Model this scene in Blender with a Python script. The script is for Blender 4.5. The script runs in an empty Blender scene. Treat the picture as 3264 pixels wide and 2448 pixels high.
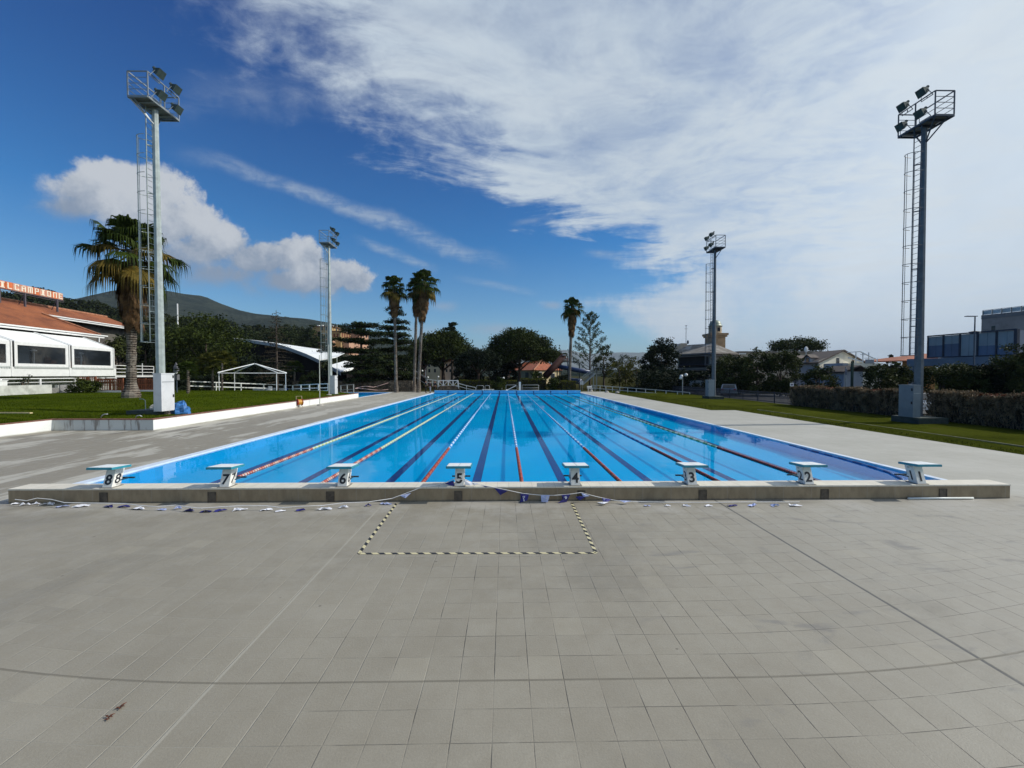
import bpy, math, random
import numpy as np
from mathutils import Vector, Matrix
from math import sin, cos, pi, radians, sqrt
random.seed(7); RNG = np.random.default_rng(11)
SC = bpy.context.scene; COL = SC.collection
# ---------------------------------------------------------------- camera
F_PX = 1310.4                       # focal length in photo pixels (photo 3264 wide)
PITCH, YAW = radians(1.32), radians(0.96)
CAMZ = 2.65
cam = bpy.data.cameras.new('camera'); cam_o = bpy.data.objects.new('camera', cam); COL.objects.link(cam_o)
cam.sensor_width = 36.0; cam.lens = 36.0 * F_PX / 3264.0; cam.clip_start = 0.05; cam.clip_end = 20000
cam_o.location = (0, 0, CAMZ); cam_o.rotation_euler = (pi/2 - PITCH, 0, -YAW)
SC.camera = cam_o
# ---------------------------------------------------------------- world, sun, exposure
SUN_EL, SUN_AZ = radians(38), radians(4)      # azimuth measured from +X towards +Y
sdir = Vector((cos(SUN_EL)*cos(SUN_AZ), cos(SUN_EL)*sin(SUN_AZ), sin(SUN_EL)))
sun = bpy.data.lights.new('sun', 'SUN'); sun_o = bpy.data.objects.new('sun', sun); COL.objects.link(sun_o)
sun.energy = 3.9; sun.angle = radians(0.53); sun.color = (1.0, 0.95, 0.87)
sun_o.rotation_euler = (-sdir).to_track_quat('-Z', 'Y').to_euler()
SC.view_settings.view_transform = 'Standard'; SC.view_settings.look = 'None'
SC.view_settings.exposure = 0.0; SC.view_settings.gamma = 1.0; SC.view_settings.use_curve_mapping = False
SC.render.engine = 'CYCLES'
SC.cycles.use_denoising = True
SC.cycles.max_bounces = 6; SC.cycles.diffuse_bounces = 2; SC.cycles.glossy_bounces = 3
SC.cycles.transparent_max_bounces = 12; SC.cycles.volume_bounces = 0
SC.cycles.sample_clamp_indirect = 6

# ---------------------------------------------------------------- placing by the photo's ground lines
_F = Vector((sin(YAW)*cos(PITCH), cos(YAW)*cos(PITCH), -sin(PITCH)))
_R = Vector((cos(YAW), -sin(YAW), 0)); _U = _R.cross(_F)
def W(sx, sy, y):
    """world point at depth y seen at photo pixel (sx, sy)"""
    dd = _F + _R*((sx-1632)/F_PX) + _U*((1224-sy)/F_PX)
    return Vector((0, 0, CAMZ)) + dd*(y/dd.y)
def G(sx, sy, z=0.0):
    dd = _F + _R*((sx-1632)/F_PX) + _U*((1224-sy)/F_PX)
    return Vector((0, 0, CAMZ)) + dd*((z-CAMZ)/dd.z)

class NT:
    """tiny helper to write node maths"""
    def __init__(s, tree): s.t = tree; s.n = tree.nodes; s.l = tree.links
    def node(s, typ, **kw):
        n = s.n.new(typ)
        for k, v in kw.items(): setattr(n, k, v)
        return n
    def put(s, sock, v):
        if hasattr(v, 'is_output') or isinstance(v, bpy.types.NodeSocket): s.l.new(v, sock)
        elif v is not None:
            try: sock.default_value = v
            except Exception: sock.default_value = tuple(v) + (1.0,)
    def m(s, op, a, b=None, c=None, clamp=False):
        n = s.node('ShaderNodeMath', operation=op, use_clamp=clamp)
        s.put(n.inputs[0], a)
        if b is not None: s.put(n.inputs[1], b)
        if c is not None: s.put(n.inputs[2], c)
        return n.outputs[0]
    def ss(s, v, lo, hi, a=0.0, b=1.0):
        n = s.node('ShaderNodeMapRange', interpolation_type='SMOOTHSTEP')
        for i, x in enumerate((v, lo, hi, a, b)): s.put(n.inputs[i], x)
        return n.outputs[0]
    def noise(s, vec, scale, detail=4, rough=0.55, dist=0.0, w=None):
        n = s.node('ShaderNodeTexNoise')
        if w is not None: n.noise_dimensions = '4D'; n.inputs['W'].default_value = w
        if vec is not None: s.l.new(vec, n.inputs['Vector'])
        n.inputs['Scale'].default_value = scale; n.inputs['Detail'].default_value = detail
        n.inputs['Roughness'].default_value = rough; n.inputs['Distortion'].default_value = dist
        return n.outputs['Fac']
    def mix(s, f, a, b):
        n = s.node('ShaderNodeMix', data_type='RGBA')
        s.put(n.inputs[0], f); s.put(n.inputs[6], a); s.put(n.inputs[7], b)
        return n.outputs[2]
    def xyz(s, v):
        n = s.node('ShaderNodeSeparateXYZ'); s.l.new(v, n.inputs[0]); return n.outputs
    def comb(s, x, y, z):
        n = s.node('ShaderNodeCombineXYZ')
        for i, v in enumerate((x, y, z)): s.put(n.inputs[i], v)
        return n.outputs[0]
    def ramp(s, f, pts, interp='LINEAR'):
        n = s.node('ShaderNodeValToRGB'); cr = n.color_ramp; cr.interpolation = interp
        s.put(n.inputs[0], f)
        while len(cr.elements) < len(pts): cr.elements.new(0.5)
        for e, (p, c) in zip(cr.elements, pts):
            e.position = p
            e.color = (c, c, c, 1) if isinstance(c, (int, float)) else tuple(c) + (1,)
        return n.outputs[0]

W_ = bpy.data.worlds.new('World'); SC.world = W_; W_.use_nodes = True
W_.node_tree.nodes.clear(); w = NT(W_.node_tree)
out = w.node('ShaderNodeOutputWorld'); bg = w.node('ShaderNodeBackground'); bg.inputs[1].default_value = 0.1
w.l.new(bg.outputs[0], out.inputs[0])
sky = w.node('ShaderNodeTexSky'); sky.sky_type = 'NISHITA'; sky.sun_disc = False
sky.sun_elevation = SUN_EL; sky.sun_rotation = pi/2 - SUN_AZ
sky.air_density = 1.0; sky.dust_density = 0.6; sky.ozone_density = 2.2
tc = w.node('ShaderNodeTexCoord'); d = w.xyz(tc.outputs['Generated'])
X, Y, Z = d[0], d[1], d[2]
zc = w.m('MAXIMUM', Z, 0.02); yc = w.m('MAXIMUM', Y, 0.12)
u = w.m('DIVIDE', X, yc); v = w.m('DIVIDE', zc, yc)
plane = w.comb(w.m('DIVIDE', X, zc), w.m('DIVIDE', Y, zc), 0.0)
rot = w.node('ShaderNodeMapping'); w.l.new(plane, rot.inputs[0]); rot.inputs['Rotation'].default_value = (0, 0, radians(-58)); rot.inputs['Scale'].default_value = (0.62, 1.0, 1)
n_st = w.noise(rot.outputs[0], 1.9, 9, 0.62, 0.9)
n_big = w.noise(plane, 0.55, 5, 0.55, 0.4)
n_fine = w.noise(rot.outputs[0], 7.5, 8, 0.66, 0.6)
dirn = w.noise(tc.outputs['Generated'], 5.0, 7, 0.6, 0.0)
dirf = w.noise(tc.outputs['Generated'], 20.0, 10, 0.68, 0.2)
# edge of the high cloud sheet: azimuth slope (x/y) as a function of elevation slope (z/y)
fr = w.ramp(w.m('MULTIPLY', v, 0.9), [((p*0.9), (q+1)/2.0) for p, q in ((0.0, .42), (0.07, .36), (0.13, .26), (0.175, .18), (0.21, .30), (0.255, .36), (0.30, .28), (0.345, .14), (0.43, -.08), (0.54, -.26), (0.72, -.55), (0.95, -.85))])
f = w.m('SUBTRACT', w.m('MULTIPLY', fr, 2.0), 1.0)
e = w.m('SUBTRACT', u, f)
e = w.m('ADD', e, w.m('MULTIPLY', w.m('MULTIPLY', w.m('SUBTRACT', n_st, 0.5), 1.0), w.ss(v, 0.12, 0.42)))
e = w.m('ADD', e, w.m('MULTIPLY', w.m('SUBTRACT', dirn, 0.5), 0.62))
e = w.m('ADD', e, w.m('MULTIPLY', w.m('MULTIPLY', w.m('SUBTRACT', n_fine, 0.5), w.ss(v, 0.22, 0.5)), 0.45))
wdt = w.ss(v, 0.15, 0.75, 0.14, 0.46)
sheet = w.ss(w.m('DIVIDE', e, wdt), -0.15, 1.0)
tx_ = w.node('ShaderNodeMix'); w.l.new(w.ss(v, 0.15, 0.45), tx_.inputs[0]); w.l.new(dirn, tx_.inputs[2]); w.l.new(w.m('ADD', w.m('MULTIPLY', n_st, 0.6), w.m('MULTIPLY', n_fine, 0.4)), tx_.inputs[3])
thin = w.ss(w.m('ADD', tx_.outputs[0], 0.0), 0.30, 0.60, 0.58, 1.0)
right = w.ss(w.m('SUBTRACT', u, w.m('MULTIPLY', v, 0.35)), 0.05, 0.85)
dens = w.m('MAXIMUM', thin, w.m('MULTIPLY', right, 0.97))
sheet = w.m('MULTIPLY', sheet, dens)
# thin streaks across the blue part: two bands along straight lines in (u, v)
def streak(u0, v0, u1, v1, wid, amp, seed):
    L = sqrt((u1-u0)**2 + (v1-v0)**2); tx, ty = (u1-u0)/L, (v1-v0)/L
    du = w.m('SUBTRACT', u, u0); dv = w.m('SUBTRACT', v, v0)
    al = w.m('ADD', w.m('MULTIPLY', du, tx), w.m('MULTIPLY', dv, ty))
    ac = w.m('SUBTRACT', w.m('MULTIPLY', dv, tx), w.m('MULTIPLY', du, ty))
    ac = w.m('ADD', ac, w.m('MULTIPLY', w.m('SUBTRACT', dirn, 0.5), wid*3.2))
    q = w.ss(w.m('ABSOLUTE', ac), 0.0, wid, 1.0, 0.0)
    q = w.m('MULTIPLY', q, w.ss(al, -0.02, L*0.3)); q = w.m('MULTIPLY', q, w.ss(al, L*0.8, L*1.05, 1.0, 0.0))
    tex = w.ss(w.m('ADD', w.m('MULTIPLY', n_fine, 0.5), w.m('MULTIPLY', dirf, 0.5)), 0.38, 0.62, 0.25, 1.0)
    return w.m('MULTIPLY', w.m('MULTIPLY', q, tex), amp)
st = streak(-.80, .548, .01, .258, .030, .62, 1)
for a in ((-.36, .325, -.16, .255, .016, .5, 2), (-.12, .232, .08, .200, .012, .3, 3), (.02, .365, .13, .382, .014, .30, 4), (.20, .292, .29, .285, .014, .45, 5), (-.85, .66, -.2, .70, .07, .22, 6)):
    st = w.m('MAXIMUM', st, streak(*a))
# cumulus, low on the left: ellipses (u, v, ru, rv)
bill = w.node('ShaderNodeTexVoronoi', feature='SMOOTH_F1'); w.l.new(tc.outputs['Generated'], bill.inputs['Vector']); bill.inputs['Scale'].default_value = 15; bill.inputs['Smoothness'].default_value = .5
nn = w.m('ADD', w.m('ADD', w.m('MULTIPLY', w.m('SUBTRACT', 0.45, bill.outputs['Distance']), 0.5), w.m('MULTIPLY', w.m('SUBTRACT', dirn, 0.5), 1.1)), w.m('MULTIPLY', w.m('SUBTRACT', dirf, 0.5), 1.7))
cu = None
for (px_, py_, rx_, ry_) in ((330, 618, 190, 104), (420, 640, 170, 108), (230, 660, 110, 66), (540, 720, 150, 100), (660, 790, 150, 92), (820, 832, 160, 80), (950, 822, 120, 84), (1060, 882, 110, 70), (1120, 890, 70, 60), (500, 830, 200, 80), (920, 900, 190, 66), (700, 880, 220, 60)):
    _c = W(px_, py_, 1.0); a, b = _c.x, _c.z - CAMZ; ra, rb = rx_/1310*(1+a*a)**.5, ry_/1310
    p = w.m('POWER', w.m('DIVIDE', w.m('SUBTRACT', u, a), ra), 2.0); q = w.m('POWER', w.m('DIVIDE', w.m('SUBTRACT', v, b), rb), 2.0)
    g = w.m('SUBTRACT', 1.0, w.m('SQRT', w.m('ADD', p, q)))
    cu = g if cu is None else w.m('SMOOTH_MAX', cu, g, 0.10)
lowv = w.m('SUBTRACT', v, w.m('ADD', 0.30, w.m('MULTIPLY', w.m('ADD', u, .66), -.36)))   # below the cloud's middle line: softer
soft = w.ss(lowv, -0.10, 0.05, 0.95, 0.30)
cu_a = w.ss(w.m('DIVIDE', w.m('ADD', cu, w.m('MULTIPLY', nn, 0.70)), soft), -0.02, 0.95)
cu_a = w.m('MULTIPLY', cu_a, w.ss(w.m('ADD', lowv, w.m('MULTIPLY', nn, 0.05)), -0.13, -0.05, 0.55, 0.97))
pf = None
for (a, b, ra, rb) in ((-1.22, .095, .13, .03), (-.15, .165, .05, .018), (.115, .168, .03, .013), (-.20, .10, .09, .03), (-1.02, .16, .1, .03), (-.02, .11, .1, .02)):
    p = w.m('POWER', w.m('DIVIDE', w.m('SUBTRACT', u, a), ra), 2.0); q = w.m('POWER', w.m('DIVIDE', w.m('SUBTRACT', v, b), rb), 2.0)
    g = w.m('SUBTRACT', 1.0, w.m('SQRT', w.m('ADD', p, q)))
    pf = g if pf is None else w.m('MAXIMUM', pf, g)
pf = w.ss(w.m('ADD', pf, w.m('MULTIPLY', nn, 0.5)), -0.1, 1.2, 0.0, 0.55)
skyc = w.node('ShaderNodeMix', data_type='RGBA', blend_type='MULTIPLY'); skyc.inputs[0].default_value = 1.0
w.l.new(sky.outputs[0], skyc.inputs[6])
grad = w.ramp(w.m('MAXIMUM', Z, 0.0), [(0.0, (.66, .86, 1.0)), (0.10, (.55, .94, 1.16)), (0.3, (.12, .68, 1.14)), (0.6, (.03, .38, .93)), (1.0, (.03, .36, .9))])
w.l.new(grad, skyc.inputs[7])
base = skyc.outputs[2]
SHT = w.mix(right, (5.3, 6.2, 7.1, 1), (7.0, 7.95, 8.8, 1))
SHT = w.mix(w.m('MULTIPLY', w.ss(w.m('ADD', w.m('MULTIPLY', dirn, .6), w.m('MULTIPLY', n_st, .4)), .38, .60, 1, 0), .22), SHT, (4.3, 5.3, 6.7, 1))
SHT = w.mix(w.ss(n_st, 0.4, 0.68, 0, 0.45), SHT, (6.6, 7.2, 7.7, 1))
c = w.mix(w.m('MULTIPLY', st, 1.0), base, (4.2, 5.0, 6.0, 1))
c = w.mix(sheet, c, SHT)
c = w.mix(pf, c, (3.6, 4.1, 5.0, 1))
cuc = w.mix(w.ss(w.m('ADD', w.m('ADD', lowv, w.m('MULTIPLY', nn, 0.16)), w.m('MULTIPLY', w.m('SUBTRACT', w.noise(tc.outputs['Generated'], 9.0, 8, .6, .4, w=2.0), .5), .30)), -0.09, 0.09), (2.4, 3.0, 4.0, 1), (5.7, 6.0, 6.4, 1))
c = w.mix(cu_a, c, cuc)
w.l.new(c, bg.inputs[0])

# ---------------------------------------------------------------- materials
def new_mat(name):
    m = bpy.data.materials.new(name); m.use_nodes = True; m.node_tree.nodes.clear()
    k = NT(m.node_tree); o = k.node('ShaderNodeOutputMaterial'); b = k.node('ShaderNodeBsdfPrincipled')
    k.l.new(b.outputs[0], o.inputs[0]); return m, k, b, o
_mc = {}
def M(name, col, rough=0.6, var=0.18, scale=6.0, metal=0.0, bump=0.0, bscale=None, dirt=None, spec=0.5, detail=5, dscale=1.3, damt=(0.5, 0.72)):
    if name in _mc: return _mc[name]
    m, k, b, o = new_mat(name)
    co = k.node('ShaderNodeTexCoord').outputs['Object']
    nz = k.noise(co, scale, detail)
    lo = tuple(c*(1-var) for c in col); hi = tuple(min(1, c*(1+var)) for c in col)
    c = k.mix(k.ss(nz, 0.3, 0.7), lo, hi)
    if dirt: c = k.mix(k.ss(k.noise(co, dscale, 8, 0.65), damt[0], damt[1], 0, 0.85), c, dirt)
    k.l.new(c, b.inputs['Base Color'])
    b.inputs['Roughness'].default_value = rough; b.inputs['Metallic'].default_value = metal
    b.inputs['Specular IOR Level'].default_value = spec
    if bump:
        bn = k.node('ShaderNodeBump'); bn.inputs['Strength'].default_value = bump; bn.inputs['Distance'].default_value = 0.05
        k.l.new(k.noise(co, bscale or scale*3, 6), bn.inputs['Height']); k.l.new(bn.outputs[0], b.inputs['Normal'])
    _mc[name] = m; return m
def leafmat(name, dark, light, scale=0.9, trans=0.12, mid=0.5):
    if name in _mc: return _mc[name]
    m, k, b, o = new_mat(name)
    co = k.node('ShaderNodeTexCoord').outputs['Object']
    n = k.m('ADD', k.m('MULTIPLY', k.noise(co, scale, 3), 0.6), k.m('MULTIPLY', k.noise(co, scale*7, 3), 0.4))
    c = k.mix(k.ss(n, mid-0.14, mid+0.16), dark, light)
    k.l.new(c, b.inputs['Base Color']); b.inputs['Roughness'].default_value = 0.65
    b.inputs['Specular IOR Level'].default_value = 0.08
    tr = k.node('ShaderNodeBsdfTranslucent'); k.l.new(c, tr.inputs[0])
    mx = k.node('ShaderNodeMixShader'); mx.inputs[0].default_value = trans
    k.l.new(b.outputs[0], mx.inputs[1]); k.l.new(tr.outputs[0], mx.inputs[2]); k.l.new(mx.outputs[0], o.inputs[0])
    _mc[name] = m; return m

# ---------------------------------------------------------------- mesh builders
class MB:
    def __init__(s): s.v = []; s.f = []
    def add(s, vs, fs):
        b = len(s.v); s.v += [tuple(x) for x in vs]; s.f += [tuple(b+i for i in q) for q in fs]; return s
    def box(s, x0, x1, y0, y1, z0, z1, M4=None, skip=''):
        vs = [Vector(p) for p in ((x0,y0,z0),(x1,y0,z0),(x1,y1,z0),(x0,y1,z0),(x0,y0,z1),(x1,y0,z1),(x1,y1,z1),(x0,y1,z1))]
        if M4: vs = [M4 @ p for p in vs]
        return s.add(vs, ((3,2,1,0),(4,5,6,7),(0,1,5,4),(1,2,6,5),(2,3,7,6),(3,0,4,7)))
    def bar(s, a, b, w, h=None, up=(0,0,1)):
        a = Vector(a); b = Vector(b); h = h or w; d = (b-a)
        if d.length < 1e-6: return s
        d.normalize(); up = Vector(up)
        if abs(d.dot(up)) > 0.95: up = Vector((0,1,0))
        r = d.cross(up).normalized(); u_ = r.cross(d).normalized()
        vs = []
        for p in (a, b):
            for sx, sz in ((-1,-1),(1,-1),(1,1),(-1,1)): vs.append(p + r*(sx*w/2) + u_*(sz*h/2))
        return s.add(vs, ((0,1,2,3),(7,6,5,4),(0,4,5,1),(1,5,6,2),(2,6,7,3),(3,7,4,0)))
    def tube(s, pts, r, n=8, cap=True):
        pts = [Vector(p) for p in pts]; rs = r if isinstance(r, (list, tuple)) else [r]*len(pts)
        base = len(s.v); prev = None
        for i, p in enumerate(pts):
            t = (pts[min(i+1, len(pts)-1)] - pts[max(i-1, 0)]).normalized()
            if prev is None:
                a = Vector((1,0,0)) if abs(t.x) < 0.8 else Vector((0,1,0)); prev = t.cross(a).normalized()
            prev = (prev - t*prev.dot(t)).normalized(); b_ = t.cross(prev)
            for j in range(n):
                an = 2*pi*j/n; s.v.append(tuple(p + (prev*cos(an) + b_*sin(an))*rs[i]))
        for i in range(len(pts)-1):
            for j in range(n):
                a0 = base+i*n+j; a1 = base+i*n+(j+1)%n; s.f.append((a0, a1, a1+n, a0+n))
        if cap:
            s.f.append(tuple(base+j for j in reversed(range(n)))); s.f.append(tuple(base+(len(pts)-1)*n+j for j in range(n)))
        return s
    def lathe(s, prof, n=16, c=(0,0,0), sq=False):
        base = len(s.v); cx, cy, cz = c
        for r, z in prof:
            for j in range(n):
                an = 2*pi*(j+0.5)/n if sq else 2*pi*j/n; s.v.append((cx+r*cos(an), cy+r*sin(an), cz+z))
        for i in range(len(prof)-1):
            for j in range(n):
                a0 = base+i*n+j; a1 = base+i*n+(j+1)%n; s.f.append((a0, a1, a1+n, a0+n))
        s.f.append(tuple(base+j for j in reversed(range(n)))); s.f.append(tuple(base+(len(prof)-1)*n+j for j in range(n)))
        return s
    def quad(s, a, b, c, d): return s.add((a,b,c,d), ((0,1,2,3),))
    def poly(s, pts): return s.add(pts, (tuple(range(len(pts))),))
    def slab(s, pts, th, dirv=(0,0,-1)):
        """polygon with thickness th along dirv"""
        n = len(pts); dv = Vector(dirv)*th; P = [Vector(p) for p in pts]; Q = [p+dv for p in P]
        fs = [tuple(range(n)), tuple(reversed(range(n, 2*n)))] + [(i, i+n, (i+1)%n+n, (i+1)%n) for i in range(n)]
        return s.add(P+Q, fs)
    def sphere(s, c, r, n=10, m=6, sc=(1,1,1)):
        pr = [(max(1e-3, r*sin(pi*i/m))*1.0, -r*cos(pi*i/m)) for i in range(m+1)]
        base = len(s.v)
        for rr, z in pr:
            for j in range(n): s.v.append((c[0]+rr*cos(2*pi*j/n)*sc[0], c[1]+rr*sin(2*pi*j/n)*sc[1], c[2]+z*sc[2]))
        for i in range(m):
            for j in range(n):
                a0 = base+i*n+j; a1 = base+i*n+(j+1)%n; s.f.append((a0, a1, a1+n, a0+n))
        return s
    def build(s, name, mat, parent=None, world=False, smooth=False, label=None, fix=True):
        off = Vector(parent.location) if (parent is not None and world) else Vector((0,0,0))
        me = bpy.data.meshes.new(name); me.from_pydata([tuple(Vector(p)-off) for p in s.v], [], s.f)
        if fix:
            import bmesh
            bm = bmesh.new(); bm.from_mesh(me); bmesh.ops.recalc_face_normals(bm, faces=bm.faces[:]); bm.to_mesh(me); bm.free()
        return link(name, me, mat, parent, smooth, label)
def link(name, me, mat, parent=None, smooth=False, label=None):
    for mm in (mat if isinstance(mat, (list, tuple)) else [mat]): me.materials.append(mm)
    if smooth: me.polygons.foreach_set('use_smooth', [True]*len(me.polygons))
    o = bpy.data.objects.new(name, me); COL.objects.link(o)
    if parent is not None: o.parent = parent
    if label: o['label'] = label
    return o
def tag(o, label, cat, group=None):
    o['label'] = label; o['category'] = cat
    if group: o['group'] = group
    return o
def thing(name, label, cat, loc=(0,0,0), rz=0.0, group=None):
    o = bpy.data.objects.new(name, None); o.empty_display_size = 0.3; COL.objects.link(o)
    o.location = loc; o.rotation_euler = (0, 0, rz); return tag(o, label, cat, group)
def struct(o, kind='structure', label=None):
    o['kind'] = kind
    if label: o['label'] = label
    return o
def kids(o): return [c for c in bpy.data.objects if c.parent == o]
def dup(root, loc=None, rz=None, label=None, scale=None):
    def rec(o, par):
        c = o.copy(); COL.objects.link(c)
        if par is not None: c.parent = par
        for ch in kids(o): rec(ch, c)
        return c
    r = rec(root, None)
    if loc is not None: r.location = loc
    if rz is not None: r.rotation_euler = (0, 0, rz)
    if scale: r.scale = (scale, scale, scale) if isinstance(scale, (int, float)) else scale
    if label: r['label'] = label
    return r
def quads(name, C, A, B, mat, parent=None, kind=None, world_off=None, tri=False):
    """N leaf faces: centre C, half axes A and B (all Nx3)"""
    if world_off is not None: C = C - np.array(world_off)
    N = len(C)
    if tri:
        V = np.stack([C-A*0.5-B, C-A*0.5+B, C+A*1.4], 1).reshape(-1, 3); k_ = 3
    else:
        V = np.stack([C-A, C-B*0.8, C+A, C+B*0.8], 1).reshape(-1, 3); k_ = 4
    me = bpy.data.meshes.new(name); me.vertices.add(N*k_); me.vertices.foreach_set('co', V.astype(np.float32).ravel())
    me.loops.add(N*k_); me.loops.foreach_set('vertex_index', np.arange(N*k_, dtype=np.int32))
    me.polygons.add(N); me.polygons.foreach_set('loop_start', np.arange(0, N*k_, k_, dtype=np.int32))
    me.update(calc_edges=True); me.validate()
    o = link(name, me, mat, parent)
    if kind: o['kind'] = kind
    return o
def rand_axes(N, s, flat=0.0, rng=RNG):
    a = rng.normal(size=(N, 3)); a[:, 2] *= (1-flat); a /= np.linalg.norm(a, axis=1)[:, None]
    b = rng.normal(size=(N, 3)); b[:, 2] *= (1-flat); b -= a*(a*b).sum(1)[:, None]; b /= np.linalg.norm(b, axis=1)[:, None]
    s = (s*rng.uniform(0.6, 1.3, N))[:, None]
    return a*s, b*s*0.7
def text_mesh(body, size, mat, name, parent=None, M4=None, bold=0.0, ext=0.002, align='CENTER', label=None):
    cu_ = bpy.data.curves.new('lettering', 'FONT'); cu_.body = body; cu_.size = size; cu_.align_x = align; cu_.align_y = 'CENTER'
    cu_.offset = bold; cu_.extrude = ext; cu_.resolution_u = 4
    ob = bpy.data.objects.new('lettering', cu_); COL.objects.link(ob)
    dg = bpy.context.evaluated_depsgraph_get(); me = bpy.data.meshes.new_from_object(ob.evaluated_get(dg))
    bpy.data.objects.remove(ob); bpy.data.curves.remove(cu_)
    if M4: me.transform(M4)
    me.name = name; return link(name, me, mat, parent, False, label)

# common materials
m_white = M('white_paint', (.78, .79, .78), .5, .06, 3, dirt=(.45, .46, .42), damt=(.55, .85))
m_galv = M('galvanised_steel', (.36, .40, .42), .45, .15, 8, metal=.35)
m_dsteel = M('dark_steel', (.05, .07, .10), .5, .2, 8)
m_black = M('black_paint', (.012, .012, .014), .5, .2, 8)
m_bark = M('bark', (.075, .055, .04), .9, .35, 9, bump=.6)
m_conc = M('concrete', (.36, .34, .31), .85, .12, 5, bump=.3, dirt=(.22, .2, .17))
# ================================================================ ground and decks
PX0, PX1, PY0, PY1 = -10.22, 10.95, 8.96, 59.0
def sheet_grid(xs, ys, holes, zf, name, mat):
    b = MB(); idx = {}
    def vid(i, j):
        if (i, j) not in idx: idx[(i, j)] = len(b.v); b.v.append((xs[i], ys[j], zf(xs[i], ys[j])))
        return idx[(i, j)]
    for i in range(len(xs)-1):
        for j in range(len(ys)-1):
            cx, cy = (xs[i]+xs[i+1])/2, (ys[j]+ys[j+1])/2
            if any(h(cx, cy) for h in holes): continue
            b.f.append((vid(i, j), vid(i+1, j), vid(i+1, j+1), vid(i, j+1)))
    return struct(b.build(name, mat, fix=False))
# ---- tiled deck
tile_x = G(1574.5, 2169).x; tile_y = G(1574.5, 2169).y; T = 0.3025
m_deck, k, b, o = new_mat('deck_tiles')
co = k.node('ShaderNodeTexCoord').outputs['Object']; xx, yy, _ = k.xyz(co)
ax = k.m('MAXIMUM', k.m('SUBTRACT', k.m('ABSOLUTE', xx), 2.0), 0.0)
bend = k.m('MULTIPLY', k.m('MULTIPLY', ax, ax), 0.033); bend = k.m('MULTIPLY', bend, k.ss(yy, 3.9, 8.0, 1.0, 0.0))
row = k.m('SUBTRACT', yy, bend)
def grout(c, off, wd):
    q = k.m('FRACT', k.m('ADD', k.m('DIVIDE', k.m('SUBTRACT', c, off), T), 1000.5))
    return k.ss(k.m('ABSOLUTE', k.m('SUBTRACT', q, 0.5)), k.m('MULTIPLY', wd, 0.45), wd, 1.0, 0.0)
jn = k.noise(co, 1.7, 4); jx = k.m('MULTIPLY', k.m('SUBTRACT', k.noise(co, 0.9, 2), 0.5), 0.012)
gx = grout(k.m('ADD', xx, jx), tile_x, k.ss(xx, -3.5, .5, .025, .018)); gy = grout(row, tile_y, 0.015)
gx = k.m('MULTIPLY', gx, k.m('MULTIPLY', k.ss(jn, 0.42, 0.58, 0.18, 1.0), k.ss(k.noise(co, 7.0, 3, w=6.0), .35, .6, .5, 1.0))); gy = k.m('MULTIPLY', gy, k.ss(k.noise(co, 2.3, 4), 0.4, 0.6, 0.15, 0.85))
g = k.m('MAXIMUM', gx, gy)
def line(c, at, wd): return k.ss(k.m('ABSOLUTE', k.m('SUBTRACT', c, at)), wd*0.5, wd, 1.0, 0.0)
near = k.ss(yy, 8.7, 8.8, 1.0, 0.0)
big = k.m('MAXIMUM', line(xx, tile_x - 8*T + 0.02, 0.018), line(xx, tile_x + 15*T - 0.02, 0.020))
arc = line(row, tile_y, 0.016)
tid = k.node('ShaderNodeTexWhiteNoise', noise_dimensions='2D')
k.l.new(k.comb(k.m('FLOOR', k.m('DIVIDE', k.m('SUBTRACT', xx, tile_x), T)), k.m('FLOOR', k.m('DIVIDE', k.m('SUBTRACT', row, tile_y), T)), 0.0), tid.inputs[0])
n1 = k.noise(co, 0.55, 6, 0.6); n2 = k.noise(co, 3.2, 6, 0.7); n3 = k.noise(co, 60, 3, 0.7)
tone = k.m('ADD', k.m('ADD', k.m('MULTIPLY', n1, 0.22), k.m('MULTIPLY', n2, 0.14)), k.m('MULTIPLY', n3, 0.14))
tone = k.m('ADD', tone, k.m('MULTIPLY', tid.outputs[0], 0.035))
nearc = k.mix(k.ss(tone, 0.165, 0.40), (.230, .209, .163, 1), (.332, .308, .248, 1))
nearc = k.mix(k.ss(xx, 1.0, 7.5, 0, .55), nearc, (.365, .352, .308, 1))
# worn pale zone at the foot of the wall
pale = k.m('MULTIPLY', k.ss(k.m('ADD', yy, k.m('MULTIPLY', n2, 1.2)), 8.0, 9.0, 0.0, 0.6), k.ss(k.noise(co, 0.8, 5), 0.42, 0.62))
nearc = k.mix(k.m('MULTIPLY', pale, 0.7), nearc, (.47, .46, .43, 1))
stain = k.m('MULTIPLY', k.ss(k.noise(k.comb(k.m('MULTIPLY', xx, 1.0), k.m('MULTIPLY', yy, 2.2), 0.0), 1.15, 4, 0.5, 1.2, w=3.3), 0.58, 0.72, 0, .62), k.ss(xx, 0.5, 2.5))
nearc = k.mix(stain, nearc, (.17, .165, .155, 1))
gd = k.mix(k.ss(k.m('ADD', k.m('MULTIPLY', xx, 0.12), k.noise(co, 0.9, 3)), 0.28, 0.50), (.35, .33, .27, 1), (.055, .052, .045, 1))
nearc = k.mix(k.m('MULTIPLY', g, 0.82), nearc, gd)
bl = k.mix(k.ss(xx, -0.5, 0.8), (.36, .34, .28, 1), (.05, .055, .06, 1))
nearc = k.mix(k.m('MULTIPLY', big, 0.85), nearc, bl)
nearc = k.mix(k.m('MULTIPLY', arc, 0.75), nearc, (.16, .145, .11, 1))
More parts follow.
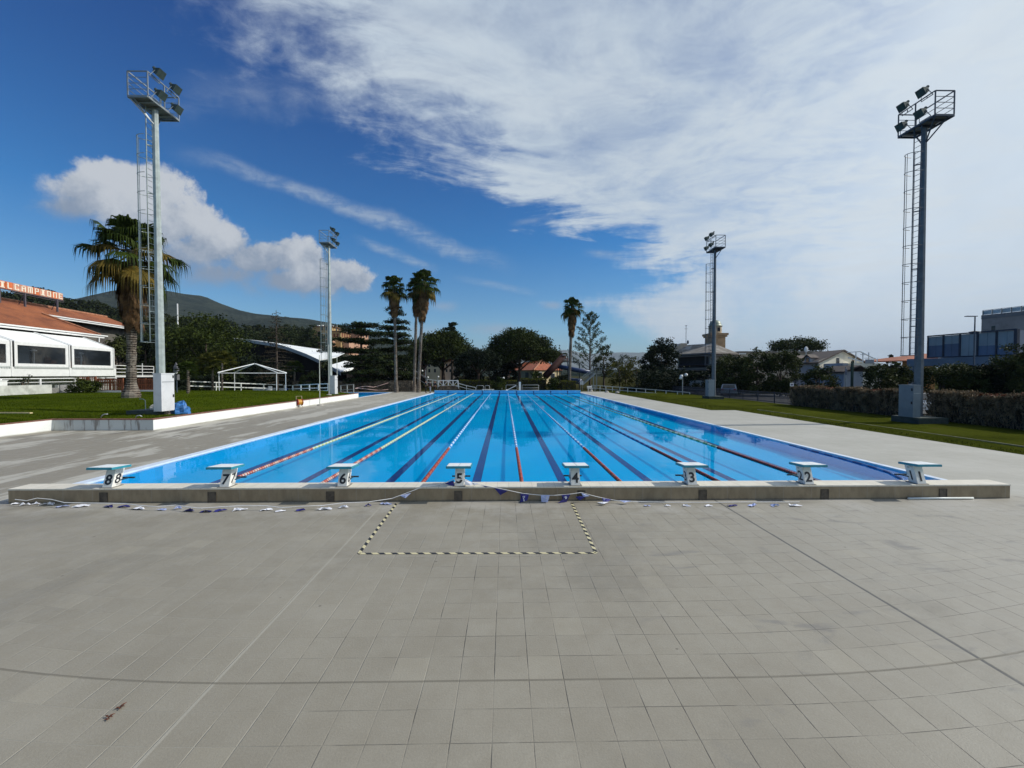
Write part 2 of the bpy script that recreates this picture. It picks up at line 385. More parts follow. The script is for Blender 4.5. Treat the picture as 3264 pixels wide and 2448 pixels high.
# scattered spots, drips and a few odd tiles
spot = k.node('ShaderNodeTexVoronoi'); spot.inputs['Scale'].default_value = 1.6; k.l.new(co, spot.inputs['Vector'])
nearc = k.mix(k.m('MULTIPLY', k.ss(spot.outputs['Distance'], .018, .034, 1, 0), .6), nearc, (.07, .055, .04, 1))
nearc = k.mix(k.m('MULTIPLY', k.m('GREATER_THAN', tid.outputs[0], .975), .13), nearc, (.38, .345, .26, 1))
nearc = k.mix(k.ss(k.noise(co, .38, 7, .7, .6, w=5.0), .52, .68, 0, .38), nearc, (.16, .15, .125, 1))
nearc = k.mix(k.ss(k.noise(co, .9, 7, .7, .6, w=8.0), .60, .72, 0, .35), nearc, (.40, .375, .30, 1))
# side decks beyond the wall
st_ = k.comb(k.m('MULTIPLY', xx, 0.9), k.m('MULTIPLY', yy, 0.22), 0.0)
lf = k.noise(st_, 0.75, 7, 0.62, 0.4); lf2 = k.noise(st_, 2.4, 6, 0.65)
leftc = k.mix(k.ss(k.m('ADD', k.m('MULTIPLY', lf, 0.7), k.m('MULTIPLY', lf2, 0.3)), 0.495, 0.55), (.255, .232, .182, 1), (.42, .40, .34, 1))
leftc = k.mix(k.ss(yy, 20, 44, 0, .55), leftc, (.42, .40, .34, 1))
damp = k.m('MULTIPLY', k.ss(k.noise(st_, 1.5, 5, 0.6, 0.3, w=9.1), 0.56, 0.60), k.m('MULTIPLY', k.ss(yy, 16, 18), k.ss(yy, 22, 25, 1, 0)))
leftc = k.mix(k.m('MULTIPLY', damp, 0.8), leftc, (.15, .135, .11, 1))
rightc = k.mix(k.ss(n1, 0.35, 0.7), (.36, .35, .30, 1), (.415, .405, .355, 1))
rightc = k.mix(k.ss(k.noise(co, 1.9, 5, .6, 0, w=2.0), 0.66, 0.72, 0, .5), rightc, (.36, .35, .33, 1))
rj = k.m('MAXIMUM', line(yy, 30.3, 0.05), k.m('MULTIPLY', line(yy, 20.1, 0.012), .3))
rightc = k.mix(k.m('MULTIPLY', rj, 0.7), rightc, (.25, .24, .22, 1))
sidec = k.mix(k.ss(xx, -2, 2), leftc, rightc)
sidec = k.mix(k.m('MULTIPLY', k.m('MAXIMUM', gx, gy), k.ss(yy, 9, 18, 0.3, 0.0)), sidec, (.2, .19, .17, 1))
c = k.mix(near, sidec, nearc)
k.l.new(c, b.inputs['Base Color'])
k.l.new(k.ss(n2, 0.3, 0.7, 0.72, 0.5), b.inputs['Roughness']); b.inputs['Specular IOR Level'].default_value = 0.42
bn = k.node('ShaderNodeBump'); bn.inputs['Strength'].default_value = 0.5; bn.inputs['Distance'].default_value = 0.012
k.l.new(k.m('SUBTRACT', k.m('MULTIPLY', n3, 0.35), k.m('MULTIPLY', g, near)), bn.inputs['Height']); k.l.new(bn.outputs[0], b.inputs['Normal'])
P2 = (-30.0, -16.95, 47.4, 61.0)      # second pool behind the left lawn
deck = sheet_grid([-34, -30, -21.4, -16.95, PX0, PX1, 15.3, 17.1], [-10, PY0, 19.75, 30.2, 47.05, 47.4, PY1, 61.0, 63.5],
    [lambda x, y: PX0 < x < PX1 and PY0 < y < PY1, lambda x, y: P2[0] < x < P2[1] and P2[2] < y < P2[3], lambda x, y: x > 15.3 and y > 30.2, lambda x, y: x < -16.7 and 19.75 < y < 47.05, lambda x, y: x < -21.4 and y < 19.75],
    lambda x, y: 0.0, 'pool_deck', m_deck)
# ---- ground
def grassmat(name, c0, c1, c2):
    m, k, b, o = new_mat(name); co = k.node('ShaderNodeTexCoord').outputs['Object']
    n = k.m('ADD', k.m('MULTIPLY', k.noise(co, 0.35, 6, .6), 0.55), k.m('MULTIPLY', k.noise(co, 9, 5, .7), 0.45))
    c = k.mix(k.ss(n, 0.36, 0.6), c0, c1); c = k.mix(k.ss(k.noise(co, 0.9, 6, .65, 0.5), 0.60, 0.72, 0, .8), c, c2)
    k.l.new(c, b.inputs['Base Color']); b.inputs['Roughness'].default_value = .9; b.inputs['Specular IOR Level'].default_value = 0
    bn = k.node('ShaderNodeBump'); bn.inputs['Strength'].default_value = .9; bn.inputs['Distance'].default_value = .06
    k.l.new(k.noise(co, 14, 6, .75), bn.inputs['Height']); k.l.new(bn.outputs[0], b.inputs['Normal']); return m
m_grass = grassmat('lawn_grass', (.032, .050, .004, 1), (.060, .084, .006, 1), (.085, .078, .016, 1))
m_grassr = grassmat('lawn_grass_right', (.032, .040, .006, 1), (.064, .075, .010, 1), (.085, .070, .025, 1))
m_earth = grassmat('park_ground', (.030, .032, .012, 1), (.050, .048, .02, 1), (.07, .06, .035, 1))
ground = sheet_grid([-15000, -400, -60, -30, 12, 60, 400, 15000], [-400, -30, 8, 61.5, 120, 400, 15000], [lambda x, y: -30 < x < 12 and 8 < y < 61.5], lambda x, y: -0.03, 'ground', m_earth)
# right lawn
xs = [15.3, 17.1] + [17.1+i*0.8 for i in range(1, 9)] + [24.4]
ys = [-10, 0, 8, 14, 20, 25, 30.2, 36, 42, 48, 54, 60, 66]
struct(sheet_grid(xs, ys, [lambda x, y: x < 17.1 and y < 30.2], lambda x, y: 0.006 + (0.05*math.sin(x*1.3)*math.sin(y*.5) + .06)*(1 if x > 18.5 else 0)*(1 if y < 62 else 0), 'lawn', m_grassr))
# left raised lawn
def sm(t): t = max(0.0, min(1.0, t)); return t*t*(3-2*t)
def lawn_z(x, y):
    dx = (-16.7 - x) if y > 19.75 else (-21.4 - x); dy = (y-19.75) if x > -21.4 else 99
    if x <= -21.4: dx, dy = ((-21.4-x), 99) if y < 19.75 else (math.hypot(-21.4-x, y-19.75), 99)
    dd = max(0.0, min(dx, dy)); z = 0.52 + 0.33*sm(dd/4.5)
    return z - 0.62*sm((y-46)/14.0)
xs = [-75, -66, -60, -55, -50, -47, -44, -41, -38, -36, -34, -32, -30, -28.5, -27, -25.5, -24, -23, -22.2, -21.4, -20.6, -19.8, -19, -18.2, -17.4, -16.86]
ys = [2, 6, 10, 13, 16, 17.8, 19.87, 20.6, 21.3, 22.3, 23.5, 25, 27, 29, 31.5, 34, 37, 40, 43, 46.95, 50, 54, 58, 62, 68, 76]
lawn = sheet_grid(xs, ys, [lambda x, y: x > -21.4 and y < 19.85, lambda x, y: x > -30.5 and y > 46.9], lawn_z, 'lawn', m_grass)
# short rough grass along the lawns so that their edges are not ruler straight
def tufts(name, pts, h, mat):
    N = len(pts); C = np.array(pts); A = np.zeros((N, 3)); A[:, 2] = h*RNG.uniform(.5, 1.3, N); A[:, :2] = RNG.normal(size=(N, 2))*h*.35
    an = RNG.uniform(0, 2*pi, N); Bq = np.stack([np.cos(an), np.sin(an), np.zeros(N)], 1)*(h*.22)
    return quads(name, C, A*0.75, Bq, mat, kind='stuff', tri=True)
pts = []
for _ in range(26000):
    y = 19.9 + (RNG.random()**1.6)*27; x = -16.95 - (RNG.random()**1.5)*26
    if x < -21.4 or y > 19.5: pts.append((x, y, lawn_z(x, y)+.005))
for _ in range(5000):
    y = RNG.uniform(11, 19.5); x = -21.6 - RNG.random()**1.4*14; pts.append((x, y, lawn_z(x, y)+.005))
tag(tufts('grass', pts, .07, m_grass), 'short green grass blades of the raised left lawn', 'grass')
pts = []
for _ in range(24000):
    y = RNG.uniform(12, 62)**1.0; x = (17.14 if y < 30.2 else 15.34) + RNG.random()**1.1*7; pts.append((x, y, .02))
tag(tufts('grass', pts, .045, m_grassr), 'short green grass blades of the right lawn beside the white deck', 'grass')

# ================================================================ pool
m_basin, k, b, o = new_mat('pool_paint'); co = k.node('ShaderNodeTexCoord').outputs['Object']
c = k.mix(k.ss(k.noise(co, .25, 4), .3, .7), (.004, .54, .97, 1), (.006, .60, 1.0, 1)); k.l.new(c, b.inputs['Base Color']); b.inputs['Roughness'].default_value = .6
b.inputs['Specular IOR Level'].default_value = 0.0
m_lane = M('lane_paint', (.012, .045, .22), .6, .12, 3)
def fz(y): return -0.40 + 0.26*sm((y-PY0)/50.0)
bb = MB(); n = 24; ysf = [PY0 + (PY1-PY0)*i/n for i in range(n+1)]
for i in range(n):
    y0, y1 = ysf[i], ysf[i+1]; bb.quad((PX0, y0, fz(y0)), (PX1, y0, fz(y0)), (PX1, y1, fz(y1)), (PX0, y1, fz(y1)))
    for x in (PX0, PX1): bb.quad((x, y0, fz(y0)), (x, y1, fz(y1)), (x, y1, -.035), (x, y0, -.035))
bb.quad((PX0, PY1, fz(PY1)), (PX1, PY1, fz(PY1)), (PX1, PY1, -.02), (PX0, PY1, -.02))
bb.quad((PX0, PY0, fz(PY0)), (PX1, PY0, fz(PY0)), (PX1, PY0, 0), (PX0, PY0, 0))
struct(bb.build('pool_basin', m_basin, fix=False))
X8 = -8.33; SP = 2.44; XB = [-8.25, -5.85, -3.41, -.965, 1.49, 3.98, 6.49, 8.93]
bb = MB()
for i in range(8):
    x = -8.25 + 2.452*i + .08
    for j in range(n):
        y0, y1 = ysf[j], ysf[j+1]; bb.quad((x-.125, y0, fz(y0)+.006), (x+.125, y0, fz(y0)+.006), (x+.125, y1, fz(y1)+.006), (x-.125, y1, fz(y1)+.006))
struct(bb.build('lane_markings', m_lane, fix=False))
# water
m_water, k, b, o = new_mat('pool_water'); k.n.remove(b)
co = k.node('ShaderNodeTexCoord').outputs['Object']; geo = k.node('ShaderNodeNewGeometry').outputs['Position']
bn = k.node('ShaderNodeBump'); bn.inputs['Strength'].default_value = .30; bn.inputs['Distance'].default_value = .02
hh = k.m('ADD', k.m('MULTIPLY', k.noise(geo, 1.1, 3, .5), .5), k.m('MULTIPLY', k.noise(geo, 5.0, 2, .5), .06))
k.l.new(hh, bn.inputs['Height'])
fr_ = k.node('ShaderNodeFresnel'); fr_.inputs['IOR'].default_value = 1.33; k.l.new(bn.outputs[0], fr_.inputs['Normal'])
gl = k.node('ShaderNodeBsdfGlossy'); gl.inputs['Roughness'].default_value = .015; gl.inputs[0].default_value = (.92, .96, 1, 1); k.l.new(bn.outputs[0], gl.inputs['Normal'])
tr = k.node('ShaderNodeBsdfTransparent'); tr.inputs[0].default_value = (.90, .99, 1, 1)
mx = k.node('ShaderNodeMixShader'); k.l.new(k.m('MULTIPLY', fr_.outputs[0], 0.62), mx.inputs[0]); k.l.new(tr.outputs[0], mx.inputs[1]); k.l.new(gl.outputs[0], mx.inputs[2]); k.l.new(mx.outputs[0], o.inputs[0])
struct(MB().quad((PX0, PY0, -.03), (PX1, PY0, -.03), (PX1, PY1, -.03), (PX0, PY1, -.03)).build('water', m_water, fix=False))
# edge strips (pale gutter) and second pool
m_edge = M('gutter_paint', (.62, .70, .80), .5, .08, 4, dirt=(.38, .42, .45), damt=(.6, .9))
bb = MB()
bb.box(PX0-.27, PX0+.02, 9.0, PY1+.3, -.05, .012); bb.box(PX1-.02, PX1+.16, 9.0, PY1+.3, -.05, .012)
struct(bb.build('pool_edge', m_edge))
bb = MB()
bb.quad((P2[0], P2[2], -.35), (P2[1], P2[2], -.35), (P2[1], P2[3], -.35), (P2[0], P2[3], -.35))
for q in (((P2[1], P2[2]), (P2[1], P2[3])), ((P2[0], P2[3]), (P2[1], P2[3])), ((P2[0], P2[2]), (P2[0], P2[3]))):
    bb.quad((q[0][0], q[0][1], -.35), (q[1][0], q[1][1], -.35), (q[1][0], q[1][1], 0), (q[0][0], q[0][1], 0))
struct(bb.build('small_pool_basin', m_basin, fix=False))
struct(MB().quad((P2[0], P2[2], -.04), (P2[1], P2[2], -.04), (P2[1], P2[3], -.04), (P2[0], P2[3], -.04)).build('small_pool_water', m_water, fix=False))
struct(MB().box(P2[1]-.02, P2[1]+.3, P2[2], P2[3]+.3, -.05, .012).build('small_pool_edge', m_edge))

# near wall of the pool with the starting blocks on it
m_wfront, k, b, o = new_mat('wall_tiles_brown'); co = k.node('ShaderNodeTexCoord').outputs['Object']; xx, yy, zz = k.xyz(co)
q = k.m('FRACT', k.m('DIVIDE', xx, 0.6)); ln = k.ss(k.m('ABSOLUTE', k.m('SUBTRACT', q, .5)), .006, .012, 1, 0)
nz = k.noise(k.comb(k.m('MULTIPLY', xx, 3.0), yy, k.m('MULTIPLY', zz, 1.5)), 2.0, 6, .65)
c = k.mix(k.ss(nz, .3, .7), (.225, .172, .105, 1), (.31, .245, .155, 1)); c = k.mix(k.m('MULTIPLY', ln, .5), c, (.30, .28, .25, 1))
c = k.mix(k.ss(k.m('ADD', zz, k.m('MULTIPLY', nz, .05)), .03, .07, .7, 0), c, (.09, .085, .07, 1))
k.l.new(c, b.inputs['Base Color']); b.inputs['Roughness'].default_value = .7
m_cream, k, b, o = new_mat('coping_tiles'); co = k.node('ShaderNodeTexCoord').outputs['Object']; xx, yy, zz = k.xyz(co)
q = k.m('FRACT', k.m('DIVIDE', xx, .245)); ln = k.ss(k.m('ABSOLUTE', k.m('SUBTRACT', q, .5)), .010, .022, 1, 0)
c = k.mix(k.ss(k.noise(co, 4, 6, .6), .3, .7), (.62, .58, .48, 1), (.70, .66, .56, 1)); c = k.mix(k.m('MULTIPLY', ln, .6), c, (.34, .31, .27, 1))
k.l.new(c, b.inputs['Base Color']); b.inputs['Roughness'].default_value = .6
wall = thing('pool_end_wall', 'low brown tiled wall with cream coping across the near end of the pool', 'wall', (0.2, 8.76, 0))
wx0, wx1 = -10.2, 10.80
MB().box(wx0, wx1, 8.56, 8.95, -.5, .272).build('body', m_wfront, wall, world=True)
MB().box(wx0-.006, wx1+.006, 8.553, 8.962, .272, .30).build('coping', m_cream, wall, world=True)
m_rec = M('recess_brown', (.085, .07, .052), .8, .3, 12, dirt=(.05, .04, .03))
for sx in (331, 676, 1053, 1461, 1853, 2240, 2628, 3005):
    x = W(sx, 1583, 8.56).x; bx = MB()
    bx.box(x-.085, x+.085, 8.552, 8.56, .0, .215).box(x-.085, x-.07, 8.546, 8.552, 0, .22).box(x+.07, x+.085, 8.546, 8.552, 0, .22)
    bx.box(x-.07, x+.07, 8.546, 8.552, .205, .22).box(x-.02, x+.02, 8.545, 8.552, .02, .04)
    bx.build('recess_cover', m_rec, wall, world=True)
# starting blocks
m_teal = M('teal_edge', (.03, .25, .33), .45, .15, 8)
m_blockw = M('block_white', (.74, .74, .70), .55, .06, 9, dirt=(.30, .29, .27), dscale=6, damt=(.52, .64))
m_top = M('grip_white', (.72, .76, .76), .7, .06, 12)
m_num = M('number_black', (.010, .012, .016), .5, .1, 5)
m_hand = M('handle_dark', (.012, .04, .06), .4, .1, 5)
def colmesh():
    b = MB(); w_ = .095; P = [(-w_, 0, 0), (w_, 0, 0), (w_, .20, 0), (-w_, .20, 0), (-w_, .125, .40), (w_, .125, .40), (w_, .325, .40), (-w_, .325, .40)]
    return b.add(P, ((3,2,1,0),(4,5,6,7),(0,1,5,4),(1,2,6,5),(2,3,7,6),(3,0,4,7)))
NM = {1: 'one', 2: 'two', 3: 'three', 4: 'four', 5: 'five', 6: 'six', 7: 'seven', 8: 'eight'}
proto = None
for i in range(8):
    num = 8-i; x = XB[i]
    lab = 'white starting block with teal platform numbered %d on the pool wall' % num
    if proto is None:
        r = proto = thing('starting_block', lab, 'starting block', (x, 8.60, .30), 0, 'starting blocks on the near pool wall')
        colmesh().build('column', m_blockw, r)
        MB().box(-.13, .13, -.02, .24, .001, .012).build('base_plate', M('plate_grey', (.2, .19, .17), .6), r)
        T4 = Matrix.Translation((0, -.15, .455)) @ Matrix.Rotation(radians(-3.5), 4, 'X')
        pl = MB().box(-.257, .257, 0, .44, -.045, 0, T4).build('platform', m_teal, r)
        MB().box(-.240, -.006, .015, .42, .0008, .006, T4).build('top_pad', m_top, pl)
        MB().box(.006, .240, .015, .42, .0008, .006, T4).build('top_pad', m_top, pl)
        hb = MB().bar((-.20, .42, .115), (.20, .42, .115), .03).bar((-.085, .20, .115), (-.085, .42, .115), .025).bar((.085, .20, .115), (.085, .42, .115), .025)
        hb.build('grab_bar', m_hand, r)
    else:
        r = proto.copy(); COL.objects.link(r); r.location.x = x; r['label'] = lab
        for ch in kids(proto):
            if ch.name.startswith('number'): continue
            c_ = ch.copy(); COL.objects.link(c_); c_.parent = r
            for g2 in kids(ch): q2 = g2.copy(); COL.objects.link(q2); q2.parent = c_
    lean = math.atan2(.125, .40)
    Mf = Matrix.Translation((0, -.002+.031*1.5, .150)) @ Matrix.Rotation(pi/2 - lean, 4, 'X')
    text_mesh(str(num), .285, m_num, 'number', r, Mf, bold=.007)
    for s in (-1, 1):
        sh = Matrix(((1,0,0,0), (0,1,.3125,0), (0,0,1,0), (0,0,0,1)))
        Ms = Matrix.Translation((s*.0965, .10, 0)) @ sh @ Matrix.Translation((0, 0, .155)) @ Matrix.Rotation(s*pi/2, 4, 'Z') @ Matrix.Rotation(pi/2, 4, 'X')
        text_mesh(str(num), .265, m_num, 'number', r, Ms, bold=.003)
# lane ropes
def ropemat(name, c0, c1, per, split):
    m, k, b, o = new_mat(name); co = k.node('ShaderNodeTexCoord').outputs['Object']; _, yy, _z = k.xyz(co)
    q = k.m('FRACT', k.m('DIVIDE', yy, per)); c = k.mix(k.m('GREATER_THAN', q, split), c0+(1,), c1+(1,)); k.l.new(c, b.inputs['Base Color']); b.inputs['Roughness'].default_value = .4; return m
red = ropemat('rope_red', (.30, .028, .014), (.36, .15, .11), .15, .70)
red2 = ropemat('rope_red_pale', (.36, .045, .025), (.52, .42, .36), .11, .55)
rdk = ropemat('rope_dark_red', (.22, .018, .012), (.05, .02, .03), .15, .7)
yel = ropemat('rope_yellow', (.40, .47, .20), (.55, .60, .48), .3, .5)
blw = ropemat('rope_blue_white', (.05, .25, .62), (.55, .66, .75), .6, .55)
blu = ropemat('rope_blue', (.015, .06, .22), (.06, .18, .42), .6, .6)
grn = ropemat('rope_green', (.12, .30, .14), (.45, .58, .48), .6, .55)
specs = [(red2, yel, 'red and white then yellow'), (red2, yel, 'red then yellow-green'), (red, blw, 'red then pale blue and white'), (red, blw, 'red then blue and white'), (red, blw, 'red then light blue'), (rdk, blu, 'dark red then dark blue'), (rdk, grn, 'dark red then green')]
def floats(y0, y1, step, r0, r1, n=8):
    b = MB(); pts = []; rs = []; y = y0; i = 0
    while y < y1: pts.append((0, y, 0)); rs.append(r0 if i % 2 else r1); y += step; i += 1
    pts.append((0, y1, 0)); rs.append(r1*.5); return b.tube(pts, rs, n)
near_m = floats(0.06, 5.9, .045, .052, .032); 
for i, (ma, mb_, tx) in enumerate(specs):
    x = -8.25 + 2.452*(i+.5) + .08; t = thing('lane_rope', 'floating lane rope, %s, between lanes %d and %d' % (tx, 8-i, 7-i), 'lane rope', (x, PY0, -.022), 0, 'lane ropes across the pool')
    near_m.build('end_floats', ma, t, smooth=False, fix=False)
    floats(5.9, 18, .075, .050, .032).tube([(0, 18, 0), (0, 49.8, 0)], .032, 8).build('floats', mb_, t, fix=False)
t = thing('lane_rope', 'slack dark blue lane rope floating along the right edge of the pool', 'lane rope', (10.35, 10.2, -.022), 0)
bb = MB(); pts = [(-.35 + .9*math.sin(a*1.2)*0 + .02*math.sin(a*9) + .55*a**.6, 0.2 + a*6.3, .005) for a in [q/30 for q in range(31)]]
pts = [Vector((-.55, -.35, 0)) , Vector((-.2, .1, 0)), Vector((.12, .8, 0)), Vector((.28, 1.7, 0)), Vector((.36, 2.8, 0)), Vector((.40, 4.0, 0)), Vector((.46, 5.2, 0))]
bb.tube(pts, [.02, .04, .035, .04, .03, .035, .02], 8).build('floats', blu, t, smooth=True)

# far wall of the pool
m_fblue = M('far_wall_blue', (.08, .50, .90), .5, .12, 1.5, dirt=(.18, .55, .82), damt=(.5, .7))
fw = thing('pool_end_wall', 'low blue wall with lane marks across the far end of the pool', 'wall', (.27, 59.1, 0))
MB().box(PX0+.1, PX1-.1, 59.0, 59.35, -.1, .325).build('body', m_fblue, fw, world=True)
MB().box(PX0+.08, PX1-.08, 58.97, 59.38, .325, .365).build('coping', M('coping_blue', (.20, .52, .80), .5, .1, 3), fw, world=True)
for i in range(8):
    x = -8.17 + 2.452*i; MB().box(x-.05, x+.05, 58.985, 59.0, .0, .30).box(x-.13, x+.13, 58.978, 58.985, .15, .20).build('lane_mark', m_lane, fw, world=True)

# retaining wall on the left with terracotta coping
m_rw, k, b, o = new_mat('retaining_wall_paint'); co = k.node('ShaderNodeTexCoord').outputs['Object']; xx, yy, zz = k.xyz(co)
nz = k.noise(co, 1.2, 7, .65); ns = k.noise(k.comb(k.m('MULTIPLY', xx, 2.2), k.m('MULTIPLY', yy, 2.2), k.m('MULTIPLY', zz, .35)), 1.6, 6, .6)
c = k.mix(k.ss(nz, .3, .7), (.72, .75, .74, 1), (.82, .84, .82, 1)); c = k.mix(k.ss(ns, .60, .72, 0, .35), c, (.42, .43, .40, 1))
shade_worn = k.m('MULTIPLY', k.m('MULTIPLY', k.ss(xx, -4.1, -4.0), k.ss(xx, -.2, .0, 1, 0)), k.ss(yy, -.2, .3))   # stretch facing the camera: stains, with its shade painted in
shade_worn = k.m('MULTIPLY', k.m('MULTIPLY', k.ss(xx, -4.69, -4.66), k.ss(xx, -.03, -.005, 1, 0)), k.ss(yy, .01, .05, 1, 0))
c = k.mix(k.m('MULTIPLY', shade_worn, .75), c, (.42, .45, .44, 1))  # shade tone painted over the whole camera-facing stretch
fl = k.m('MULTIPLY', k.ss(k.noise(co, 3.0, 6, .6, 0, w=4.0), .60, .66), k.ss(yy, 8, 14))
c = k.mix(k.m('MULTIPLY', fl, .6), c, (.30, .31, .28, 1))
c = k.mix(k.m('MULTIPLY', shade_worn, k.ss(ns, .52, .62, .0, .85)), c, (.20, .18, .16, 1))
c = k.mix(k.ss(k.m('ADD', zz, k.m('MULTIPLY', nz, .08)), .04, .10, .5, 0), c, (.30, .29, .24, 1))
k.l.new(c, b.inputs['Base Color']); b.inputs['Roughness'].default_value = .7
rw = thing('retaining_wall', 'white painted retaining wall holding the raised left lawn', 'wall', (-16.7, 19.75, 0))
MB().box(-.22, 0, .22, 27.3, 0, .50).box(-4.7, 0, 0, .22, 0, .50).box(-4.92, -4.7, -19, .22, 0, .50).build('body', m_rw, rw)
m_terra = M('terracotta_coping', (.20, .085, .055), .8, .3, 8, dirt=(.10, .07, .05))
MB().box(-.25, .02, .25, 27.32, .50, .545).box(-4.7, .02, -.02, .25, .50, .545).box(-4.95, -4.7, -19, .25, .50, .5455).build('coping', m_terra, rw)

# tape rectangle on the near deck
m_tape, k, b, o = new_mat('hazard_tape'); co = k.node('ShaderNodeTexCoord').outputs['Object']; xx, yy, zz = k.xyz(co)
q = k.m('FRACT', k.m('DIVIDE', k.m('ADD', xx, yy), .19)); c = k.mix(k.m('GREATER_THAN', q, .5), (.60, .54, .32, 1), (.02, .02, .02, 1)); k.l.new(c, b.inputs['Base Color']); b.inputs['Roughness'].default_value = .5
ta, tb, tc_, td = G(1144, 1765), G(1900, 1763), G(1822, 1603), G(1264, 1605)
tp = thing('hazard_tape', 'yellow and black striped tape marking a rectangle on the tiles before the wall', 'floor tape', (ta.x, ta.y, 0))
for a, b2 in ((ta, tb), (tb, tc_), (td, ta)): MB().bar((a.x, a.y, .003), (b2.x, b2.y, .003), .05, .002).build('tape_strip', m_tape, tp, world=True)

# pennant line lying along the wall
m_cord = M('cord_white', (.75, .74, .72), .6, .1, 5); m_pb = M('pennant_blue', (.018, .018, .16), .7, .25, 6); m_pl = M('pennant_pale', (.42, .48, .72), .7, .15, 6); m_pw = M('pennant_white', (.74, .75, .80), .7, .08, 6)
cp = [(48,1592,8.42),(85,1596,8.36),(118,1588,8.4),(165,1592,8.38),(205,1602,8.25),(262,1603,8.27),(340,1604,8.25),(398,1605,8.25),(444,1611,8.12),(500,1615,8.06),(560,1610,8.12),(598,1616,8.0),(640,1620,7.95),(700,1616,8.0),(765,1612,8.05),(845,1612,8.05),(900,1618,7.98),(960,1614,8.02),(1030,1611,8.1),(1095,1603,8.2),(1174,1600,8.3),(1249,1589,8.45),(1300,1570,8.5),(1348,1552,8.53),(1385,1548,8.62),(1420,1538,8.72),(1446,1527,8.6),(1482,1528,8.6),(1510,1541,8.62),(1537,1547,8.58),(1562,1551,8.545),(1577,1554,8.53),(1620,1563,8.5),(1667,1573,8.49),(1720,1578,8.48),(1766,1579,8.48),(1810,1576,8.48),(1853,1570,8.5),(1885,1579,8.46),(1910,1585,8.44),(1945,1592,8.4),(1975,1597,8.35),(2030,1599,8.32),(2080,1600,8.3),(2140,1601,8.3),(2220,1601,8.3),(2300,1601,8.3),(2380,1600,8.3),(2480,1600,8.3),(2548,1600,8.3)]
pen = thing('pennant_line', 'white cord of blue and white pennants drooping over the near wall', 'pennant line', (G(1632, 1600).x, 8.4, 0))
CP = []
for a in cp:
    p = W(*a); p.z = max(p.z, .012); CP.append(p)
MB().tube(CP, .0075, 6).build('cord', m_cord, pen, world=True)
def pennant(pts, mat, th=.003):
    c = sum((Vector(p) for p in pts), Vector())/len(pts); b = MB(); P = [W(*p) for p in pts]
    for p in P: p.z = max(p.z, .006)
    mid = sum(P, Vector())/len(P); mid = mid + Vector((RNG.uniform(-.01, .01), -.012, .012))
    vs = P + [mid] + [p+Vector((0, .004, .002)) for p in P]; n = len(P)
    b.add(vs, [(i, (i+1) % n, n) for i in range(n)] + [tuple(n+1+i for i in range(n))]); return b.build('pennant', mat, pen, world=True, fix=False)
pennant([(1418,1541,8.6),(1446,1531,8.55),(1448,1549,8.56),(1434,1547,8.55)], m_pb)
pennant([(1480,1530,8.58),(1512,1541,8.6),(1500,1548,8.56),(1482,1546,8.55)], m_pw)
pennant([(1500,1536,8.6),(1525,1541,8.6),(1512,1548,8.58)], m_pw)
pennant([(1534,1545,8.6),(1566,1552,8.56),(1548,1554,8.55)], m_pb)
pennant([(1576,1556,8.52),(1619,1565,8.49),(1595,1578,8.51)], m_pb)
pe = pennant([(1658,1573,8.47),(1686,1577,8.46),(1681,1595,8.45),(1657,1608,8.42),(1660,1590,8.45)], m_pb)
pennant([(1724,1579,8.46),(1752,1579,8.46),(1746,1602,8.43),(1726,1600,8.43)], m_pl)
pennant([(1790,1578,8.46),(1818,1576,8.46),(1806,1600,8.45),(1778,1605,8.38),(1794,1596,8.45)], m_pb)
pennant([(1853,1572,8.47),(1880,1581,8.44),(1860,1585,8.44)], m_pl)
pennant([(1834,1584,8.44),(1850,1582,8.42),(1866,1584,8.40),(1848,1595,8.40)], m_pb)
pennant([(1919,1587,8.40),(1947,1592,8.37),(1938,1600,8.3),(1922,1600,8.3)], m_pb)
pennant([(1904,1602,8.25),(1924,1600,8.27),(1940,1600,8.28),(1925,1606,8.2)], m_pw)
pennant([(1975,1595,8.34),(2012,1597,8.3),(1990,1602,8.25)], m_pl)
pennant([(1275,1580,8.45),(1310,1572,8.47),(1292,1588,8.42)], m_pl)
rp = random.Random(5)
for a, big in ((60,0),(85,1),(115,0),(150,1),(165,0),(205,0),(262,1),(352,1),(400,0),(445,1),(520,1),(570,0),(605,0),(660,1),(705,1),(765,1),(850,1),(895,1),(960,0),(1035,1),(1095,1),(1174,0),(1225,1),(1235,0),(2060,0),(2125,0),(2185,1),(2255,0),(2330,1),(2395,0),(2465,1),(2530,1)):
    j = min(range(len(cp)), key=lambda q: abs(cp[q][0]-a)); Yc = min(8.42, cp[j][2]); p0 = G(a, 1194+2.65*1310/Yc)
    b = MB(); nn_ = 5; w_ = rp.uniform(.05, .10)*(1.25 if big else 1); an = rp.uniform(-.5, .5); grid = []
    for ii in range(nn_):
        for jj in range(4):
            t_ = ii/(nn_-1); s_ = (jj/3-.5)*(1-.75*t_)
            lx = (t_-.4)*w_*2.2; ly = s_*w_*1.3; z = .008 + abs(rp.gauss(0, .022))*(1 if 0 < ii < nn_-1 else .5)
            grid.append((p0.x + lx*cos(an) - ly*sin(an), p0.y - .03 + lx*sin(an) + ly*cos(an), z))
    b.add(grid, [(q*4+r_, q*4+r_+1, q*4+r_+5, q*4+r_+4) for q in range(nn_-1) for r_ in range(3)])
    b.build('pennant', rp.choice([m_pw, m_pw, m_pb, m_pb, m_pl]) if a != 445 else m_pw, pen, world=True, fix=False)
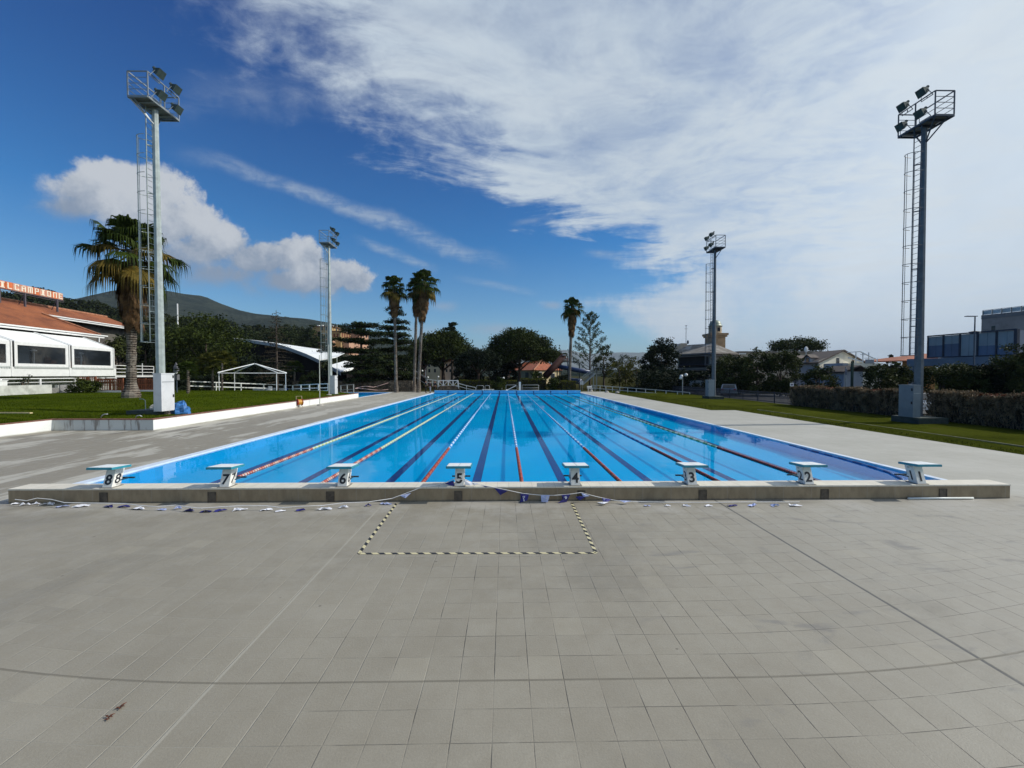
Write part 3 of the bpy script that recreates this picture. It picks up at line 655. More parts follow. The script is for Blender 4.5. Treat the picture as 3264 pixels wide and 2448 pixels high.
for s_, (sx, sy), sz, mt, rz in (('Delfi', (1669, 1590), .062, m_pw, -pi/2), ('De', (1743, 1586), .05, m_pw, -pi/2), ('De', (1926, 1592), .05, m_pw, -pi/2)):
    c_ = W(sx, sy, 8.437 if sx != 1926 else 8.33)
    text_mesh(s_, sz, mt, 'lettering', pen, Matrix.Translation(c_ - Vector(pen.location)) @ Matrix.Rotation(pi/2, 4, 'X') @ Matrix.Rotation(rz, 4, 'Z'), bold=.001)
c_ = W(1803, 1586, 8.438) - Vector(pen.location)
em = MB(); em.lathe([(.0, 0), (.03, 0), (.03, .002)], 14); 
em.v = [(c_.x+p[0], c_.y - p[2], c_.z+p[1]) for p in em.v]; em.build('emblem', m_pw, pen)
# bits on the near deck
m_pole = M('pole_white', (.68, .72, .70), .4, .1, 4)
a, b2 = G(2890, 1592), G(3098, 1591)
po = thing('metal_pole', 'white metal pole lying on the tiles before the wall at the right', 'pole', (a.x, a.y, 0))
MB().tube([(a.x, a.y-.03, .03), (b2.x, b2.y-.02, .03)], .022, 8).build('tube', m_pole, po, world=True, smooth=True)
MB().tube([(a.x+.1, a.y+.03, .02), (a.x+.9, a.y+.02, .02)], .014, 8).build('inner_tube', M('pole_grey', (.25, .27, .28), .5), po, world=True, smooth=True)
m_rust = M('dead_leaf', (.10, .03, .012), .8, .4, 30)
for (sx, sy), lab in (((384, 2257), 'rust brown dead leaf on a tile joint, farther of the two at lower left'), ((347, 2290), 'rust brown dead leaf on a tile joint, nearer of the two at lower left')):
    p = G(sx, sy); b = MB(); rr = random.Random(sx)
    for q in range(6):
        a = q*pi/3 + rr.uniform(-.3, .3); L = rr.uniform(.025, .045); h = rr.uniform(.004, .02)
        b.slab([(0, 0, .006), (L*.5*cos(a-.4), L*.5*sin(a-.4), h), (L*cos(a), L*sin(a), .007+h*.5), (L*.5*cos(a+.4), L*.5*sin(a+.4), h)], .0015)
    l = b.build('dead_leaf', m_rust); l.location = (p.x, p.y, 0); tag(l, lab, 'leaf', 'dead leaves on the tiles')
# ================================================================ floodlight towers
m_lampb = M('lamp_housing', (.06, .085, .085), .85, .2, 10, spec=.15); m_glass = M('lamp_glass', (.045, .065, .06), .35, .2, 4, spec=.2)
m_found = M('foundation_dark', (.035, .05, .045), .85, .3, 4, dirt=(.09, .09, .07))
m_deckp = M('platform_grating', (.16, .155, .13), .6, .2, 12)
HT = 15.9
def tower(side, dark, name_label, loc):
    """side: +1 lamps towards +x"""
    mt = M('tower_steel_backlit', (.115, .14, .165), .5, .15, 4, metal=.3) if dark else M('tower_steel_light', (.40, .45, .43), .5, .15, 4, metal=.3)  # backlit shade of the right towers put into a darker steel colour
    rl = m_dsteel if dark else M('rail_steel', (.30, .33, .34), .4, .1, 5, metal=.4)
    t = thing('floodlight_tower', name_label, 'light tower', loc, 0, 'floodlight towers round the pool')
    MB().lathe([(.21, -.3), (.20, 4), (.16, 10), (.125, HT-.1)], 8, sq=True).build('pole', mt, t)
    MB().box(-.95, .62, -1.0, .55, -.6, .30 if dark else .02).build('foundation', m_found, t)
    cx = 0; x0, x1, y0, y1 = -.50-side*.10, .50-side*.10, -.92, 1.06
    b = MB()
    for a in ((x0, y0, x1, y0), (x0, y1, x1, y1), (x0, y0, x0, y1), (x1, y0, x1, y1), (x0, 0, x1, 0), (x0, .65, x1, .65), (x0, -.5, x1, -.5)): b.bar((a[0], a[1], HT), (a[2], a[3], HT), .07, .10)
    b.bar((x0*.95, y0, HT), (0, -.1, HT-.9), .05); b.bar((-side*.5, y1*.9, HT), (0, .1, HT-.9), .05); b.bar((-side*.4, y0*.9, HT), (0, 0, HT-1.0), .05)
    b.build('platform_frame', rl, t)
    MB().box(x0+.04, x1-.04, y0+.04, y1-.04, HT+.052, HT+.07).build('platform', m_deckp, t)
    b = MB()
    for (x, y) in ((x0, y0), (x1, y0), (x1, y1), (x0, y1), (side*.4, .1)): b.bar((x, y, HT+.07), (x, y, HT+1.25), .045)
    for q in range(1, 5):
        z = HT+.07+q*.295; th = .045 if q == 4 else .022
        for a in ((x0, y0, x1, y0), (x0, y1, x1, y1), (-side*.6, y0, -side*.6, y1)) + (((side*.4, y0, side*.4, y1),) if q == 4 else ()): b.bar((a[0], a[1], z), (a[2], a[3], z), th)
    b.build('railing', rl, t)
    for (y, z) in ((-.50, 1.50), (.55, 1.42), (-.42, .46), (.62, .40)):
        rot_ = Matrix.Translation((side*.56, y, HT+z)) @ Matrix.Scale(.66, 4) @ Matrix.Rotation(side*radians(28), 4, 'Y') @ Matrix.Scale(side, 4, (1, 0, 0))
        b = MB(); P = []
        for xq, hw, hh in ((-.26, .13, .10), (-.10, .20, .20), (.26, .30, .28), (.34, .33, .31)): P += [rot_ @ Vector((xq, sy*hw, sz*hh)) for sy, sz in ((-1, -1), (1, -1), (1, 1), (-1, 1))]
        fs = [(0, 1, 2, 3), (12, 15, 14, 13)] + [(4*i+j, 4*i+4+j, 4*i+4+(j+1) % 4, 4*i+(j+1) % 4) for i in range(3) for j in range(4)]
        b.add(P, fs); b.tube([rot_ @ Vector((-.22, 0, .06)), rot_ @ Vector((-.34, 0, .17)), rot_ @ Vector((-.42, 0, .19))], [.08, .07, .075], 8)
        lampo = b.build('floodlight', m_lampb, t)
        c_ = MB(); c_.add([rot_ @ Vector((.346, sy*.29, sz*.27)) for sy, sz in ((-1, -1), (1, -1), (1, 1), (-1, 1))], ((0, 1, 2, 3),)); c_.build('glass', m_glass, lampo)
        c_ = MB(); p1 = Vector((side*.4, y-.3, HT+z-.36)); p2 = Vector((side*.40, y+.3, HT+z-.36))
        c_.bar(p1, p2, .03).bar(p1, rot_ @ Vector((.0, -.24, 0)), .025).bar(p2, rot_ @ Vector((.0, .24, 0)), .025).bar((side*.4, y, HT+z-.36), (side*.4, y, HT+(1.2 if z > 1.3 else .07)), .03).build('bracket', rl, lampo)
    # ladder and cage on the west side
    lx = -.34; b = MB(); za, zb = 3.6, HT
    for s in (-.20, .20): b.bar((lx, s, za), (lx, s, zb), .035)
    z = za+.1
    while z < zb: b.bar((lx, -.2, z), (lx, .2, z), .018); z += .30
    for z in (5.2, 8.3, 11.4, 13.9): b.bar((lx, -.2, z), (-.1, 0, z), .05).bar((lx, .2, z), (-.1, 0, z), .05)
    b.build('ladder', mt if not dark else rl, t)
    b = MB(); n = 9
    arcp = [(lx - .62*sin(pi*i/n), -.34*cos(pi*i/n)) for i in range(n+1)]
    z = za
    while z < zb-.6:
        b.tube([(x, y, z) for x, y in arcp], .016, 5, cap=False); z += .98
    for i in (2, 4, 5, 7): b.bar((arcp[i][0], arcp[i][1], za), (arcp[i][0], arcp[i][1], z-.98), .022, .012)
    b.build('safety_cage', mt if not dark else rl, t)
    return t
pt1 = G(520, 1302, .80); pL = Vector((-18.42, 22.3, .78))
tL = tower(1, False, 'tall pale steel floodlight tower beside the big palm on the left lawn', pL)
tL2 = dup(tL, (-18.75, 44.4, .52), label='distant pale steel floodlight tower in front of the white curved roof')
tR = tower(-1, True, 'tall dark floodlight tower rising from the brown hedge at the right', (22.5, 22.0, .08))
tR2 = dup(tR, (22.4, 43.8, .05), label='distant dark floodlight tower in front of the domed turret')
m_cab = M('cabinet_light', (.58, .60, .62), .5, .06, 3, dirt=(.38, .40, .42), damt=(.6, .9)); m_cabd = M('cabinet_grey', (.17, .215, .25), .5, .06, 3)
def cabinet(loc, label, sx, sy, h, mat, front):
    t = thing('electrical_cabinet', label, 'cabinet', loc, 0, 'electrical cabinets at the feet of the towers')
    MB().box(-sx/2, sx/2, -sy/2, sy/2, 0, h-.05).build('body', mat, t)
    MB().box(-sx/2-.02, sx/2+.02, -sy/2-.02, sy/2+.02, h-.05, h).build('lid', mat, t)
    b = MB()
    if front == 'x': 
        b.box(sx/2+.002, sx/2+.012, -sy/2+.03, sy/2-.03, h-.46, h-.44); b.build('door_gap', m_dsteel, t)
        for z in (h-.25, .7): MB().box(sx/2+.002, sx/2+.03, sy/2-.11, sy/2-.05, z, z+.14).build('lock', m_black, t)
    else:
        b.box(-sx/2+.02, sx/2-.02, -sy/2-.012, -sy/2-.002, h-.46, h-.43); b.build('door_gap', M('cab_trim', (.35, .4, .42), .5), t)
        for z in (h-.32, .7): MB().box(-sx/2-.03, -sx/2-.002, -sy/2+.04, -sy/2+.1, z, z+.14).build('lock', m_black, t)
    return t
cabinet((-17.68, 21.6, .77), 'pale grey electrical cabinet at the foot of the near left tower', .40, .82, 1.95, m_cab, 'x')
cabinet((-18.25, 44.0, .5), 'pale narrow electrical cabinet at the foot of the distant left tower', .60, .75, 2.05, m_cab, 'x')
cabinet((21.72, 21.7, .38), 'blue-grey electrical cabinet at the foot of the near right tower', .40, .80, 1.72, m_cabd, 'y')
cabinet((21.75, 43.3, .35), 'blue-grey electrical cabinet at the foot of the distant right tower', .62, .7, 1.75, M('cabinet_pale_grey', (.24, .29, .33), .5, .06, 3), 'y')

# ================================================================ vegetation
lm_pine = leafmat('foliage_pine', (.012, .020, .005, 1), (.050, .068, .012, 1), .55)
lm_cedar = leafmat('foliage_cedar', (.010, .018, .007, 1), (.046, .064, .018, 1), .7)
lm_oak = leafmat('foliage_holm', (.014, .024, .005, 1), (.060, .080, .014, 1), .8)
lm_dark = leafmat('foliage_dark', (.008, .014, .008, 1), (.026, .038, .018, 1), .8)
lm_olive = leafmat('foliage_olive', (.018, .026, .009, 1), (.075, .088, .024, 1), .9)
lm_yell = leafmat('foliage_yellowish', (.022, .028, .005, 1), (.12, .12, .022, 1), .9, .25)
lm_hedge = leafmat('foliage_hedge', (.030, .035, .005, 1), (.105, .110, .016, 1), 1.5)
lm_dry = leafmat('foliage_dry', (.055, .040, .022, 1), (.34, .25, .15, 1), 2.2)
lm_red = leafmat('foliage_red', (.08, .02, .008, 1), (.22, .06, .03, 1), 2.2)
lm_palm = leafmat('foliage_palm', (.012, .024, .004, 1), (.055, .080, .012, 1), 1.1, .2)
lm_palmd = leafmat('foliage_palm_dead', (.05, .027, .012, 1), (.20, .12, .055, 1), 1.4, .1)
lm_tip = leafmat('foliage_palm_gold', (.06, .05, .01, 1), (.20, .14, .03, 1), 1.4, .2)
m_palmtr, k, b, o = new_mat('palm_trunk'); co = k.node('ShaderNodeTexCoord').outputs['Object']; _x, _y, zz = k.xyz(co)
_n = k.noise(co, 4, 5, .7); _b = k.m('FRACT', k.m('ADD', k.m('MULTIPLY', zz, 5.5), k.m('MULTIPLY', _n, 1.2)))
c = k.mix(k.ss(_b, .35, .75), (.045, .032, .025, 1), (.24, .20, .16, 1)); c = k.mix(k.ss(k.noise(co, 1.1, 4), .45, .6, 0, .5), c, (.34, .31, .27, 1)); k.l.new(c, b.inputs['Base Color']); b.inputs['Roughness'].default_value = .95
bn = k.node('ShaderNodeBump'); bn.inputs['Strength'].default_value = 1; bn.inputs['Distance'].default_value = .05; k.l.new(_b, bn.inputs['Height']); k.l.new(bn.outputs[0], b.inputs['Normal'])
def axes_oriented(N, s, flat, rng=RNG): return rand_axes(N, s, flat, rng)
def clumps(cs, per, sp, leaf, flat=.2):
    cs = np.array(cs); n = len(cs); sp = np.array(sp) if np.ndim(sp) else np.array([sp]*3)
    C = np.repeat(cs, per, axis=0) + np.clip(RNG.normal(size=(n*per, 3)), -2, 2)*sp*.62
    A, B_ = rand_axes(len(C), leaf, flat); return C, A, B_
def trunk_mesh(root, H, r0, r1, limbs, mat=None, lean=(0, 0)):
    b = MB(); pts = [(0, 0, -.3)] + [(lean[0]*(t**1.3) + .12*r0*sin(t*9), lean[1]*t, H*t) for t in (.15, .4, .7, 1.0)]
    b.tube(pts, [r0*1.25, r0, (r0+r1)/2*1.05, (r0+r1)/2*.9, r1], 8)
    for (z, tip, r) in limbs:
        s = Vector((lean[0]*(z/H), lean[1]*(z/H), z)); tip = Vector(tip); m = s.lerp(tip, .5) + Vector((0, 0, -(tip-s).length*.06))
        b.tube([s, m, tip], [r, r*.7, r*.35], 6)
    return b.build('trunk', mat or m_bark, root, smooth=True)
def tree_frame(name, sx, stop, Y, z0, label, group=None, cat='tree'):
    p = W(sx, stop, Y); return thing(name, label, cat, (p.x, Y, z0), 0, group), p.z - z0
def px(n, Y): return n*Y/1310.0
def round_tree(sx, stop, wpx, Y, label, z0=0., mat=None, n=70, per=70, leaf=.2, low=.12, group=None, name='broadleaf_tree', sq=1.0, trunk=True, ell=2.0, cat='tree', cr=None):
    t, H = tree_frame(name, sx, stop, Y, z0, label, group, cat); R = px(wpx, Y)/2; cs = []
    zc = H*(1+low)/2; rz = H*(1-low)/2
    while len(cs) < n:
        v_ = RNG.normal(size=3); v_ /= np.linalg.norm(v_); v_ = np.sign(v_)*np.abs(v_)**(2.0/ell)
        r = RNG.uniform(.5, 1.0)**.6 * (1 + .12*sin(3*math.atan2(v_[1], v_[0])+sx) + .09*sin(7*v_[2]+sx*.7))
        cs.append((v_[0]*R*r*.86, v_[1]*R*r*.86*sq, zc + v_[2]*rz*r*.90))
    c_ = cr or max(.35, R*.20); C, A, B_ = clumps(cs, per, (c_, c_, c_*.75), leaf)
    quads('crown', C, A, B_, mat or lm_oak, t)
    if trunk: trunk_mesh(t, H*.7, max(.10, H*.022), .06, [(H*.25, (R*.4, .2, H*.55), .1), (H*.3, (-R*.4, -.2, H*.6), .1), (H*.35, (.1, R*.4, H*.7), .09)])
    return t
def stone_pine(sx, stop, wpx, sbot, Y, label, forks, z0=0., n=130, per=70, leaf=.2, tx=0., th=.5, mat=None):
    t, H = tree_frame('stone_pine', sx, stop, Y, z0, label, 'stone pines behind the pool'); R = px(wpx, Y)/2; zb = px(1194-sbot, Y)+CAMZ-z0; cs = []
    for i in range(n):
        a = RNG.uniform(0, 2*pi); r = sqrt(RNG.uniform(0, 1)); ed = 1 + .10*sin(5*a+sx) + .06*sin(11*a)
        top = zb + (H-zb)*(1-r**2.4)**.55
        z = top - RNG.uniform(0, 1)**1.5*(top-zb)*.95 - (H-zb)*.06
        cs.append((R*r*ed*cos(a)*.93, R*r*ed*sin(a)*.93, z))
    c_ = R*.15; C, A, B_ = clumps(cs, int(per*1.7), (c_, c_, c_*.7), leaf, .2); quads('crown', C, A, B_, mat or lm_pine, t)
    limbs = []
    for q in range(forks):
        a = 2*pi*q/forks + .4; limbs.append((zb*RNG.uniform(.45, .85), (tx+R*.6*cos(a), R*.6*sin(a), zb+(H-zb)*.3), .16*th/.5))
    trunk_mesh(t, zb+(H-zb)*.3, .55*th/.5*.6, .15, limbs, M('pine_bark', (.06, .038, .03), .9, .35, 7, bump=.6)); return t
def cedar(sx, stop, Y, tiers, label, z0=0., leaf=.2, per=150, mat=None, name='cedar', dens=1.0, H_tr=None, tr=.38):
    """tiers: (photo y, half width left px, half width right px)"""
    t, H = tree_frame(name, sx, stop, Y, z0, label); CC = []; bm_ = MB()
    for k_, (ty, wl, wr) in enumerate(tiers):
        z = px(1194-ty, Y) + CAMZ - z0; nb = max(4, int(11*dens)); zb_0 = z
        for q in range(nb):
            a = 2*pi*(q+.5*(k_ % 2))/nb + RNG.uniform(-.3, .3); z = zb_0 + RNG.normal()*px(3, Y); L = px(wr if cos(a) > 0 else wl, Y)*RNG.uniform(.45, 1.08); L = L if abs(cos(a)) > .5 else L*.85
            m = max(3, int(L/.55)); tip = Vector((L*cos(a), L*sin(a), z + RNG.uniform(-.25, .1)))
            bm_.tube([(0, 0, z-.25), tuple(tip*.6 + Vector((0, 0, (z)*.4+.05))), tuple(tip)], [.09, .06, .02], 5)
            for i in range(m):
                f_ = (i+1)/m; p = (L*f_*cos(a), L*f_*sin(a), z + .15*sin(f_*3) + RNG.uniform(-.12, .12)); w_ = .25 + .75*min(1, L/4)*sin(pi*min(1, f_*.85+.1))
                C0 = np.array([p]) ; nn_ = int(per*w_*.55)
                off = RNG.normal(size=(nn_, 3))*np.array([w_*.72, w_*.72, .11]); off[:, 2] -= .10*(off[:, 0]**2+off[:, 1]**2)
                CC.append(C0 + off)
    C = np.concatenate(CC); A, B_ = rand_axes(len(C), leaf, .6); quads('crown', C, A, B_, mat or lm_cedar, t)
    b = MB(); b.tube([(0, 0, -.2), (.05, 0, H*.5), (0, 0, H*.99)], [tr, tr*.6, .05], 8); b.v += []; base = len(b.v)
    b.add(bm_.v, bm_.f); b.build('trunk', m_bark, t, smooth=True, fix=False); return t
def fan_palm(sx, sbase, z0, Y, scr, R, skirt, label, tr=.22, nf=34, group='fan palms round the pool', lean=0., flare=1.6, seg=14, skw=.45, white=False):
    """scr: photo y of the crown's heart"""
    p = W(sx, scr, Y); pb = W(sbase, 1250, Y)
    t = thing('fan_palm', label, 'palm tree', (pb.x, Y, z0), 0, group); H = p.z - z0; dx = p.x - pb.x
    prof = []; b = MB(); N = 26
    pts = [(dx*(i/N)**1.2, 0, -.2 + (H+.2)*i/N) for i in range(N+1)]
    rs = [tr*(flare if i <= 1 else 1 + (flare-1)*math.exp(-(i-1)*.9)) * (1 + .06*((i*7) % 3-1)) for i in range(N+1)]
    b.tube(pts, rs, 12)
    nb = int(H*16)    # old leaf bases: short points round the trunk
    for i in range(nb):
        z = H*(.12+.86*i/nb); a = i*2.4; x0 = dx*(z/H)**1.2; r0 = tr*.92; c, s = cos(a), sin(a); h_ = tr*.55
        b.add([(x0+r0*c-h_*s*.5, r0*s+h_*c*.5, z), (x0+r0*c+h_*s*.5, r0*s-h_*c*.5, z), (x0+(r0+h_*.75)*c, (r0+h_*.75)*s, z+h_*.9)], ((0, 1, 2), (2, 1, 0)))
    b.build('trunk', m_palmtr, t, smooth=False, fix=False)
    def frond(b, az, el, L, fanr, droop, origin, wmul=1.0, spread=1.25):
        d_ = Vector((cos(az)*cos(el), sin(az)*cos(el), sin(el))); hub = origin + d_*(L-fanr) - Vector((0, 0, droop*.25*(L-fanr)))
        side = Vector((-sin(az), cos(az), 0)); up = side.cross(d_).normalized() if abs(d_.z) < .98 else Vector((0, 0, 1))
        b.bar(origin, hub, .045*R/2, .02*R/2)
        for i in range(seg):
            ph = (i/(seg-1)-.5)*2*spread; dr = (d_*cos(ph) + side*sin(ph)).normalized(); ln = fanr*(1-.25*abs(ph)/spread)*RNG.uniform(.85, 1.08)
            wd = fanr*1.35/seg*wmul; sd = (side*cos(ph) - d_*sin(ph)).normalized()
            m = hub + dr*ln*.55 + Vector((0, 0, -droop*ln*.10)); e_ = hub + dr*ln*.85 + Vector((0, 0, -droop*ln*.34)); tipp = hub + dr*ln*.93 + Vector((0, 0, -droop*ln*(.75+.35*RNG.random())))
            b.add([hub, m+sd*wd, e_+sd*wd*.45, tipp, e_-sd*wd*.45, m-sd*wd], ((0, 1, 5), (1, 2, 4, 5), (2, 3, 4)))
    top = Vector((dx, 0, H)); cg = MB(); cy_ = MB()
    for i in range(nf):
        f_ = i/nf; el = radians(82 - 125*f_ + RNG.uniform(-10, 10)); az = i*2.399963 + RNG.uniform(-.2, .2); L = R*RNG.uniform(.72, 1.08)*(1 if f_ > .15 else .85)
        frond(cy_ if (f_ > (.45 if R > 3 else .74) and RNG.random() < (.42 if R > 3 else .6)) else cg, az, el, L, R*.50, .55+.7*f_, top + Vector((0, 0, .4*R*.3*(1-f_)-.2)))
    cg.build('crown', lm_palm, t, fix=False)
    if cy_.v: cy_.build('old_fronds', lm_tip, t, fix=False)
    sk = MB(); ns = int(nf*(1.9 if R > 3 else 2.6))
    for i in range(ns):
        f_ = i/ns; z = H - .25*R - skirt*f_*.82; az = i*2.399963 + RNG.uniform(-.3, .3); L = R*RNG.uniform(.30, .50)*(1-.5*f_)*(1 if R > 3 else 1.25); el = radians(-58 - 20*RNG.random())
        o_ = Vector((dx*(z/H)**1.2, 0, z)); frond(sk, az, el, L*1.25*(1 if R > 3 else 1.0), L*.75, 1.0, o_ + Vector((cos(az), sin(az), 0))*tr*.7, wmul=1.3, spread=.7)
    sk.build('dead_skirt', lm_palmd, t, fix=False)
    return t

fan_palm(424, 418, .86, 32.4, 800, 3.6, 5.0, 'big fan palm with gold-tipped fronds and shaggy trunk beside the left tower', tr=.30, nf=44, flare=2.0, seg=24)
fan_palm(1256, 1263, 0, 61.5, 912, 2.4, 3.8, 'leftmost of the three tall slim fan palms behind the left deck', tr=.22, nf=34, seg=10)
fan_palm(1352, 1334, 0, 61.2, 896, 2.65, 5.3, 'tall fan palm with the largest brown skirt, right one of the close pair', tr=.22, nf=40, seg=10)
fan_palm(1330, 1320, 0, 63.0, 915, 2.3, 3.8, 'tall fan palm half hidden behind its twin, left one of the close pair', tr=.21, nf=26, seg=10)
fan_palm(1824, 1814, 0, 66.0, 975, 2.2, 4.4, 'lone tall fan palm beside the water slide', tr=.23, nf=36, seg=10)
def small_palm(sx, stop, sb, Y, z0, R, label, nf=18, trunk=True, mat=None):
    t, H = tree_frame('small_palm', sx, stop, Y, z0, label, 'small palms behind the left lawn', 'palm tree'); H2 = H - R*.45; b = MB(); b.tube([(0, 0, -.1), (.05, 0, H2)], [.13, .10], 7); b.build('trunk', m_palmtr, t)
    c = MB()
    for i in range(nf):
        az = i*2.4; el = radians(75 - 100*i/nf); d_ = Vector((cos(az)*cos(el), sin(az)*cos(el), sin(el))); sd = Vector((-sin(az), cos(az), 0)); o_ = Vector((0, 0, H2)); hub = o_ + d_*R*.45
        for q in range(9):
            ph = (q/8-.5)*2.4; dr = d_*cos(ph)+sd*sin(ph); m = hub+dr*R*.3; tp = hub + dr*R*.55 - Vector((0, 0, R*.14)); ss = sd*cos(ph)-d_*sin(ph)
            c.add([hub, m+ss*R*.05, tp, m-ss*R*.05], ((0, 1, 2), (0, 2, 3)))
    c.build('crown', mat or lm_palm, t, fix=False); return t
small_palm(597, 1163, 1238, 40, .8, 1.1, 'small fan palm on the lawn right of the near left tower')
small_palm(676, 1138, 1215, 52, .6, 2.0, 'young palm with yellow-green head left of the white gazebo, farther left one', mat=lm_yell)
small_palm(706, 1134, 1215, 51, .6, 2.1, 'young palm with yellow-green head left of the white gazebo, nearer to it', mat=lm_yell)
small_palm(938, 1160, 1220, 62, .3, 1.6, 'bushy low palm just right of the white gazebo', 26)
small_palm(600, 1185, 1238, 44, .8, 1.0, 'low spiky palm beside the start of the white rail fence')

# trees on the left, behind the building and the lawn
round_tree(655, 1003, 240, 64, 'large dark evergreen tree right of the near left tower', z0=0, mat=lm_oak, n=150, per=90, leaf=.2, low=.05, ell=2.4)
round_tree(560, 1030, 190, 70, 'dark evergreen tree behind the cabinet of the near left tower', mat=lm_oak, n=110, per=80, low=.05, ell=2.6)
round_tree(462, 1060, 120, 60, 'dark tree seen between the big palm and the near left tower', mat=lm_dark, n=80, per=80, low=.02, ell=2.8)
round_tree(366, 1060, 110, 56, 'lighter green tree between the clubhouse roof and the big palm', mat=lm_olive, n=70, per=80, leaf=.17, low=.02, z0=.3, ell=2.6)
round_tree(500, 1150, 150, 66, 'low dark tree at the back of the left lawn behind the wooden fence', mat=lm_dark, n=60, per=80, low=.0, ell=3)
round_tree(760, 1120, 130, 66, 'dark shrubby tree behind the white gazebo', mat=lm_dark, n=60, per=70, low=.0, ell=3)
round_tree(846, 1150, 120, 68, 'low dark tree behind the right half of the white gazebo', mat=lm_dark, n=50, per=70, low=.0, ell=3)
for a in ((985, 1178, 60, 62, 'leafy grey-green shrub right of the bushy palm', lm_olive), (1030, 1172, 70, 64, 'dark shrub below the white curved roof', lm_dark), (905, 1180, 70, 66, 'dark shrub right of the gazebo posts', lm_dark), (640, 1195, 90, 58, 'dark shrub behind the left end of the white rail fence', lm_dark), (560, 1205, 60, 55, 'low dark shrub behind the cabinet of the near left tower', lm_dark)):
    round_tree(a[0], a[1], a[2], a[3], a[4], mat=a[5], n=30, per=70, leaf=.16, low=0, ell=2.6, name='shrub', trunk=False, cat='shrub', group='shrubs behind the left lawn')
round_tree(267, 1213, 78, 41.5, 'rounded dark green bush in front of the brown picket fence', z0=.85, mat=lm_oak, n=26, per=80, leaf=.11, low=0, ell=2.6, name='bush', trunk=False, cat='bush', cr=.3)
# sparse brown conifer in front of the curved roof
t, H = tree_frame('conifer', 880, 988, 58, .2, 'thin half-bare brown conifer in front of the white curved roof'); b = MB(); b.tube([(0, 0, -.2), (0, 0, H)], [.20, .03], 7); CC = []
for i in range(64):
    z = H*(.10+.88*i/64); L = min(3.6, .35+(H-z)*.36)*RNG.uniform(.6, 1.0); a = i*2.4; up = .12 if z > H*.75 else -.05
    tip = Vector((L*cos(a), L*sin(a), z+L*up)); b.tube([(0, 0, z), tuple(tip)], [.04, .012], 4)
    m = int(L*16); f_ = RNG.uniform(.25, 1, m)[:, None]; CC.append(np.array([[0, 0, z]])*(1-f_) + np.array([tip])*f_ + RNG.normal(size=(m, 3))*np.array([.16, .16, .09]) - np.array([[0, 0, .06]]))
b.build('trunk', m_bark, t, fix=False); C = np.concatenate(CC); A, B_ = rand_axes(len(C), .11, .3); quads('crown', C, A, B_, leafmat('foliage_brown', (.018, .016, .008, 1), (.05, .042, .022, 1), 1.2), t)
# cedars
cedar(1258, 968, 70, [(985, 26, 28), (1003, 22, 32), (1026, 40, 40), (1048, 70, 66), (1070, 70, 76), (1092, 95, 72), (1115, 80, 80), (1140, 100, 76), (1165, 90, 70), (1190, 95, 76)], 'tall dark cedar with flat tiers behind the leftmost slim palm', leaf=.15)
cedar(1150, 1024, 66, [(1040, 70, 70), (1062, 60, 90), (1090, 95, 90), (1118, 148, 90), (1142, 84, 100), (1166, 70, 90), (1190, 62, 95), (1210, 60, 90)], 'broad dark cedar with drooping tiers partly hiding the curved roof', leaf=.15, per=170)
cedar(1440, 1026, 110, [(1036, 10, 12), (1050, 24, 14), (1064, 18, 28), (1080, 30, 34)], 'pointed cedar top rising behind the left stone pine', leaf=.28, per=120)
# stone pines
stone_pine(1412, 1060, 212, 1140, 88, 'dark stone pine with forked trunks behind the crossed white gate', 7, n=200, leaf=.22, th=.7)
stone_pine(1656, 1052, 222, 1142, 92, 'largest rounded stone pine, right of the gap in the treeline', 6, n=260, leaf=.22, th=.6)
stone_pine(1525, 1112, 150, 1168, 78, 'lower dark pine with a bare forked trunk between the two big stone pines', 5, n=100, leaf=.18, th=.45, mat=lm_dark)
stone_pine(1345, 1085, 120, 1160, 84, 'dark pine just right of the close pair of palms', 5, n=80, leaf=.2, mat=lm_cedar)
stone_pine(1762, 1116, 90, 1152, 120, 'dark flat pine behind the water slide tower', 3, n=50, leaf=.28)
stone_pine(1610, 1130, 100, 1170, 100, 'dark pine under the left side of the largest stone pine', 4, n=60, leaf=.22, mat=lm_dark)
round_tree(1500, 1128, 70, 120, 'distant dark treetop between the two stone pines', mat=lm_dark, n=30, per=60, leaf=.3)
round_tree(1330, 1165, 70, 78, 'dark bush tree behind the bases of the close pair of palms', mat=lm_dark, n=40, per=70, low=0)
round_tree(1195, 1170, 140, 72, 'dark undergrowth tree behind the stone wall left of the slim palms', mat=lm_dark, n=60, per=80, low=0, ell=3)
round_tree(1292, 1140, 70, 73, 'young brownish tree between the slim palms', mat=lm_cedar, n=30, per=60, low=.1)
for a in ((1478, 1168, 70, 98, 'dark bushy tree behind the hedges, leftmost of the three low ones'), (1560, 1160, 110, 100, 'dark bushy tree behind the round loose bush'), (1625, 1172, 60, 98, 'dark bushy tree left of the cream house with the hipped roof')):
    round_tree(*a, mat=lm_dark, n=50, per=60, leaf=.24, low=0, ell=2.8)
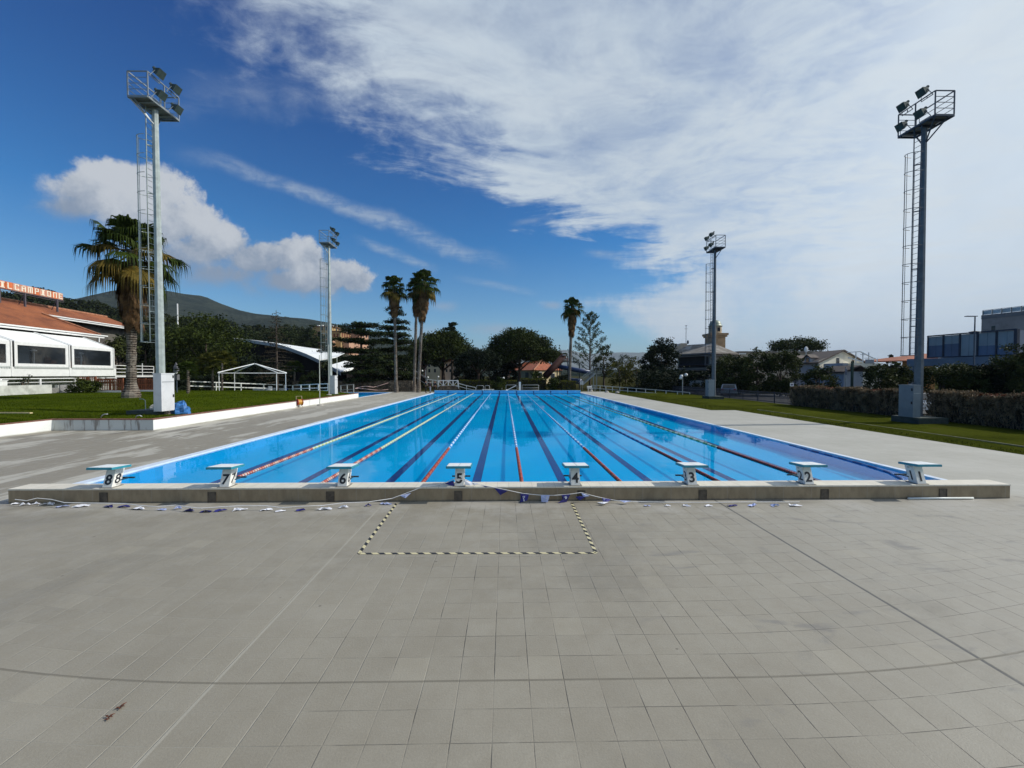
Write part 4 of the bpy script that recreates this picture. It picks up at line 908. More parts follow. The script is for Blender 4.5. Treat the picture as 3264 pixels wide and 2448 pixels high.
# hedges and bushes behind the far end
def hedge(x0, x1, ytop, Y, dep, label, mat=None, per_m=260, name='hedge', group=None, leaf=.10):
    a, b2 = W(x0, ytop, Y), W(x1, ytop, Y); h = a.z; L = b2.x-a.x; N = int(L*per_m); t = thing(name, label, 'hedge', (a.x, Y, 0), 0, group)
    C = RNG.uniform(0, 1, (N, 3))*np.array([L, dep, h]); f_ = RNG.integers(0, 3, N); C[f_ == 0, 2] = h; C[f_ == 1, 1] = 0; C[:, 2] *= 1 + .04*np.sin(C[:, 0]*2.2); C += RNG.normal(size=(N, 3))*.05
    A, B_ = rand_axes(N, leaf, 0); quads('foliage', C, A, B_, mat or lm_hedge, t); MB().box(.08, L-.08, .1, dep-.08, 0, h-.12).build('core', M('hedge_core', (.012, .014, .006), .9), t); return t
hg = 'clipped hedges behind the far end of the pool'
hedge(1462, 1563, 1213, 66, 1.2, 'clipped hedge behind the low grey rail, leftmost of the row', group=hg, per_m=420)
hedge(1612, 1648, 1214, 66, 1.2, 'short clipped hedge left of the white post', group=hg, per_m=420)
hedge(1659, 1743, 1208, 66, 1.4, 'clipped hedge behind the grey rail right of the white post', group=hg, per_m=420)
hedge(1790, 1838, 1215, 63, 1.6, 'yellow-green clipped hedge block at the foot of the lone palm', group=hg, per_m=420)
round_tree(1588, 1200, 52, 64, 'loose round green bush between the clipped hedges', mat=lm_oak, n=22, per=80, leaf=.13, low=0, name='bush', trunk=False, cat='bush')
round_tree(1765, 1198, 46, 64, 'dark leafy bush below the red slide tube', mat=lm_oak, n=22, per=80, leaf=.15, low=0, name='bush', trunk=False, cat='bush')
round_tree(1712, 1180, 44, 70, 'leafy shrub in front of the orange-roofed house', mat=lm_oak, n=20, per=70, leaf=.16, low=0, name='bush', trunk=False, cat='bush')
round_tree(1795, 1192, 50, 72, 'dark shrub under the slide platform', mat=lm_dark, n=24, per=70, leaf=.18, low=0, name='bush', trunk=False, cat='bush')
# sparse tall tree and its neighbours
t, H = tree_frame('poplar_tree', 1881, 990, 84, 0, 'tall airy tree with see-through foliage right of the lone palm'); b = MB(); b.tube([(0, 0, -.2), (0, 0, H*.98)], [.22, .03], 7); cs = []
for i in range(46):
    z = H*(.22+.76*(i/46)); q = z/H; L = (1.0-q)**.75*px(82, 84)*(.85 if i % 3 else 1.05)+.35; a = i*2.4; up = L*.75; 
    if z+up > H*.97: up = max(.2, H*.97-z)
    tip = Vector((L*cos(a), L*sin(a), z+up*.6)); b.tube([(0, 0, z-.4), tuple(tip*.55+Vector((0, 0, z*.4))), tuple(tip)], [.05, .03, .012], 4)
    for f_ in (.45, .7, .85, 1.0): cs.append((tip.x*f_, tip.y*f_, z-.4+(tip.z-z+.4)*f_))
b.build('trunk', m_bark, t, fix=False); C, A, B_ = clumps(cs, 26, (.30, .30, .30), .15); quads('crown', C, A, B_, leafmat('foliage_airy', (.035, .055, .035, 1), (.10, .14, .08, 1), 1.0, .3), t)
for a in ((1925, 1095, 70, 80, 'thin greenish tree right of the tall airy tree', lm_olive, .2), (1975, 1150, 90, 74, 'yellow-green loose tree left of the dark tree, nearer the slide', lm_yell, .1), (2030, 1142, 80, 76, 'yellow-green loose tree touching the dark tree', lm_yell, .1), (1995, 1122, 60, 120, 'pale thin treetop beyond the yellow-green trees', lm_olive, .2)):
    round_tree(*a[:5], mat=a[5], n=44, per=46, leaf=.16, low=a[6], ell=2.2)
round_tree(2108, 1074, 104, 70, 'tall near-black tree left of the villa with the turret', mat=lm_dark, n=110, per=90, leaf=.18, low=.03, ell=2.2)
round_tree(2075, 1120, 70, 69, 'near-black lower tree merging with the tall one left of the villa', mat=lm_dark, n=60, per=80, leaf=.18, low=.0, ell=2.6)
round_tree(2110, 1175, 170, 62, 'dark shrubbery behind the white rail on the right', mat=lm_dark, n=70, per=80, leaf=.16, low=0, ell=3, name='shrub', trunk=False, cat='shrub')
round_tree(2215, 1182, 90, 58, 'dark grey-green bush in front of the villa balcony', mat=lm_dark, n=40, per=80, leaf=.15, low=0, ell=2.6, name='shrub', trunk=False, cat='shrub')
for i, a in enumerate(((2335, 1128, 120, 54, 'leafy dark tree directly right of the distant right tower'), (2415, 1118, 130, 52, 'widest leafy tree between the villa and the pale house'), (2490, 1112, 110, 50, 'leafy tree touching the left side of the pale house'), (2300, 1165, 100, 60, 'low dark tree behind the distant right tower'))):
    round_tree(*a, mat=lm_olive if i != 3 else lm_dark, n=80, per=90, leaf=.14, low=.0, ell=2.5, z0=0)
round_tree(2612, 1172, 100, 46, 'dark green shrub tree in front of the pale house', mat=lm_olive, n=50, per=90, leaf=.12, low=0, ell=2.4)
round_tree(2800, 1162, 84, 42, 'leafy round tree left of the near right tower, farther left', mat=lm_olive, n=50, per=90, leaf=.12, low=0, ell=2.4)
round_tree(2862, 1158, 84, 43, 'leafy round tree touching the near right tower', mat=lm_olive, n=50, per=90, leaf=.12, low=0, ell=2.4)
round_tree(2838, 1128, 44, 90, 'small distant conifer-like tree left of the orange-roofed house', mat=lm_dark, n=24, per=50, leaf=.22, low=.3)
for a in ((3010, 1160, 150, 34, 'dark green tree under the left part of the blue-grey building'), (3100, 1166, 130, 33, 'dark green tree in front of the street lamp'), (3185, 1140, 130, 32, 'dark tree below the right part of the blue-grey building'), (3275, 1080, 130, 30, 'tall dark tree cut by the right edge of the photo')):
    round_tree(*a, mat=lm_olive if a[0] != 3185 else lm_dark, n=90, per=110, leaf=.095, low=0, ell=2.5)
hedge(2200, 2335, 1238, 64, 3.0, 'dark hedge in the shade behind the fence, left of the parked estate car', mat=lm_dark, per_m=300, leaf=.13)  # this hedge and the next are added to darken the tree-shaded ground
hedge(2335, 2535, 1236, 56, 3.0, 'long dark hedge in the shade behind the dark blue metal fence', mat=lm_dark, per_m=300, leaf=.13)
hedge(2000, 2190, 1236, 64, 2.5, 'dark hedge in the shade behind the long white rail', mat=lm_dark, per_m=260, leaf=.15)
# far umbrella pine
stone_pine(2540, 1080, 168, 1112, 120, 'wide flat-topped umbrella pine beyond the pale house', 5, n=70, per=60, leaf=.26, th=.6)
# brown hedge along the right lawn
m_twig = M('twig', (.20, .15, .11), .9, .4, 20)
def brown_hedge(y0, y1, label):
    t = thing('hedge', label, 'hedge', (24.1, y0, 0), 0, 'brown hedge along the right lawn'); L = y1-y0; N = int(L*2600)
    C = RNG.uniform(0, 1, (N, 3))*np.array([1.1, L, 1.0]); tp = 1.58 + .07*np.sin(C[:, 1]*1.7) + .05*np.sin(C[:, 1]*5.1); C[:, 2] = tp*C[:, 2]**.62
    fc = RNG.integers(0, 3, N); C[fc == 0, 0] = .02; C[fc == 1, 2] = tp[fc == 1]; C += RNG.normal(size=(N, 3))*.05
    keep = (np.sin(C[:, 1]*2.9)+np.sin(C[:, 1]*7.3+C[:, 2]*4)+RNG.normal(size=N)*.8) > -1.0 - C[:, 2]*.6; C = C[keep]
    A, B_ = rand_axes(len(C), .055, 0); A[:, 2] *= 1.7; quads('foliage', C, A, B_, lm_dry, t)
    n_ = int(L*60); b = MB()
    for i in range(n_):
        y = RNG.uniform(0, L); x = RNG.uniform(0, .7); h = RNG.uniform(.8, 1.6); b.bar((x, y, 0), (x+RNG.normal()*.18, y+RNG.normal()*.25, h), .012)
    b.build('stems', m_twig, t, fix=False)
    q = RNG.uniform(0, 1, (int(L*90), 3))*np.array([.5, L, .0]); q[:, 2] = 1.62 + RNG.normal(size=len(q))*.05; q = q[(np.sin(q[:, 1]*1.1) > .2)]; A, B_ = rand_axes(len(q), .06, 0); quads('red_shoots', q, A, B_, lm_red, t)
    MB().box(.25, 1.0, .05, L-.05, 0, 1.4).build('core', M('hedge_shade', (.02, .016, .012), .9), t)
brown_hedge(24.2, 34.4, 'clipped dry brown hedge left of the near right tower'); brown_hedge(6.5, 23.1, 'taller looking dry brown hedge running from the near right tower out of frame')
# thin hedge gap behind the tower
# red flowering shrub by the fence
t, H = tree_frame('flowering_shrub', 2402, 1230, 56, 0, 'low shrub with orange-red flowers behind the metal fence', None, 'shrub'); C = RNG.uniform(0, 1, (1400, 3))*np.array([3.4, 1, 1.0]) - np.array([1.7, 0, 0]); C[:, 2] = H*(.45+.55*C[:, 2]); A, B_ = rand_axes(1400, .09, 0); quads('foliage', C, A, B_, lm_red, t); MB().box(-1.6, 1.6, .2, .9, 0, H*.6).build('core', M('hedge_core', (.012, .014, .006), .9), t)
# ================================================================ hills and woods
from mathutils import noise as mn
def prof(pts, x):
    for (x0, y0), (x1, y1) in zip(pts, pts[1:]):
        if x0 <= x <= x1: return y0 + (y1-y0)*(x-x0)/(x1-x0)
    return pts[0][1] if x < pts[0][0] else pts[-1][1]
def ridge(name, pts, Y, Yf, mat, rough, nx=260, ny=26, sx0=-400, sx1=3600, zs=1.0):
    vs = []; fs = []
    for i in range(nx+1):
        sx = sx0 + (sx1-sx0)*i/nx; top = W(sx, prof(pts, sx), Y)
        for j in range(ny+1):
            f_ = j/ny; y = Yf + (Y-Yf)*f_; x = top.x*(.55+.45*f_) if name == 'x' else top.x; z = (top.z)*sm(f_)**.9
            nz_ = (mn.fractal(Vector((x, y, 0))/(Y*.12), 1.0, 2.0, 5) * rough*2.2 * (1-abs(2*f_-1)**3) + mn.noise(Vector((x, y, 0))/(Y*.006))*rough*.12*f_)
            vs.append((x, y, max(-1, z + nz_) if j else -2))
    for i in range(nx):
        for j in range(ny): a = i*(ny+1)+j; fs.append((a, a+ny+1, a+ny+2, a+1))
    b = MB(); b.v = vs; b.f = fs; return struct(b.build(name, mat, fix=False, smooth=True))
m_mount, k, b, o = new_mat('mountain_scrub'); co = k.node('ShaderNodeTexCoord').outputs['Object']
n_ = k.m('ADD', k.m('MULTIPLY', k.noise(co, .010, 8, .7), .6), k.m('MULTIPLY', k.noise(co, .08, 6, .7), .4))
c = k.mix(k.ss(n_, .40, .60), (.010, .019, .013, 1), (.040, .050, .034, 1)); k.l.new(c, b.inputs['Base Color']); b.inputs['Roughness'].default_value = 1; b.inputs['Specular IOR Level'].default_value = 0
bn = k.node('ShaderNodeBump'); bn.inputs['Strength'].default_value = 1; bn.inputs['Distance'].default_value = 14; k.l.new(k.noise(co, .05, 8, .75), bn.inputs['Height']); k.l.new(bn.outputs[0], b.inputs['Normal'])
ridge('mountain', [(-400, 1190), (150, 1080), (310, 1012), (345, 975), (420, 962), (512, 953), (545, 944), (576, 938), (620, 943), (660, 948), (704, 968), (764, 989), (857, 1009), (922, 1016), (994, 1020), (1047, 1028), (1083, 1036), (1160, 1060), (1260, 1085), (1320, 1105), (1380, 1120), (1500, 1150), (1700, 1185), (3600, 1194)], 1500, 560, m_mount, 9.0)
m_far = M('far_hills', (.10, .11, .09), 1, .3, .004, spec=0, detail=8)
ridge('far_hills', [(-400, 1100), (1200, 1120), (1320, 1090), (1380, 1110), (1560, 1135), (1690, 1126), (1773, 1119), (1789, 1117), (1810, 1120), (1833, 1125), (1880, 1131), (1943, 1128), (1979, 1127), (2010, 1129), (2044, 1131), (2200, 1150), (2500, 1165), (2800, 1170), (3600, 1175)], 8000, 5600, m_far, 60.0, ny=14)
# wooded slope behind the clubhouse and the curved roof
slope = [(-500, 985), (0, 975), (90, 965), (160, 968), (250, 985), (330, 1003), (420, 1025), (520, 1045), (620, 1060), (700, 1060), (800, 1080), (930, 1085), (985, 1075), (1020, 1100), (1100, 1125), (1200, 1150), (1300, 1180), (1420, 1192)]
m_slope = M('slope_soil', (.03, .032, .015), 1, .3, .3)
SY0, SY1 = 112, 190
struct(ridge('hillside', slope, SY1, SY0, m_slope, .6, nx=90, ny=12, sx0=-500, sx1=1420))
CC = []
for i in range(520):
    sx = RNG.uniform(-480, 1290); f_ = RNG.uniform(.12, 1.0)**.8; top = W(sx, prof(slope, sx), SY1); y = SY0+(SY1-SY0)*f_; z = top.z*sm(f_)**.9; x = top.x
    if 985 < 1610+(x/y)*1310 < 1175 and f_ > .55: continue
    R = RNG.uniform(2.4, 4.6); n = int(46)
    for q in range(n):
        v_ = RNG.normal(size=3); v_ /= np.linalg.norm(v_); CC.append((x+v_[0]*R, y+v_[1]*R, z + R*.7 + abs(v_[2])*R*.75*(1 if v_[2] > -.3 else -.3)))
C, A, B_ = clumps(CC, 7, (.8, .8, .5), .55, .3); wood = quads('woods', C, A, B_, leafmat('foliage_woods', (.008, .014, .005, 1), (.036, .046, .014, 1), .22), kind='stuff'); tag(wood, 'dark wood of pines and oaks covering the slope behind the clubhouse and curved roof', 'woods')
# a few trees on the slope that stand out
for a in ((1000, 1034, 70, 150, 'dark treetop on the slope directly left of the ochre villa'), (920, 1043, 130, 150, 'broad dark tree on the slope above the curved roof'), (1205, 1120, 90, 120, 'dark tree on the slope below the ochre villa'), (1050, 1068, 34, 165, 'small tree in front of the arched ochre villa'), (790, 1045, 90, 145, 'brownish tree on the slope behind the half-bare conifer')):
    p = W(a[0], a[1], a[3]); round_tree(*a, mat=lm_cedar, z0=max(0, p.z-13), n=60, per=60, leaf=.33, low=.1)

# ================================================================ buildings
m_wallw = M('wall_white', (.74, .76, .74), .7, .05, 1.5, dirt=(.45, .47, .45), dscale=.6, damt=(.55, .8))
m_roof, k, b, o = new_mat('roof_tiles'); co = k.node('ShaderNodeTexCoord').outputs['Object']; xx, yy, zz = k.xyz(co)
wv = k.m('ABSOLUTE', k.m('SUBTRACT', k.m('FRACT', k.m('DIVIDE', yy, .24)), .5)); wh = k.m('FRACT', k.m('DIVIDE', xx, .36))
nz = k.m('ADD', k.m('MULTIPLY', k.noise(co, .5, 5, .6), .5), k.m('MULTIPLY', k.noise(co, 7, 5, .7), .5))
c = k.mix(k.ss(nz, .34, .64), (.15, .042, .014, 1), (.37, .120, .038, 1)); c = k.mix(k.ss(wv, .05, .16, .45, 0), c, (.08, .03, .018, 1)); c = k.mix(k.ss(wh, 0, .12, .4, 0), c, (.08, .03, .018, 1))
k.l.new(c, b.inputs['Base Color']); b.inputs['Roughness'].default_value = .85
bn = k.node('ShaderNodeBump'); bn.inputs['Strength'].default_value = .8; bn.inputs['Distance'].default_value = .08; k.l.new(wv, bn.inputs['Height']); k.l.new(bn.outputs[0], b.inputs['Normal'])
m_dwin = M('window_dark', (.018, .022, .028), .15, .3, 1.2); m_pvc = M('plastic_sheet', (.035, .042, .050), .12, .45, .35, dirt=(.12, .12, .115), dscale=.25, damt=(.48, .6))
_t = m_pvc.node_tree; _k = NT(_t); _o = [n_ for n_ in _t.nodes if n_.type == 'OUTPUT_MATERIAL'][0]; _b = [n_ for n_ in _t.nodes if n_.type == 'BSDF_PRINCIPLED'][0]
_tr = _k.node('ShaderNodeBsdfTransparent'); _tr.inputs[0].default_value = (.75, .8, .85, 1); _mx = _k.node('ShaderNodeMixShader'); _mx.inputs[0].default_value = .6; _k.l.new(_b.outputs[0], _mx.inputs[1]); _k.l.new(_tr.outputs[0], _mx.inputs[2]); _k.l.new(_mx.outputs[0], _o.inputs[0])
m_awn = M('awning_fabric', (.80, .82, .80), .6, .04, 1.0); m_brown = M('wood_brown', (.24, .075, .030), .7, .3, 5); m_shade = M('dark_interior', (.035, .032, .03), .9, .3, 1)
# clubhouse: local +y runs along its front, away from the camera; local -x is inwards
th = math.atan(.16); cb = thing('clubhouse', 'low white clubhouse with long orange tiled roof and glazed veranda', 'building', (-47.35, 50.6, .82), th)
MB().slab([(-3.3, -34, 6.78), (-3.3, 2.9, 6.78), (-9.5, 2.9, 9.30), (-9.5, 19.2, 9.30), (-13.8, 19.2, 11.05), (-13.8, -34, 11.05)], .18).slab([(-13.8, -34, 11.05), (-13.8, 19.2, 11.05), (-24, 19.2, 6.9), (-24, -34, 6.9)], .18).build('roof', m_roof, cb)
bf = MB(); bf.tube([(-13.8, -34, 11.10), (-13.8, 19.2, 11.10)], .16, 6); bf.tube([(-3.35, 2.9, 6.86), (-9.5, 2.9, 9.40)], .12, 6); bf.build('ridge_tiles', M('ridge_tile', (.34, .15, .08), .8, .3, 3), cb)
g = MB(); g.box(-3.32, -3.12, -34, 3.2, 6.42, 6.62).box(-3.36, -3.0, -34, 3.6, 6.66, 6.80).box(-9.52, -9.3, 2.95, 19.4, 8.95, 9.14).box(-9.56, -9.2, 2.95, 19.6, 9.18, 9.32); g.box(-3.25, -3.13, 2.35, 2.47, 5.9, 6.45); g.build('gutter', m_white, cb)
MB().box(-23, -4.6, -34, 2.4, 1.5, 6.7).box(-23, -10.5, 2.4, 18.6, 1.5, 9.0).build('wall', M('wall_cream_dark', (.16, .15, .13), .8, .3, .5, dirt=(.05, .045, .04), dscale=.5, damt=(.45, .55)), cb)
MB().box(-23, -3.0, -34, .3, 0, 1.62).build('basement', m_wallw, cb)
MB().box(-4.5, .02, -34, .25, 1.66, 2.55).build('parapet', m_wallw, cb)
# veranda bays
f = MB(); aw = MB(); vl = MB()
edges = [.0, -6.05, -12.1, -18.3, -24.4, -30.5]
for i in range(5):
    b1, b0 = edges[i], edges[i+1]
    pts = [(-.02, b0+.32, 4.93), (-.02, b1-.10, 4.93), (-3.1, b1-.10, 6.20), (-3.1, b0+.32, 6.20)]
    MB().slab(pts, .03).build('awning_panel', m_awn, cb)
    MB().box(-.10, -.06, b0+.55, b1-.42, 2.86, 4.62).build('window_pane', m_pvc, cb)
    f.box(-.05, .0, b0+.30, b1-.12, 4.60, 4.92).box(-.05, .0, b0+.30, b1-.12, 2.55, 2.88).box(-.05, 0, b0+.30, b0+.58, 2.88, 4.6).box(-.05, 0, b1-.45, b1-.12, 2.88, 4.6)
    f.box(-.12, .06, b1-.09, b1+.03, 1.7, 4.95); f.bar((.02, b1-.03, 4.95), (-3.1, b1-.03, 6.26), .12, .10)
    ns = 26; w_ = (b1-b0-.3)/ns
    for q in range(ns):
        y = b0+.2+q*w_; vl.add([(.06, y, 2.62), (.06, y+w_, 2.62), (.09, y+w_*.9, 2.47), (.10, y+w_*.5, 2.42), (.09, y+w_*.1, 2.47)], ((0, 1, 2, 3, 4),))
f.build('frame', m_white, cb); vl.build('valance', M('valance_grey', (.42, .45, .43), .7, .1, 3), cb, fix=False)
gt = MB()
for i in range(5): gt.add([(.08, edges[i+1]+.0, 4.90), (.02, edges[i+1]+.34, 4.98), (-3.1, edges[i+1]+.34, 6.26), (-3.1, edges[i+1]-.05, 6.24)], ((0, 1, 2, 3),))
gt.build('gutter_strip', M('strip_grey', (.38, .40, .42), .6, .1, 2), cb, fix=False)
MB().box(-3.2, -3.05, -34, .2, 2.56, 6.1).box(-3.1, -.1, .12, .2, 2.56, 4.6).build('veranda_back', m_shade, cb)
for y0_, y1_, z0_, z1_ in ((-9.0, -7.9, 2.6, 4.6), (-2.6, -1.6, 2.6, 3.9), (-15.6, -14.6, 2.6, 4.5), (-11.3, -10.9, 2.6, 4.7)): MB().box(-2.2, -2.05, y0_, y1_, z0_, z1_).build('inner_panel', m_white, cb)
for y0_ in (-5.0, -7.0, -11.6, -13.4, -16.8, -3.4): MB().box(-1.5, -.9, y0_, y0_+.6, 2.6, 3.32).box(-1.5, -1.4, y0_, y0_+.6, 3.32, 3.7).build('inner_chair', m_brown, cb)
for y, z1, w_ in ((-9.6, 4.0, .10), (-4.2, 4.0, .10), (-15.2, 4.0, .1)): MB().box(-.40, -.30, y, y+w_, 2.6, z1).lathe([(.05, z1-0), (.28, z1+.16), (.05, z1+.3)], 8, (-.35, y+.05, 0)).build('patio_heater', m_white, cb)
b = MB()
for z in (1.72, 2.12, 2.55, 2.95): b.bar((-.1, .3, z), (-.1, 7.2, z), .07)
for y in (.4, 2.6, 5.0, 7.2): b.bar((-.1, y, 1.6), (-.1, y, 3.3 if y == 5.0 else 2.95), .07)
b.box(-3, -.05, .25, 7.3, 1.5, 1.62); b.build('balustrade', m_white, cb)
# rail, plant troughs and low wall at the foot
b = MB(); b.bar((1.3, -22, 1.45), (1.3, -1.6, 1.45), .08).bar((1.3, -22, 1.1), (1.3, -1.6, 1.1), .05)
for y in (-19, -14.6, -11, -7.2, -3.5, -1.7): b.bar((1.3, y, .0), (1.3, y, 1.45), .12)
b.build('foot_rail', m_white, cb)
lw = thing('planter_wall', 'low weathered white wall at the foot of the clubhouse', 'low wall', (-47.35, 50.6, .80), th)
MB().box(1.6, 2.0, -26, -10.7, -.3, .88).box(1.6, 1.9, -9.9, -3.0, -.3, .80).build('body', M('wall_white_worn', (.56, .58, .54), .8, .12, 1.2, dirt=(.30, .31, .28), dscale=.7, damt=(.48, .7)), lw)
MB().box(1.65, 1.95, -10.7, -9.9, -.3, .55).build('grille', M('grille_grey', (.2, .2, .19), .7), lw)
MB().box(1.63, 2.03, -9.85, -7.2, -.3, .82).build('grey_panel', M('panel_grey', (.26, .26, .26), .8, .1, 2), lw)
for y, s, lab in ((-14.9, 1.4, 'white box planter standing on the low wall left of the dark plant'), (-5.0, .7, 'small white box standing on the low wall near the bush')):
    v_ = cb.matrix_basis @ Vector((1.2, y, 0)); t = thing('planter_box', lab, 'planter', (v_.x, v_.y, .8), th); MB().box(-.25, .25, -s/2, s/2, .0, 1.3).box(-.29, .29, -s/2-.04, s/2+.04, 1.3, 1.36).build('box', m_wallw, t)
rr = random.Random(3)
for y, h, r, mt, lab in ((-12.7, 1.9, .45, lm_dark, 'thin dark plant with bare tips at the foot of the clubhouse wall'), (-7.2, 1.6, .7, lm_yell, 'trailing yellow-green plant hanging over the low white wall'), (-4.4, 1.7, .7, lm_dark, 'dark potted shrub below the second veranda bay'), (-17.3, 1.2, .9, lm_dark, 'low dark pot plants behind the low white wall'), (-3.0, 1.1, .8, lm_olive, 'grey-green plant beside the rounded dark bush')):
    v_ = cb.matrix_basis @ Vector((1.4, y, 0)); t = thing('pot_plant', lab, 'plant', (v_.x, v_.y, .8)); cs = [(RNG.normal()*r*.5, RNG.normal()*r*.6, h*RNG.uniform(.3, 1)) for _ in range(14)]
    C, A, B_ = clumps(cs, 22, (.16, .16, .14), .06); quads('leaves', C, A, B_, mt, t); b = MB(); [b.bar((0, 0, 0), c_, .02) for c_ in cs[:7]]; b.lathe([(.18, 0), (.24, .35)], 8); b.build('stems', m_twig, t, fix=False)
# roof sign
sg = thing('roof_sign', 'orange letter boxes spelling IL CAMPIONE on a frame above the tiled roof', 'sign', (-47.35, 50.6, .82), th)
m_or = M('sign_orange', (.62, .16, .05), .5, .22, 1.1); m_sal = M('sign_salmon', (.62, .30, .20), .5, .15, 1.5); m_let = M('sign_letter', (.80, .74, .60), .5, .06, 3)
def slabletter(chr_):
    """blocky slab letters on a 5 x 7 grid, as on the sign"""
    G_ = {'I': ('1111', '0110', '0110', '0110', '0110', '0110', '1111'), 'L': ('1000', '1000', '1000', '1000', '1000', '1000', '1111'), 'C': ('1111', '1001', '1000', '1000', '1000', '1001', '1111'), 'A': ('0110', '1001', '1001', '1111', '1001', '1001', '1001'),
          'M': ('11111', '10101', '10101', '10101', '10101', '10101', '10101'), 'P': ('1111', '1001', '1001', '1111', '1000', '1000', '1000'), 'O': ('1111', '1001', '1001', '1001', '1001', '1001', '1111'), 'N': ('1111', '1001', '1001', '1001', '1001', '1001', '1001'), 'E': ('1111', '1000', '1000', '1110', '1000', '1000', '1111')}
    return G_[chr_]
sx_ = -11.8; wL = .84
y0s = .45; zb0, zt0 = 12.0, 12.88
for i, ch in enumerate('ILCAMPIONE'):
    ya = y0s + i*wL; bo = MB().box(sx_-.12, sx_, ya, ya+wL-.035, zb0, zt0).build('letter_box', m_or if i in (0, 1, 5, 8) else m_sal, sg)
    rows = slabletter(ch); nc = len(rows[0]); cw = .54/nc*(1.0 if nc == 4 else 1.15); rh = .72/7; b = MB(); xo = ya + (wL-cw*nc)/2
    for r_, row_ in enumerate(rows):
        for c_, on in enumerate(row_):
            if on == '1': b.box(sx_+.002, sx_+.045, xo+c_*cw, xo+(c_+1)*cw, zt0-.08-(r_+1)*rh, zt0-.08-r_*rh)
    b.build('letter', m_let, bo, fix=False)
MB().box(sx_-.12, sx_, y0s-3, y0s-.035, zb0, zt0).build('letter_box', m_sal, sg)
b = MB(); b.bar((sx_-.05, y0s-4, zb0-.08), (sx_-.05, y0s+8.5, zb0-.08), .10).bar((sx_-.05, y0s-4, zb0-.28), (sx_-.05, y0s+8.5, zb0-.28), .05)
for y in (.6, 3.6, 8.0, -3.5): b.bar((sx_-.05, y, 10.0), (sx_-.05, y, zb0), .16).bar((sx_-.8, y, 10.3), (sx_-.05, y, zb0), .06)
b.build('frame', M('sign_frame', (.08, .07, .085), .6, .2, 5), sg)
# brown picket fence and white kerb right of the clubhouse
def wl(sx, sy, Y): p = W(sx, sy, Y); return p
def picket(xa, xb, Y, z0, h, label):
    a, b2 = W(xa, 1200, Y), W(xb, 1200, Y); t = thing('picket_fence', label, 'fence', (a.x, Y, z0)); L = b2.x-a.x; b = MB(); q = 0.0
    while q < L: b.box(q, q+.09, 0, .03, .05, h); q += .17
    for z in (.15, h*.5, h-.08): b.box(0, L, .03, .07, z, z+.09)
    q = 0
    while q <= L: b.box(q, q+.12, -.02, .1, 0, h+.05); q += L/2
    b.build('boards', m_brown, t); MB().box(-.1, L+.1, -.35, -.2, -.1, .18).build('kerb', m_white, t); return t
picket(308, 388, 42.5, .86, 1.35, 'reddish brown picket fence left of the big palm trunk'); picket(428, 494, 44.5, .84, 1.35, 'reddish brown picket fence between the big palm and the tower cabinet')
picket(252, 302, 44.5, .84, 1.55, 'reddish brown picket fence behind the rounded bush')
# curved-roof hall
m_roofw = M('roof_membrane', (.80, .82, .80), .5, .03, .3); m_fasc = M('fascia_grey', (.30, .34, .37), .5, .1, 1); m_hall = M('hall_wall_dark', (.012, .010, .010), .9, .3, .3, spec=.1)
ha = thing('sports_hall', 'dark hall with a sweeping curved white roof behind the gazebo', 'building', (W(880, 1194, 78).x, 78, 0))
fr1 = [(735, 1078, 84), (790, 1082, 83), (840, 1089, 81.5), (883, 1096, 80), (929, 1110, 78), (977, 1128, 76), (1018, 1147, 74)]
bk1 = [(735, 1076, 100), (800, 1083, 100), (860, 1090, 100), (915, 1098, 99), (975, 1107, 97), (1035, 1115, 95), (1105, 1122, 92)]
b = MB(); Pf = [W(*p) for p in fr1]; Pb = [W(*p) for p in bk1]
for i in range(6): b.slab([Pf[i], Pf[i+1], Pb[i+1], Pb[i]], .15)
b.slab([Pf[6], W(1070, 1138, 80), Pb[6]], .15); b.build('roof', m_roofw, ha, world=True, smooth=False)
b = MB()
for i in range(6):
    a, c_ = Pf[i], Pf[i+1]; d1 = Vector((0, -.12, 0)); b.slab([a+d1, c_+d1, c_+d1-Vector((0, 0, .62)), a+d1-Vector((0, 0, .62))], .18, (0, 1, 0))
b.build('fascia', m_fasc, ha, world=True)
b = MB()
for i in range(6):
    a, c_ = Pf[i]+Vector((0, .4, -.3)), Pf[i+1]+Vector((0, .4, -.3)); b.slab([a, c_, Vector((c_.x, c_.y, -.5)), Vector((a.x, a.y, -.5))], .3, (0, 1, 0))
b.build('wall', m_hall, ha, world=True)
b = MB()
for sx in (800, 860, 920, 965): p = W(sx, 1165, 81.3 if sx < 830 else 79.6 if sx < 900 else 77.6 if sx < 950 else 76.2); b.box(p.x-1.2, p.x+1.2, p.y-.05, p.y+.3, 3.3, 3.36)
b.build('window_band', M('band_grey', (.12, .12, .13), .5), ha, world=True)
fr2 = [(1050, 1164, 73), (1086, 1185, 70)]; Q = [W(*fr2[0]), W(*fr2[1]), W(1112, 1183, 74), W(1146, 1160, 82), W(1100, 1150, 84)]
MB().slab(Q, .15).build('lower_roof', m_roofw, ha, world=True)
a, c_ = Q[0]+Vector((0, -.1, 0)), Q[1]+Vector((0, -.1, 0)); MB().slab([a, c_, c_-Vector((0, 0, .6)), a-Vector((0, 0, .6))], .18, (0, 1, 0)).build('lower_fascia', m_fasc, ha, world=True)
b = MB(); x0, x1 = W(1020, 1200, 74).x, W(1140, 1200, 80).x; b.box(x0, x1, 74.5, 82, -.3, 3.0); b.build('lower_wall', m_hall, ha, world=True)
